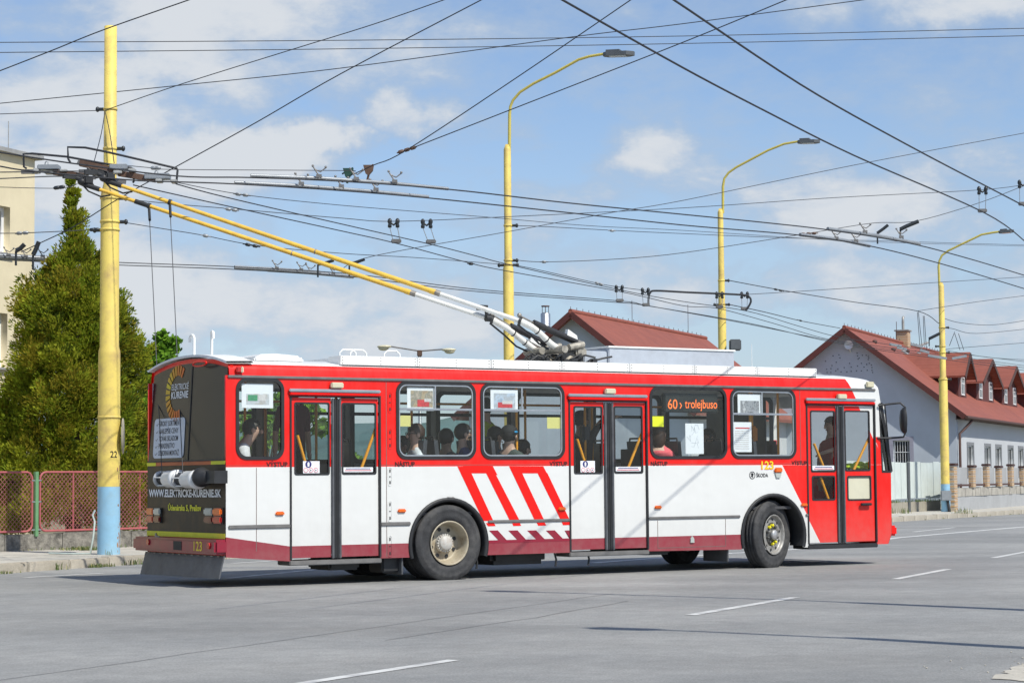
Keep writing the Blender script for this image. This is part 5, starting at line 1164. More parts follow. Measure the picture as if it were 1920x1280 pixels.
S_ = [('span wire across the top left corner passing the pole top', [(-20, 140), (0, 133), (95, 96), (195, 56), (355, 0), (400, -16)], (30, 28), .008),
 ('span wire from the thick pole up to the top edge', [(200, 206), (340, 158), (545, 94), (700, 46), (833, 0), (870, -13)], (35.8, 30), .007),
 ('nearly level wire across the whole sky, upper of two', [(-20, 80), (640, 76), (1280, 68), (1940, 53)], (39, 44), .008),
 ('nearly level wire across the whole sky, lower of two', [(-20, 99), (640, 92), (1280, 82), (1940, 67)], (39, 44), .008),
 ('rising wire from the left edge to the top right', [(-20, 196), (0, 194), (340, 160), (640, 128), (1070, 70), (1280, 45), (1620, 0), (1700, -11)], (38, 36), .008),
 ('short wire from the left edge to the thick pole', [(-20, 215), (0, 214), (195, 207)], (36, 35.8), .007),
 ('long slanting wire from the lower left past the crossing to the top edge', [(40, 472), (70, 458), (140, 424), (225, 371), (335, 310), (480, 230), (640, 138), (903, 0), (950, -24)], (34, 29), .008),
 ('level wire from the crossing to the hanging insulators', [(185, 305), (285, 315), (335, 318), (640, 320), (655, 322)], (32, 34), .006),
 ('span wire from the hanging insulators up to the top edge, steeper of two', [(655, 330), (700, 310), (765, 280), (970, 145), (1183, 0), (1200, -12)], (34, 30), .008),
 ('span wire from the strain insulator to the top edge, flatter of two', [(775, 277), (960, 205), (1280, 80), (1475, 0), (1520, -18)], (33.5, 30), .008),
 ('faint wire from the crossing falling gently to the right edge', [(335, 343), (455, 365), (640, 385), (900, 406), (1100, 423), (1280, 432), (1600, 452), (1940, 462)], (33, 70), .006),
 ('sagging wire that holds the wire hangers behind the middle lamp', [(230, 373), (330, 383), (440, 392), (640, 409), (740, 415), (960, 406), (1280, 390), (1560, 371), (1840, 356), (1940, 343)], (36, 48), .007),
 ('span wire rising to the right edge from under the poles', [(640, 505), (700, 480), (960, 433), (1150, 398), (1280, 376), (1600, 310), (1940, 246)], (40, 44), .007),
 ('wire from the thick pole to the insulated splice under the poles', [(226, 416), (300, 428), (380, 441), (480, 460), (640, 475), (780, 483), (948, 496)], (36, 46.8), .007),
 ('wire from the middle lamp falling slightly to the right', [(963, 423), (1023, 425), (1150, 432), (1280, 438), (1500, 447), (1940, 460)], (47, 80), .008),
 ('wire from the middle lamp curving up to the right splice', [(963, 487), (1020, 491), (1150, 486), (1280, 474), (1500, 440), (1560, 430), (1640, 418), (1720, 414), (1840, 379), (1940, 340)], (47, 50), .008),
 ('wire from the middle lamp down to the feeder pipe', [(965, 497), (1010, 506), (1120, 531), (1160, 538), (1215, 545)], (47, 55), .008),
 ('twisted wire from the second lamp to the lamp with the blue foot', [(1363, 525), (1460, 543), (1600, 566), (1720, 583), (1760, 606)], (60, 72.4), .012),
 ('wire from the second lamp rising to the right edge', [(1400, 552), (1500, 546), (1700, 533), (1940, 518)], (60, 75), .009),
 ('thick wire from the second lamp towards the gable', [(1368, 571), (1430, 584), (1500, 601), (1575, 615)], (60, 90), .013),
 ('thin wire from the hangers to the right edge', [(1720, 583), (1830, 566), (1940, 552)], (70, 80), .009),
 ('upper wire from the blue footed lamp to the right edge', [(1768, 596), (1800, 605), (1860, 609), (1940, 598)], (72.4, 80), .009),
 ('middle wire from the blue footed lamp to the right edge', [(1768, 614), (1786, 616), (1830, 625), (1940, 615)], (72.4, 80), .009),
 ('lower wire from the blue footed lamp to the right edge', [(1770, 655), (1800, 652), (1940, 641)], (72.4, 82), .009),
 ('lowest wire from the blue footed lamp over the dormers', [(1770, 656), (1840, 668), (1880, 672), (1940, 675)], (72.4, 84), .009),
 ('short wire from the left edge to the thick pole with insulators', [(-20, 438), (0, 437.5), (40, 437), (110, 434), (186, 430)], (35, 35.8), .008),
 ('thin wire from the left edge to the tree top', [(-20, 350), (0, 351), (110, 353), (145, 345)], (34, 32), .006),
 ('slanting wire from the thick pole to the crossing, left of the shaft', [(197, 207), (190, 250), (176, 305)], (35.8, 32), .007),
 ('slanting wire from the thick pole to the crossing, on the shaft', [(198, 212), (206, 250), (214, 306)], (35.6, 32), .007)]
for lab, px, dep, r in S_: wire('span_wire', lab, px, dep, r, GS)
pts = [at(x, y, 55) for x, y in smooth([(1216, 573), (1216, 560), (1219, 549), (1230, 545), (1290, 548), (1390, 552.5), (1404, 556), (1408, 564), (1404, 574), (1398, 582)], 5)]
MB().tube(pts, .026, 8).build('feeder_pipe', M_wire, None, label='bent black feeder pipe between the contact wires by the second lamp', cat='cable')
# small strain fittings on the wires
def fitting(name, label, px, Y, rots=0.0, n=2, s=1.0, m=M_ins, group='strain insulators on the span wires'):
    a = at(*px[0], Y); b = at(*px[1], Y); d = (b-a); L = d.length; d.normalize()
    mb = MB().tube([a, b], .012, 6)
    for k in range(n):
        c = a.lerp(b, (k+.7)/(n+.4)); mb.tube([c-d*.05*s, c-d*.03*s, c+d*.03*s, c+d*.05*s], [.014*s, .030*s, .030*s, .014*s], 8)
    return mb.build(name, m, None, label=label, cat='insulator', group=group)
G = M_galv
for lab, p, Y, n, m in (('insulator on the wire right of the thick pole, upper', [(437, 363), (470, 367)], 37, 2, G), ('insulator on the wire right of the thick pole, by the poles', [(420, 391), (448, 395)], 37, 2, G),
   ('insulator on the low wire right of the thick pole', [(375, 440), (396, 444)], 37, 1, G), ('second insulator on the low wire right of the thick pole', [(455, 457), (488, 463)], 38.5, 2, M_ins),
   ('insulator on the wire left of the thick pole', [(28, 438), (56, 436)], 35.5, 2, G), ('insulator on the wire close to the thick pole', [(168, 431), (186, 430)], 35.7, 2, M_ins), ('insulator beside the tree top', [(100, 353), (122, 350)], 32.5, 2, M_ins),
   ('insulator right of the crossing', [(284, 315), (300, 315)], 32.2, 2, G), ('large strain insulator where two span wires meet', [(744, 287), (782, 275)], 33.7, 3, M_brown), ('insulator on the faint wire behind the poles', [(1140, 432), (1155, 433)], 50, 1, G),
   ('insulator on the wire right of the middle lamp', [(1012, 491), (1028, 491)], 47.5, 1, G), ('insulator on the slanting wire left of the hangers', [(1114, 529), (1132, 534)], 52, 2, G), ('insulator on the wire by the second lamp', [(1448, 541), (1470, 546)], 62, 2, M_ins),
   ('insulator left of the middle lamp', [(876, 494), (890, 495)], 44, 1, M_ins), ('insulator on the wire over the right house', [(1494, 599), (1508, 603)], 76, 1, M_ins), ('strain insulator left of the right splice', [(1498, 439), (1534, 437)], 48, 3, M_brown)):
    fitting('strain_insulator', lab, p, Y, 0, n, 1.0, m)
# wire hangers: two insulators with a clamp hung below
def hanger(label, top, bot, Y, proto=[None]):
    t = at(*top, Y); b = at(*bot, Y); h = (t.z-b.z)
    e = thing('wire_hanger', label, 'wire hanger', t, 0, 'paired wire hangers')
    if True:
        w = .075
        ins = MB()
        for s in (-1, 1): ins.lathe([(0, -.09), (.035, -.09), (.04, -.05), (.028, -.02), (.044, .02), (.04, .06), (.016, .09), (0, .09)], 10, 0, Matrix.Translation((s*w, 0, 0)))
        ins.tube([(-w, 0, .02), (0, 0, -.04), (w, 0, .02)], .022, 6); ins.build('insulator', M_ins, e)
        dx = b.x-t.x
        r_ = MB()
        for s in (-1, 1): r_.tube([(s*w, 0, -.08), (dx+s*w*.9, 0, -h+.05)], .008, 5)
        r_.build('hanger_rod', M_galv, e)
        MB().bbox((dx-w*1.3, -.04, -h-.03), (dx+w*1.3, .04, -h+.05), .015).build('hanger_clamp', M_trim, e)
    return e
hanger('wire hanger just left of the middle lamp, first of two', (738, 418), (743, 453), 41)
hanger('wire hanger just left of the middle lamp, second of two', (800, 419), (808, 454), 41)
hanger('small wire hanger above the middle house', (1161, 541), (1162, 564), 53)
hanger('small wire hanger beside the bend of the feeder pipe', (1210, 546), (1211, 572), 54)
hanger('small wire hanger on the feeder pipe left of the second lamp', (1349, 553), (1349, 576), 56)
hanger('small wire hanger on the feeder pipe right of the second lamp', (1396, 553), (1396, 579), 56)
hanger('wire hanger on the thick wire near the right edge', (1842, 357), (1842, 396), 46)
hanger('wire hanger cut by the right edge', (1918, 345), (1918, 383), 46)
# splice bars with small fittings
def splice(label, pts, r, fits, mats=M_galv, tri=()):
    P = [atz(x, y, 5.78) for x, y in pts]
    c = P[0]; e = thing('splice_bar', label, 'wire splice', c, 0, 'grey splice bars on the contact wires')
    loc = [p-c for p in P]
    MB().tube(loc, r, 8).build('bar', mats, e)
    for fx, fy in fits:
        q = atz(fx, fy, 5.8)-c
        MB().tube([q+V(-.08, 0, .13), q+V(-.03, 0, .05), q+V(.04, 0, -.04)], .011, 5).tube([q+V(.10, 0, .12), q+V(.02, 0, .06), q+V(-.06, 0, .10)], .010, 5).box(q+V(0, 0, .0), (.08, .045, .045)).ell(q+V(.1, 0, .13), (.02, .02, .02), 0, 7, 5).ell(q+V(-.09, 0, .15), (.02, .02, .02), 0, 7, 5).build('splice_clamp', M_trim, e)
    return e
splice('long grey splice bar on the upper of two wires left of the middle lamp', [(470, 329), (600, 334), (740, 344), (840, 354)], .026, [(598, 330), (668, 335), (740, 340)])
splice('long grey splice bar on the lower of two wires left of the middle lamp', [(440, 342), (560, 348), (690, 358), (803, 369)], .026, [(565, 344), (640, 349), (705, 355)])
splice('grey splice bar on the wire at the left edge before the tree', [(-30, 479), (60, 484), (130, 487), (204, 494)], .06, [(16, 478), (48, 480), (80, 480), (108, 485)])
splice('thin grey splice bar under the yellow trolley poles, upper', [(440, 501), (520, 505), (600, 511)], .04, [(519, 502), (565, 505)])
splice('thin grey splice bar under the yellow trolley poles, lower', [(502, 506), (580, 511), (662, 519)], .04, [(582, 509), (625, 512)])
splice('grey splice bar on the upper wire above the right house', [(1552, 429), (1640, 441), (1724, 457)], .034, [(1622, 434), (1690, 444)])
splice('grey splice bar on the lower wire above the right house', [(1500, 440), (1580, 450), (1630, 461)], .034, [(1568, 446), (1605, 451)])
def strut(label, pts, r, Y, m=M_ins):
    P = [at(x, y, Y) for x, y in pts]; mb = MB().tube(P, r, 8); 
    mb.tube([P[0], P[0]+V(0, 0, -.25)], .02, 6); return mb.build('pull_off_arm', m, None, label=label, cat='wire fitting', group='pull-off arms on the splices')
strut('dark pull-off arm above the right splice, left one', [(1645, 437), (1655, 430), (1665, 422)], .035, 49)
strut('dark pull-off arm above the right splice, right one', [(1688, 430), (1700, 424), (1722, 415)], .045, 49)
strut('dark pull-off arm between the two trolley poles', [(596, 496), (606, 494), (626, 488)], .03, 42)
strut('dark pull-off arm below the upper trolley pole', [(655, 494), (668, 492), (684, 486)], .03, 42)
strut('dark pull-off arm at the left edge, first of two', [(30, 470), (38, 466), (46, 458)], .04, 36)
strut('dark pull-off arm at the left edge, second of two', [(62, 478), (66, 470), (73, 453)], .04, 36)
strut('dark pull-off arm left of the blue footed lamp', [(1742, 635), (1750, 631), (1762, 625)], .05, 72)
for lab, (px, py), m in (('dark green triangular insulator hanging above the splice bars', (653, 324), mat('insulator_green', (.02, .06, .045), .4)), ('brown triangular insulator hanging above the splice bars', (691, 318), M_brown)):
    c = at(px, py, 34); mb = MB()
    mb.prism([(-.085, .07), (.085, .07), (.07, -.02), (.0, -.10), (-.05, -.06)], lambda u, v, w: c+V(u, w, v), -.04, .04).tube([c+V(0, 0, -.09), c+V(-.02, 0, -.17)], .02, 6).tube([c+V(-.1, 0, -.02), c+V(.08, 0, .08)], .014, 6)
    mb.build('triangle_insulator', m, None, label=lab, cat='insulator')
# the wire crossing above the collector heads
cx0 = at(165, 322, 31.6); cr = thing('wire_crossing', 'overhead wire crossing of grey boxes and brown bars above the trolley pole tips', 'wire crossing', cx0)
def cp(x, y, Y=31.6): return at(x, y, Y)-cx0
for (x0, y0, x1, y1) in ((72, 310, 112, 324), (207, 309, 240, 324), (272, 326, 319, 342)):
    a, b = cp(x0, y1), cp(x1, y0); MB().bbox((a.x, -.10, a.z+.04), (b.x, .10, b.z), .01).build('insulator_box', M_galv, cr)
mb = MB()
for (x0, y0, x1, y1) in ((82, 320, 99, 325), (62, 315, 72, 323), (212, 319, 228, 325), (291, 334, 303, 341), (112, 317, 125, 322), (240, 315, 252, 322), (319, 336, 331, 342)):
    a, b = cp(x0, y1, 31.5), cp(x1, y0, 31.5); MB().bbox((a.x, -.10, a.z), (b.x, .08, b.z), .008).build('clamp_block', mat('clamp_pale', (.42, .42, .40), .5, .3, var=.2), cr)
mb = MB()
for (a, b, w) in (((100, 323), (165, 331), .052), ((150, 306), (212, 319), .060), ((222, 325), (292, 337), .055)): MB().beam(cp(*a), cp(*b), w*1.6, w*1.5).build('wooden_bar', M_brown, cr)
mb = MB()
for (a, b, w) in (((148, 322), (180, 322), .05), ((200, 336), (236, 341), .05), ((40, 322), (70, 322), .05), ((146, 303), (158, 308), .05), ((258, 337), (300, 338), .035)): MB().beam(cp(*a), cp(*b), w, w*1.3).build('runner_bar', M_trim, cr)
for P in ([(50, 316), (45, 313), (44, 289), (60, 288), (125, 294), (190, 306), (246, 315), (251, 318), (251, 340), (249, 343)], [(132, 305), (128, 298), (127, 276), (160, 277), (200, 285), (260, 299), (332, 316), (333, 320), (331, 341), (329, 345)]):
    MB().tube([cp(x, y) for x, y in P], .017, 7).build('guard_hoop', M_wire, cr)
MB().tube([cp(84, 310), cp(85, 304), cp(87, 303), cp(90, 304), cp(90, 310)], .009, 5).tube([cp(290, 326), cp(291, 321), cp(293, 320), cp(296, 321), cp(296, 326)], .009, 5).build('lifting_eye', M_galv, cr)
mb = MB()
random.seed(11)
for k in range(10):
    p = cp(random.uniform(160, 200), random.uniform(318, 336)); q = p+V(random.uniform(-.12, .12), random.uniform(-.08, .08), random.uniform(-.09, .09)); mb.tube([p, q], .012, 5); mb.box(p, (.05, .05, .05))
mb.build('crossing_bolts', M_trim, cr, kind='stuff')
# hangers over the right house
hw = thing('wire_drop', 'thin droppers and grey clamps hanging from the wire over the right roof', 'wire fitting', at(1720, 583, 71))
o0 = at(1720, 583, 71); mb = MB()
for (a, b) in (((1720, 585), (1725, 652)), ((1722, 585), (1729, 652)), ((1731, 592), (1733, 645)), ((1733, 592), (1737, 655)), ((1790, 622), (1780, 648)), ((1790, 625), (1800, 656)), ((1797, 625), (1807, 656))): mb.tube([at(*a, 71)-o0, at(*b, 71)-o0], .010, 5)
mb.build('dropper', M_wire, hw)
mb = MB()
for (a, b) in (((1668, 645), (1690, 649)), ((1682, 651), (1700, 655)), ((1708, 645), (1730, 650)), ((1725, 656), (1742, 661)), ((1740, 666), (1775, 672)), ((1785, 672), (1812, 667))): mb.beam(at(*a, 71)-o0, at(*b, 71)-o0, .10, .08)
mb.build('clamp_bar', M_galv, hw)

# ------------------------------------------------------------------ left side: wall, fence, building, trees
A_ = V(-9.06, 37.86, 0); T_ = V(.652, .758, 0).normalized(); N_ = V(-T_.y, T_.x, 0)      # N_ points away from the road
M_wall = mat('old_wall', (.24, .225, .195), .95, var=.4, scale=7, bump=.8, bscale=30, dirt=(.05, .047, .043), dscale=4.5, damt=1.0)
def fp(px, py, o=0.0): P = onplane(px, py, A_+N_*o, N_)-A_; return (P.dot(T_), P.z)
fm = lambda u, v, w: A_+T_*u+V(0, 0, v)-N_*w
gw = thing('garden_wall', 'low stained concrete wall under the red mesh fence', 'wall')
wt = fp(30, 1001)[1]
u = -3.6
while u < 7.5:
    w = random.uniform(1.15, 1.6); MB().prism(rrect(u+.008, .10, u+w-.008, wt+random.uniform(-.012, .012), .025, 2), fm, -.30, random.uniform(-.008, .008)).build('wall_block', M_wall, gw); u += w
M_fred = mat('fence_red', (.39, .10, .105), .55, var=.15); M_mesh = mat('fence_mesh', (.36, .13, .12), .6, var=.3); M_fgreen = mat('post_green', (.13, .29, .14), .6, var=.15)
zt0, zb0 = fp(150, 884.5)[1], fp(150, 993)[1]
post_u = fp(67.5, 940)[0]
def panel(u0, u1, stiff):
    z0, z1 = zb0, zt0
    f = thing('mesh_fence', 'red framed chain link fence panel left of the green post' if u0 < post_u-1 else 'red framed chain link fence panel behind the yellow pole' if u0 < post_u+1 else 'red framed chain link fence panel hidden behind the rear of the trolleybus', 'fence', fm(u0, z0, 0), math.atan2(T_.y, T_.x), 'red chain link fence panels')
    Ln = u1-u0; h = z1-z0; loop = [(x, 0, z) for x, z in rrect(0, 0, Ln, h, .13, 6)]; loop.append(loop[0])
    MB().tube(loop, .020, 8, caps=False).build('frame', M_fred, f)
    for s in stiff: MB().tube([(s-u0, 0, 0), (s-u0, 0, h)], .014, 6).build('stiffener', M_fred, f)
    mb = MB(); st = .088; r = .0036
    k = -h
    while k < Ln:
        a = max(0, k); b = min(Ln, k+h)
        if b-a > .03:
            mb.beam((a, .004, (a-k)), (b, .004, (b-k)), r*2, r*2); mb.beam((a, -.004, h-(a-k)), (b, -.004, h-(b-k)), r*2, r*2)
        k += st
    mb.build('chain_link', M_mesh, f, kind='stuff')
panel(post_u-2.75, post_u-.085, [])
panel(post_u+.085, post_u+3.75, [fp(137, 940)[0], fp(262, 940)[0]])
panel(post_u+3.9, post_u+7.2, [post_u+5.1])
for pu in (post_u, post_u+3.83):
    g = thing('fence_post', 'green fence post between two red mesh panels' if pu == post_u else 'green fence post hidden behind the trolleybus', 'post', fm(pu, wt-.05, 0), math.atan2(T_.y, T_.x))
    MB().bbox((-.035, -.035, 0), (.035, .035, zt0-wt+.06), .006).build('post_tube', M_fgreen, g)
    MB().box((0, -.02, .12), (.2, .012, .02)).box((0, -.02, .62), (.2, .012, .02)).box((0, -.02, 1.0), (.2, .012, .02)).build('post_clip', M_galv, g)
# weeds at the wall foot
sp = []
for k in range(14):
    u = random.uniform(-.6, 4.5); q = fm(u, 0, .06); sp.append((q.x, q.y, .135, random.randint(6, 20), random.uniform(.04, .10), .16))
for px, py, n, h in ((150, 1030, 160, .07), (165, 1031, 140, .08), (130, 1031, 60, .05), (240, 1020, 50, .22), (244, 1019, 30, .2), (205, 1040, 8, .10)):
    q = atz(px, py, .135); sp.append((q.x, q.y, .135, n, h, .16))
tufts('wall_weeds', sp, [M_grass, M_grass_dry], 'green weeds growing at the foot of the garden wall')
# beige house on the far left
TH = math.radians(68); E_ = V(math.cos(TH), math.sin(TH), 0); G_ = V(math.sin(TH), -math.cos(TH), 0)
bc = at(63.5, 600, 46.0); bc.z = 0
M_beige = mat('beige_render', (.66, .58, .40), .9, var=.05, scale=2, bump=.15, bscale=80, dirt=(.46, .39, .26), dscale=.6, damt=.35)
M_plastic = mat('window_plastic', (.74, .75, .76), .4, var=.04)
M_glr = mat('house_glass', (.03, .034, .04), .12, var=.4, scale=.8, spec=.25)
M_sill = mat('sill_metal', (.36, .35, .33), .5, .3)
bb = thing('apartment_house', 'beige rendered house with white windows at the left edge behind the tree', 'house', bc, TH)
zr = at(62, 300, 46).z
def bq(px, py): P = onplane(px, py, bc, G_)-bc; return (P.dot(E_), P.z)
bm_ = lambda u, v, w: V(u, -w, v)      # local: x along the facade (away), -y outwards... facade faces +G = -y
wl = []
for (px1, y0, y1) in ((19, 389, 476), (14, 588, 690)):
    u1, z1 = bq(px1, y0); z0 = bq(px1, y1)[1]; wl.append((u1-1.75, z0, u1, z1))
ws_ = list(wl)
for (a, b, c, d) in wl:
    for k in (3.2, 6.4): ws_.append((a-k, b, c-k, d))
plate('wall', [(-12, 0), (0, 0), (0, zr), (-12, zr)], [rect(*w) for w in ws_], .35, bm_, M_beige, bb)
MB().span((-12, .35, 0), (0, 9, zr)).build('back_wall', M_beige, bb)
MB().span((-12.1, -.14, zr+.001), (.14, 9.1, zr+.09)).build('roof_edge', M_sill, bb)
for (a, z0, b, z1) in ws_:
    w = plate('window', rect(a, z0, b, z1), [rect(a+.09, z0+.09, (a+b)/2-.05, z1-.09), rect((a+b)/2+.05, z0+.09, b-.09, z1-.09)], .08, lambda u, v, ww: bm_(u, v, ww-.16), M_plastic, bb)
    plate('pane', rect(a+.05, z0+.05, b-.05, z1-.05), [], .01, lambda u, v, ww: bm_(u, v, ww-.20), M_glr, w)
    MB().span((a-.05, -.10, z0-.045), (b+.05, .14, z0-.003)).build('sill', M_sill, w)
MB().tube([(bq(17, 290)[0], .02, zr), (bq(17, 290)[0], .02, bq(17, 227)[1])], .010, 5).build('lightning_rod', M_sill, bb)
# trees
LEAF = [leaf_mat('thuja_olive', (.33, .36, .03)), leaf_mat('thuja_green', (.23, .30, .024)), leaf_mat('thuja_dark', (.075, .105, .014)), leaf_mat('thuja_bronze', (.27, .235, .024))]
M_bark = mat('bark', (.085, .060, .042), .95, var=.3, scale=6, bump=.6)
def thuja():
    rng = np.random.default_rng(4)
    c = at(138, 900, 41.2); base = V(c.x, 41.2, .13)
    k = 41.2/FOC; zz = lambda y: at(138, y, 41.2).z-.13
    prof = [(338, 1), (352, 4), (385, 9), (415, 13), (436, 5), (445, 4), (468, 22), (500, 44), (560, 84), (620, 96), (700, 108), (790, 124), (880, 134), (950, 142), (992, 142)]
    zs = np.array([zz(p[0]) for p in prof])[::-1]; rs = np.array([p[1]*k for p in prof])[::-1]
    t = thing('thuja_tree', 'tall dense olive green conifer with a narrow top behind the red fence', 'tree', base)
    MB().tube([(0, 0, 0), (.02, 0, zz(700)), (-.05, 0, zz(440)), (-.08, 0, zz(345))], [.16, .11, .04, .01], 10).build('trunk', M_bark, t)
    Vx = []; Fx = []; Mx_ = []
    cl = []
    def R0(z): return float(np.interp(z, zs, rs))
    ntu = 0
    while ntu < 400:                                     # tufts of sprays on the outside of the crown
        z = rng.uniform(zs[0], zs[-1]); r0 = R0(z)
        if rng.uniform(0, rs.max()) > r0+.05: continue
        a = rng.uniform(0, 2*np.pi); lob = 1+.13*np.sin(a*3+z*2.1)+.10*np.sin(a*5-z*3.3)
        tr = min(.34, .05+r0*.24)*rng.uniform(.7, 1.25); rc = max(0, r0*lob*rng.uniform(.80, 1.10)-tr*.5)
        o = np.array([rc*np.cos(a)-.05*max(0, (z-3)/4), rc*np.sin(a), z]); cm = rng.choice(4, p=[.42, .34, .10, .14]); ntu += 1
        for q in range(11):
            d = rng.normal(0, 1, 3); d /= np.linalg.norm(d); p = o+d*tr*rng.uniform(.15, .68)*np.array([1, 1, 1.25])
            ax = d*.7+np.array([np.cos(a), np.sin(a), 0])*.45+np.array([0, 0, .85]); cl.append((p, ax, min(.36, tr*1.15)*rng.uniform(.7, 1.2), cm if rng.uniform() < .8 else rng.integers(0, 4)))
    for q in range(650):                                # growth inside the crown
        z = rng.uniform(zs[0], zs[-1]*.9); r0 = R0(z)*.72; a = rng.uniform(0, 2*np.pi); r = r0*np.sqrt(rng.uniform(.15, 1))
        cl.append((np.array([r*np.cos(a), r*np.sin(a), z]), np.array([np.cos(a)*.5, np.sin(a)*.5, 1.0]), rng.uniform(.2, .34), rng.choice(4, p=[.42, .34, .10, .14])))
    for o, ax, L, cm in cl:
        ax = ax+rng.normal(0, .15, 3); ax /= np.linalg.norm(ax); W_ = L*rng.uniform(.30, .46)
        sd = np.cross(ax, rng.normal(0, 1, 3)); sd /= np.linalg.norm(sd); s2 = np.cross(ax, sd)
        n = 46
        tt = rng.uniform(0, 1, n); an = rng.uniform(0, 2*np.pi, n); wr = W_*np.sqrt(rng.uniform(.05, 1, n))*np.sin(np.pi*np.clip(tt*.8+.12, 0, 1))
        cen = o+np.outer(tt*L, ax)+np.outer(wr*np.cos(an), sd)+np.outer(wr*np.sin(an), s2)
        dirs = ax+(np.outer(np.cos(an), sd)+np.outer(np.sin(an), s2))*.35+rng.normal(0, .22, (n, 3)); dirs /= np.linalg.norm(dirs, axis=1)[:, None]
        pp = np.cross(dirs, rng.normal(0, 1, (n, 3))); pp /= np.linalg.norm(pp, axis=1)[:, None]
        ln = rng.uniform(.05, .11, n)[:, None]; wd = rng.uniform(.009, .017, n)[:, None]
        b = len(Vx)*1
        q = np.stack([cen-pp*wd, cen+dirs*ln*.5-pp*wd*1.1, cen+dirs*ln, cen+dirs*ln*.5+pp*wd*1.1], 1).reshape(-1, 3)
        Vx.append(q); Mx_.append(np.where(rng.uniform(0, 1, n) < .82, cm, rng.integers(0, 4, n)))
    Vx = np.concatenate(Vx); Mx_ = np.concatenate(Mx_); nf = len(Mx_)
    me = bpy.data.meshes.new('crown'); me.vertices.add(len(Vx)); me.vertices.foreach_set('co', Vx.ravel()); me.loops.add(nf*4); me.loops.foreach_set('vertex_index', np.arange(nf*4)); me.polygons.add(nf); me.polygons.foreach_set('loop_start', np.arange(nf)*4); me.polygons.foreach_set('material_index', Mx_.astype(np.int32))
    for m in LEAF: me.materials.append(m)
    me.update(calc_edges=True); link('crown', me, t)
thuja()
def leaf_tree(label, base, blobs, NL, leafs, size, trunk_h, seed, group=None):
    rng = np.random.default_rng(seed); t = thing('leafy_tree', label, 'tree', base, 0, group)
    tb = MB().tube([(0, 0, 0), (.03, 0, trunk_h*.5), (0, 0, trunk_h)], [.02*trunk_h+.05, .016*trunk_h+.04, .03], 8)
    for (x, y, z, r) in blobs: tb.tube([(0, 0, trunk_h*.55), (x*.5, y*.5, (trunk_h*.6+z)/2), (x, y, z)], [.05, .035, .012], 5)
    tb.build('trunk', M_bark, t)
    Vx = []; Mi = []
    w = np.array([b[3]**2 for b in blobs]); w = w/w.sum()
    for (x, y, z, r), f in zip(blobs, w):
        n = int(NL*f); d = rng.normal(0, 1, (n, 3)); d /= np.linalg.norm(d, axis=1)[:, None]; rad = r*rng.uniform(.35, 1.1, n)**.6
        clump = .75+.35*np.sin(d[:, 0]*6+seed)*np.sin(d[:, 1]*5)*np.sin(d[:, 2]*7+1)
        c = np.array([x, y, z])+d*(rad*clump)[:, None]*np.array([1, 1, .85])
        a = rng.normal(0, 1, (n, 3)); a /= np.linalg.norm(a, axis=1)[:, None]; b_ = np.cross(a, rng.normal(0, 1, (n, 3))); b_ /= np.linalg.norm(b_, axis=1)[:, None]
        s = size*rng.uniform(.6, 1.3, n)[:, None]
        Vx.append(np.stack([c-a*s*.5, c+b_*s*.32, c+a*s*.5, c-b_*s*.32], 1).reshape(-1, 3)); Mi.append(rng.integers(0, len(leafs), n))
    Vx = np.concatenate(Vx); Mi = np.concatenate(Mi); nf = len(Mi)
    me = bpy.data.meshes.new('crown'); me.vertices.add(len(Vx)); me.vertices.foreach_set('co', Vx.ravel()); me.loops.add(nf*4); me.loops.foreach_set('vertex_index', np.arange(nf*4)); me.polygons.add(nf); me.polygons.foreach_set('loop_start', np.arange(nf)*4); me.polygons.foreach_set('material_index', Mi.astype(np.int32))
    for m in leafs: me.materials.append(m)
    me.update(calc_edges=True); link('crown', me, t); return t
LG = [leaf_mat('leaf_bright', (.24, .44, .04)), leaf_mat('leaf_mid', (.17, .34, .03)), leaf_mat('leaf_deep', (.06, .135, .018))]
c = at(295, 760, 52); k = 52/FOC
def pb(px, py, r, dy=0, Y=52, c0=None): q = at(px, py, Y)-(c0 or V(c.x, Y, .13)); return (q.x, dy, q.z, r*Y/FOC)
leaf_tree('small bright green leafy tree behind the rear of the trolleybus', V(c.x, 52, .13), [pb(303, 632, 17), pb(300, 655, 27), pb(324, 640, 15), pb(282, 670, 29, .3), pb(312, 680, 31, -.2), pb(248, 634, 14), pb(252, 660, 17, .2), pb(266, 668, 18), pb(295, 720, 46, .3), pb(270, 770, 44), pb(315, 790, 46), pb(328, 655, 13)], 7500, LG, .15, 2.2, 3)
c2 = at(500, 830, 70); c2 = V(c2.x, 70, .13)
leaf_tree('green tree seen through the rearmost side window', c2, [pb(470, 790, 30, 0, 70, c2), pb(505, 800, 38, .3, 70, c2), pb(525, 760, 34, .5, 70, c2), pb(480, 830, 34, -.3, 70, c2), pb(540, 820, 34, .2, 70, c2), pb(580, 770, 26, .2, 70, c2), pb(600, 800, 22, .2, 70, c2)], 5200, LG, .24, 2.4, 8)

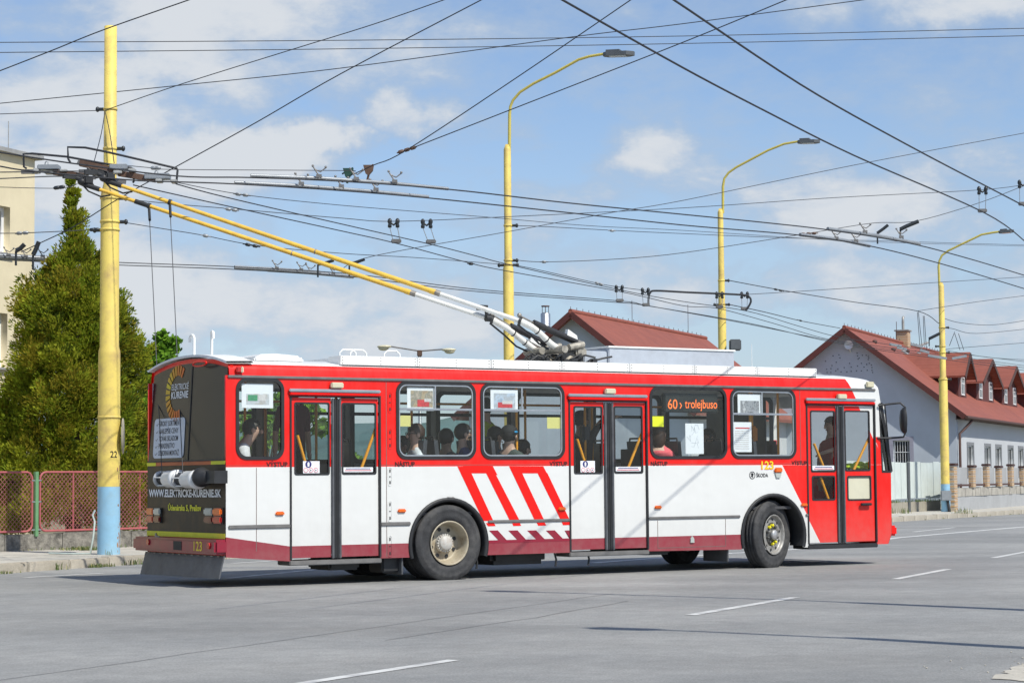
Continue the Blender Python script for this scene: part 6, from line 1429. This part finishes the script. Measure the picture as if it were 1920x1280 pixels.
# ------------------------------------------------------------------ houses, fences and hills behind
def roofmat():
    m = mat('metal_tile_red', (.27, .078, .048), .6, var=.12, scale=1.5, dirt=(.19, .058, .042), dscale=.5, damt=.5); nt = m.node_tree; N = nt.nodes; L = nt.links
    tc = N.new('ShaderNodeTexCoord'); w = N.new('ShaderNodeTexWave'); w.wave_type = 'BANDS'; w.bands_direction = 'Z'; w.inputs['Scale'].default_value = 1.5; L.new(tc.outputs['Object'], w.inputs[0])
    w2 = N.new('ShaderNodeTexWave'); w2.bands_direction = 'X'; w2.inputs['Scale'].default_value = 1.7; L.new(tc.outputs['Object'], w2.inputs[0])
    a = N.new('ShaderNodeMath'); a.operation = 'ADD'; L.new(w.outputs[1], a.inputs[0]); L.new(w2.outputs[1], a.inputs[1])
    b = N.new('ShaderNodeBump'); b.inputs['Strength'].default_value = .5; b.inputs['Distance'].default_value = .03; L.new(a.outputs[0], b.inputs['Height']); L.new(b.outputs[0], N['Principled BSDF'].inputs['Normal']); return m
M_tile = roofmat()
M_blue = mat('blue_grey_render', (.47, .52, .59), .9, var=.04, scale=1.2, bump=.15, bscale=60, dirt=(.40, .44, .50), dscale=.7, damt=.6)
M_wallp = mat('pale_grey_render', (.50, .52, .55), .9, var=.05, scale=1.2, dirt=(.38, .40, .43), dscale=.6, damt=.4)
M_cheek = mat('dark_red_boards', (.10, .028, .024), .8, var=.15, scale=4)
M_fascia = mat('brown_fascia', (.075, .035, .028), .7, var=.15)
M_brick = None
def brickmat():
    m = bpy.data.materials.new('yellow_brick'); m.use_nodes = True; nt = m.node_tree; N = nt.nodes; L = nt.links
    tc = N.new('ShaderNodeTexCoord'); mp = N.new('ShaderNodeMapping'); mp.inputs['Rotation'].default_value = (PI/2, 0, 0); L.new(tc.outputs['Object'], mp.inputs[0])
    b = N.new('ShaderNodeTexBrick'); b.inputs['Color1'].default_value = (.42, .25, .12, 1); b.inputs['Color2'].default_value = (.50, .33, .18, 1); b.inputs['Mortar'].default_value = (.42, .39, .34, 1)
    b.inputs['Scale'].default_value = 1; b.inputs['Brick Width'].default_value = .25; b.inputs['Row Height'].default_value = .085; b.inputs['Mortar Size'].default_value = .012; L.new(mp.outputs[0], b.inputs[0])
    L.new(b.outputs[0], N['Principled BSDF'].inputs['Base Color']); N['Principled BSDF'].inputs['Roughness'].default_value = .9; return m
M_brick = brickmat()
# house frame: x along the ridge (away), y to the left of it; g = distance to the right of the ridge = -y
def house(name, label, O, ridge_z, half, eave_g, eave_z, length, over=.5):
    h = thing(name, label, 'house', V(O.x, O.y, .0), TH)
    slope = (ridge_z-eave_z)/eave_g; wz = ridge_z-slope*half-.12
    gp_ = [(-half, 0), (half, 0), (half, wz), (0, ridge_z-.14), (-half, wz)]
    return h, slope, wz, gp_
O1 = at(1583, 614, 95.0); Rz = O1.z
RE = eave = 5.2; EZ = 4.02
h1, sl1, wz1, gp1 = house('gabled_house', 'blue-grey house with a red roof and three dormers at the right', O1, Rz, 4.78, 5.2, EZ, 44)
gm_ = lambda u, v, w: V(.5-w, -u, v)        # gable wall: u to the right, outwards towards the viewer
gw0 = rect(1.98, 1.90, 2.72, 2.93)
plate('gable_wall', gp1, [gw0], .35, gm_, M_blue, h1)
LEN = 44
# right long wall with window openings
long_w = []
for e0 in (2.6, 7.2, 10.3, 14.0, 17.3, 20.6, 24.0, 27.5, 31): long_w.append((e0, 1.35, e0+1.5, 2.72))
rmap = lambda u, v, w: V(u+.5, -4.78-w, v)
plate('long_wall', rect(.35, 0, LEN, wz1-.05), [rect(a-.0, b, c, d) for a, b, c, d in long_w], .35, rmap, M_wallp, h1)
MB().span((.9, 4.43, 0), (LEN, 4.78, wz1-.05)).span((LEN-.3, -4.7, 0), (LEN, 4.7, wz1-.05)).build('rear_wall', M_wallp, h1)
for (a, b, c, d) in long_w:
    w = plate('window', rect(a, b, c, d), [rect(a+.07, b+.07, (a+c)/2-.03, d-.07), rect((a+c)/2+.03, b+.07, c-.07, d-.07)], .07, lambda u, v, ww: rmap(u, v, ww-.07), M_plastic, h1)
    plate('pane', rect(a+.04, b+.04, c-.04, d-.04), [], .01, lambda u, v, ww: rmap(u, v, ww-.09), M_glr, w)
    MB().span((a+.5-.16, -4.80, b-.12), (a+.5, -4.781, d+.14)).span((c+.5, -4.80, b-.12), (c+.66, -4.781, d+.14)).span((a+.5, -4.80, d), (c+.5, -4.781, d+.14)).build('surround', mat('surround_grey', (.20, .21, .23), .8), w)
a, b, c, d = gw0[0][0], gw0[0][1], gw0[2][0], gw0[2][1]
w = plate('window', rect(a, b, c, d), [rect(a+.05, b+.05, c-.05, d-.05)], .06, lambda u, v, ww: gm_(u, v, ww-.12), M_plastic, h1)
plate('pane', rect(a+.03, b+.03, c-.03, d-.03), [], .01, lambda u, v, ww: gm_(u, v, ww-.16), M_glr, w)
mb = MB()
for k in range(6): mb.prism(rect(a+.06+k*.115, b+.02, a+.078+k*.115, d-.02), gm_, -.07, -.05)
mb.prism(rect(a+.02, (b+d)/2-.02, c-.02, (b+d)/2+.01), gm_, -.049, -.035); mb.build('window_bars', M_plastic, w)
plate('surround', [(a-.17, b-.1), (c+.17, b-.1), (c+.17, d+.17), (a-.17, d+.17)], [rect(a, b, c, d)], .02, lambda u, v, ww: gm_(u, v, ww+.021), mat('surround_mauve', (.30, .30, .37), .85), w)
# roof: two thick slopes with overhang in front of the gable
def slope_poly(sgn, x0, x1, g0, g1, z_at, th=.14):
    P = [V(x0, -sgn*g0, z_at(g0)), V(x1, -sgn*g0, z_at(g0)), V(x1, -sgn*g1, z_at(g1)), V(x0, -sgn*g1, z_at(g1))]
    Q = [p-V(0, 0, th) for p in P]
    return P+Q, [(0, 1, 2, 3), (7, 6, 5, 4), (0, 4, 5, 1), (1, 5, 6, 2), (2, 6, 7, 3), (3, 7, 4, 0)]
z1 = lambda g: Rz-sl1*g
mb = MB()
for s in (1, -1): vs, fs = slope_poly(s, -.02, LEN+.4, 0, 5.25, z1); mb.add(vs, fs)
rf = mb.build('roof', M_tile, h1)
mb = MB()
for s in (1, -1):
    mb.beam((-.04, 0, Rz-.10), (-.04, -s*5.25, z1(5.25)-.10), .05, .24)
mb.build('verge_board', M_cheek, rf)
MB().tube([(-.05, 0, Rz+.02), (LEN, 0, Rz+.02)], .09, 8).build('ridge_cap', M_tile, rf)
mb = MB()
for k in range(34): mb.tube([(k*.7, 0, Rz+.08), (k*.7, 0, Rz+.20)], .012, 4)
mb.build('ridge_clip', M_fascia, rf)
MB().tube([(-.02, -5.32, z1(5.25)-.10), (LEN, -5.32, z1(5.25)-.10)], .075, 8).build('gutter', M_fascia, rf)
MB().span((.2, -5.2, z1(5.25)-.17), (LEN, -4.8, z1(5.25)-.145)).build('soffit', M_fascia, rf)
MB().tube([(1.8, -5.3, z1(5.25)-.15), (.9, -5.05, z1(5.25)-.6), (.6, -4.9, z1(5.25)-.8), (.6, -4.9, .2)], .06, 8).build('downpipe', M_fascia, h1)
MB().lathe([(0, -.05), (.14, -.03), (.20, .04), (.19, .04), (.14, -.01), (0, -.03)], 24, 0, Matrix.Translation((.18, -.15, 7.2)) @ Matrix.Rotation(-PI/2, 4, 'Y')).tube([(.5, -.15, 6.9), (.2, -.15, 7.1)], .03, 6).build('satellite_dish', M_plastic, h1)
mb = MB()
for (px, py) in ((1548, 677), (1562, 667), (1573, 665), (1575, 671), (1568, 679), (1560, 685), (1593, 681), (1607, 662), (1608, 667), (1609, 673), (1611, 671), (1617, 666), (1624, 666), (1628, 668), (1628, 674), (1629, 671), (1615, 681), (1625, 683), (1634, 684), (1608, 686), (1596, 688), (1583, 689), (1567, 695), (1571, 692), (1577, 697), (1588, 697), (1596, 696), (1606, 695), (1615, 695), (1626, 694), (1635, 694), (1635, 689), (1550, 692), (1558, 691), (1551, 698), (1558, 698), (1636, 698), (1620, 688), (1630, 681)):
    P = onplane(px, py, O1-V(0, 0, Rz)+E_*.5, E_)-(O1-V(0, 0, Rz)); mb.prism(arc(P.dot(G_), P.z, .026, 0, 360, 8)[:-1], gm_, .001, .02)
mb.build('nest_hole', mat('hole_grey', (.10, .11, .14), .9), h1, kind='stuff')
# roof windows, vents, chimney
for (x, g) in ((8.5, 1.3), (13.2, 1.1)):
    M_ = Matrix.Translation((x, -g, z1(g)+.03)) @ Matrix.Rotation(math.atan(sl1), 4, 'X'); MB().box((0, 0, 0), (.8, 1.1, .08), 0, M_).build('roof_window', M_sill, rf)
mb = MB()
for (x, g) in ((3.0, .7), (5.6, 1.0), (9.8, .8)): mb.ell((x, -g, z1(g)+.04), (.16, .12, .10), 0, 10, 6)
mb.build('roof_vent', M_fascia, rf)
ch = MB().bbox((12.4, -.30, Rz-.5), (13.1, .30, Rz+.60), .02).build('chimney', M_brick, rf)
MB().bbox((12.32, -.37, Rz+.60), (13.18, .37, Rz+.68), .02).tube([(12.8, 0, Rz+.7), (12.8, 0, Rz+1.15)], .07, 10).tube([(12.8, 0, Rz+1.15), (12.8, 0, Rz+1.3), (12.95, 0, Rz+1.35)], .06, 8).tube([(13.5, -.6, Rz-.1), (14.4, -.9, Rz+.12)], .06, 6).build('chimney_cap', M_sill, ch)
MB().tube([(11.2, 0, Rz), (11.2, 0, Rz+1.0)], .015, 4).build('aerial', M_fascia, rf)
# dormers
def dormer(e, half=1.55, gf=3.9, tip_z=7.12, sd=.42, over=.4, wins=(-1, 1)):
    ov = half+.42; ez = tip_z-sd*half
    gz = lambda z: (Rz-z)/sl1
    D = MB()
    D.add([V(e-half, -gf, z1(gf)), V(e+half, -gf, z1(gf)), V(e+half, -gf, ez-.12), V(e, -gf, tip_z-.12), V(e-half, -gf, ez-.12)], [(0, 1, 2, 3, 4)])
    for s in (-1, 1): D.add([V(e+s*half, -gf, z1(gf)), V(e+s*half, -gf, ez-.12), V(e+s*half, -gz(ez-.12), ez-.12)], [(0, 1, 2)])
    dm = D.build('dormer', M_cheek, h1)
    mb = MB(); gt = gz(tip_z)
    for s in (-1, 1):
        zl = tip_z-sd*ov; gl = gz(zl)
        P = [V(e, -(gf+over), tip_z), V(e, -gt, tip_z), V(e+s*ov, -gl, zl), V(e+s*ov, -(gf+over), zl)]; Q = [p-V(0, 0, .10) for p in P]
        mb.add(P+Q, [(0, 1, 2, 3), (7, 6, 5, 4), (0, 4, 5, 1), (1, 5, 6, 2), (2, 6, 7, 3), (3, 7, 4, 0)])
    mb.build('dormer_roof', M_tile, dm)
    mb = MB()
    for s in (-1, 1): mb.beam((e, -(gf+over+.02), tip_z-.12), (e+s*ov, -(gf+over+.02), tip_z-sd*ov-.12), .04, .2)
    mb.build('dormer_verge', M_fascia, dm)
    for s in wins:
        c_ = e+s*1.45; w0, w1, a, b = c_-.42, c_+.42, z1(gf)+.10, min(ez-.05, z1(gf)+1.2)
        w = MB()
        for (x0, x1, y0, y1) in ((w0, w0+.06, a, b), (w1-.06, w1, a, b), (w0+.06, w1-.06, a, a+.06), (w0+.06, w1-.06, b-.06, b), (c_-.03, c_+.03, a+.06, b-.06), (w0+.06, c_-.03, (a+b)/2-.02, (a+b)/2+.02), (c_+.03, w1-.06, (a+b)/2-.02, (a+b)/2+.02), (w0+.06, c_-.03, a+(b-a)*.75-.015, a+(b-a)*.75+.015), (c_+.03, w1-.06, a+(b-a)*.75-.015, a+(b-a)*.75+.015)): w.span((x0, -gf-.045, y0), (x1, -gf-.005, y1))
        w = w.build('dormer_window', M_plastic, dm); MB().span((w0+.03, -gf-.035, a+.03), (w1-.03, -gf-.025, b-.03)).build('dormer_glass', M_glr, dm)
dormer(7.1, 1.05, sd=.78, wins=(0,))
for e in (13.4, 21.0, 29.0): dormer(e, 2.5)
# the middle house
O2 = at(1070, 584, 84.0); Rz2 = O2.z
h2, sl2, wz2, gp2 = house('gabled_house', 'blue-grey gabled house with a red roof behind the trolley pole bases', O2, Rz2, 4.6, 5.1, Rz2-.79*5.1, 22)
plate('gable_wall', gp2, [], .3, gm_, M_blue, h2)
z2_ = lambda g: Rz2-sl2*g
MB().span((.9, -4.6, 0), (22, -4.3, wz2)).span((.9, 4.3, 0), (22, 4.6, wz2)).build('long_wall', M_wallp, h2)
mb = MB()
for s in (1, -1): vs, fs = slope_poly(s, -.02, 18.3, 0, 5.1, z2_); mb.add(vs, fs)
rf2 = mb.build('roof', M_tile, h2)
mb = MB()
for s in (1, -1): mb.beam((-.04, 0, Rz2-.10), (-.04, -s*5.1, z2_(5.1)-.10), .05, .24)
mb.build('verge_board', M_cheek, rf2); MB().tube([(-.05, 0, Rz2+.02), (18.3, 0, Rz2+.02)], .09, 8).build('ridge_cap', M_tile, rf2)
mb = MB()
for k in range(26): mb.tube([(k*.7, 0, Rz2+.08), (k*.7, 0, Rz2+.20)], .012, 4)
mb.build('ridge_clip', M_fascia, rf2)
mb = MB()
for (x, g) in ((3.2, 1.9), (6.4, 1.9), (9.4, 1.9), (13, 1.9)): mb.ell((x, -g, z2_(g)+.05), (.2, .14, .10), 0, 10, 6)
mb.build('roof_vent', M_fascia, rf2)
MB().tube([(7.5, 0, Rz2), (7.5, 0, Rz2+1.0)], .012, 4).build('aerial', M_fascia, rf2); MB().tube([(15.5, 0, Rz2), (15.5, 0, Rz2+1.4)], .012, 4).build('aerial', M_fascia, rf2)
q = at(1023, 620, 88); fl = thing('steel_flue', 'shiny steel chimney flue beside the middle gable', 'chimney', V(q.x, 88, 0))
zq = lambda y: at(1023, y, 88).z
MB().lathe([(.20, 0), (.20, zq(588)), (.14, zq(586)), (0, zq(586))], 16).build('flue_pipe', M_alu, fl)
mb = MB()
for k in range(4): mb.tube([(.13*math.cos(k*PI/2), .13*math.sin(k*PI/2), zq(587)), (.13*math.cos(k*PI/2), .13*math.sin(k*PI/2), zq(575))], .012, 4)
mb.lathe([(.17, zq(575)), (.17, zq(573)), (0, zq(572.5))], 12); mb.build('flue_cap', M_fascia, fl)
# white board fence on a low wall
F0 = V(12.68, 71.08, 0); F1 = V(15.10, 75.9, 0); FT = (F1-F0).normalized(); FN = V(-FT.y, FT.x, 0)
def ff(px, py): P = onplane(px, py, F0, FN)-F0; return (P.dot(FT), P.z)
fmm = lambda u, v, w: F0+FT*u+V(0, 0, v)-FN*w
bf = thing('board_fence', 'pale green-white fence of upright boards beside the blue footed lamp', 'fence', (0, 0, 0))
M_board = mat('fence_board', (.56, .62, .60), .7, var=.05, scale=3, dirt=(.42, .47, .44), dscale=1.2, damt=.5)
js = [1677, 1689, 1701, 1713.5, 1725.7, 1738, 1749.4, 1761, 1773]
us = [ff(x, 900)[0] for x in js]; z0 = ff(1720, 934)[1]; z1_ = ff(1720, 866)[1]
w_ = us[1]-us[0]; pre = [us[0]-w_*k for k in range(9, 0, -1)]
us = pre+us
for a, b in zip(us, us[1:]):
    MB().prism(rect(a+.022, z0+random.uniform(-.02, .02), b-.022, z1_+random.uniform(-.03, .03)), fmm, -.012, random.uniform(.004, .03)).build('board', M_board, bf)
MB().prism(rect(us[0], z0+.3, us[-1], z0+.4), fmm, -.08, -.014).prism(rect(us[0], z1_-.4, us[-1], z1_-.3), fmm, -.08, -.014).build('rail', M_fascia, bf)
MB().prism(rect(ff(1699.5, 900)[0], .12, ff(1702.5, 900)[0], z1_), fmm, .03, .08).build('fence_pole', M_lamp, bf)
fw_ = thing('fence_wall', 'low streaked concrete wall under the pale board fence', 'wall', (0, 0, 0))
M_cw = mat('streaked_concrete', (.34, .315, .26), .9, var=.2, scale=3, bump=.4, dirt=(.22, .20, .17), dscale=1.5, damt=.7)
for a, b in zip(us[::2], us[2::2]): MB().prism(rect(a+.01, .10, b-.01, z0-.10), fmm, -.2, random.uniform(.03, .045)).build('wall_block', M_cw, fw_)
sp = []
for k in range(40): q = fmm(random.uniform(us[0], us[-1]), 0, .02); sp.append((q.x, q.y, z0-.11, 12, .12, .2))
tufts('fence_weeds', sp, [M_grass], 'green strip of weeds between the boards and the low wall')
# retaining wall with brick pillars
Q0 = V(15.35, 74.2, 0); Q1 = V(20.3, 85.3, 0); QT = (Q1-Q0).normalized(); QN = V(-QT.y, QT.x, 0)
def qf(px, py): P = onplane(px, py, Q0, QN)-Q0; return (P.dot(QT), P.z)
qm = lambda u, v, w: Q0+QT*u+V(0, 0, v)-QN*w
rwall = thing('retaining_wall', 'grey rendered retaining wall with a stone course under the brick pillars', 'wall', (0, 0, 0))
zc0, zc1 = qf(1850, 928)[1], qf(1850, 913)[1]
M_gr = mat('grey_plaster', (.36, .37, .38), .9, var=.08, scale=1, dirt=(.25, .25, .25), dscale=.7, damt=.5)
MB().prism(rect(-.6, .1, 40, zc0), qm, -.4, 0).build('plaster_base', M_gr, rwall)
M_st = mat('stone_course', (.36, .34, .30), .9, var=.3, scale=3, bump=.7, bscale=12)
u = -.6
while u < 16:
    w = random.uniform(.5, .9); MB().prism(rect(u+.01, zc0+.002, u+w-.012, zc1+random.uniform(-.02, .02)), qm, -.4, random.uniform(.0, .04)).build('wall_stone', M_st, rwall); u += w
MB().prism(rect(16, zc0+.002, 40, zc1), qm, -.4, 0.02).build('stone_course', M_st, rwall)
pf = [(1787, 12, 868), (1822.5, 8, 871.5), (1849, 8.5, 869), (1872.5, 7.5, 872.5), (1895, 8, 869.5), (1917, 8, 873)]
ups = []
for i, (px, w, yt) in enumerate(pf):
    u, zt_ = qf(px, yt); wd = .52 if i == 0 else .46
    p = thing('brick_pillar', ('widest brick pillar, beside the blue footed lamp', 'brick pillar, second from the blue footed lamp', 'brick pillar, third from the blue footed lamp', 'brick pillar, fourth from the blue footed lamp', 'brick pillar, fifth from the blue footed lamp', 'brick pillar cut by the right edge')[i], 'pillar', qm(u, 0, 0), math.atan2(QT.y, QT.x), 'brick pillars on the retaining wall')
    zb_ = zc1 if i else .1
    mb = MB(); k = 0; z = zb_
    while z < zt_-.12:
        hh = min(.16, zt_-.1-z); j = random.uniform(-.008, .008); mb.bbox((-wd/2+j, -.08, z+.006), (wd/2+j, .09, z+hh-.004), .01); z += hh
    mb.build('brick_course', M_brick, p, kind=None); MB().bbox((-wd/2-.05, -.12, zt_-.09), (wd/2+.05, .13, zt_), .02).build('pillar_cap', M_fascia, p)
    ups.append((u, wd))
yd = thing('yard_screen', 'grey sheet screens between the brick pillars', 'fence', (0, 0, 0))
for (a, wa), (b, wb) in zip(ups, ups[1:]+[(ups[-1][0]+3.4, .4)]):
    MB().prism(rect(a+wa/2+.02, zc1+.14, b-wb/2-.02, qf(1850, 873)[1]-.06), qm, -.18, -.12).build('screen_panel', M_gr, yd)
    MB().prism(rect(a+wa/2+.01, zc1+.06, b-wb/2-.01, zc1+.13), qm, -.2, .0).build('screen_sill', M_fascia, yd)
sp = []
for px, py, n in ((1808, 953, 60), (1812, 952, 40), (1858, 947, 60), (1910, 945, 120), (1905, 945, 80), (1690, 962, 50), (1805, 962, 60), (1727, 956, 50)):
    q = atz(px, py, .135); sp.append((q.x, q.y, .135, n, .22, .35))
tufts('roadside_weeds', sp, [M_grass, M_grass_dry], 'sparse weeds along the right pavement and wall foot')
# far away: low hall, hedge trees, wooded hills
hp = at(560, 880, 95); hall = thing('low_hall', 'long pale yellow low building seen through the bus windows', 'building', V(hp.x-14, 100, 0), .06)
M_hall = mat('hall_yellow', (.62, .54, .34), .9, var=.06)
MB().span((-6, 0, 0), (36, 10, 2.0)).build('wall', M_hall, hall); MB().span((-6.4, -.4, 2.002), (36.4, 10.4, 2.3)).build('roof', M_sill, hall)
for k in range(12): f = MB().span((-4+k*3.3, -.06, .7), (-2.4+k*3.3, -.002, 1.6)).build('window', M_glr, hall)
M_hill = mat('far_forest', (.06, .12, .12), .95, var=.4, scale=.03, dirt=(.10, .17, .14), dscale=.012, damt=.7)
def hills(Y, x0, x1, hfun, name):
    n = 90; mb = MB(); vs = []
    for j, (dy, f) in enumerate(((-120, 0), (-60, .55), (0, 1.0), (140, .9))):
        for i in range(n+1):
            x = x0+(x1-x0)*i/n; vs.append((x, Y+dy, hfun(x)*f*(1+.05*math.sin(x*.11+j*2)+.03*math.sin(x*.37))))
    mb.add(vs, [(j*(n+1)+i, j*(n+1)+i+1, (j+1)*(n+1)+i+1, (j+1)*(n+1)+i) for j in range(3) for i in range(n)], 0, True); return mb.build(name, M_hill, kind='structure')
hills(1000, -520, 620, lambda x: 14+9*math.sin(x*.008+1.2)+4*math.sin(x*.021)+(12 if x < -40 else 12*max(0, 1-(x+40)/120)), 'hills')
rng_ = random.Random(9)
for i, (px, Y, r, top) in enumerate(((655, 130, 34, 838), (735, 150, 36, 842), (820, 140, 38, 848), (905, 150, 34, 850), (420, 120, 40, 800), (1320, 150, 40, 850))):
    b0 = at(px, 900, Y); b0 = V(b0.x, Y, .13)
    def pbb(x, y, rr): q = at(x, y, Y)-b0; return (q.x, rng_.uniform(-.5, .5), q.z, rr*Y/FOC)
    leaf_tree(('round green tree far behind the first door', 'round green tree far behind the second window', 'round green tree far behind the middle of the second window', 'round green tree far behind the third window', 'round green tree far left behind the conifer', 'round green tree far behind the front half of the trolleybus')[i], b0, [pbb(px-r*.5, top+r, r*.6), pbb(px+r*.5, top+r*1.05, r*.6), pbb(px, top+r*.7, r*.65), pbb(px+r*.1, top+r*1.5, r*.8)], 900, LG, .55, 2.5, 20+i, 'trees far behind the road')
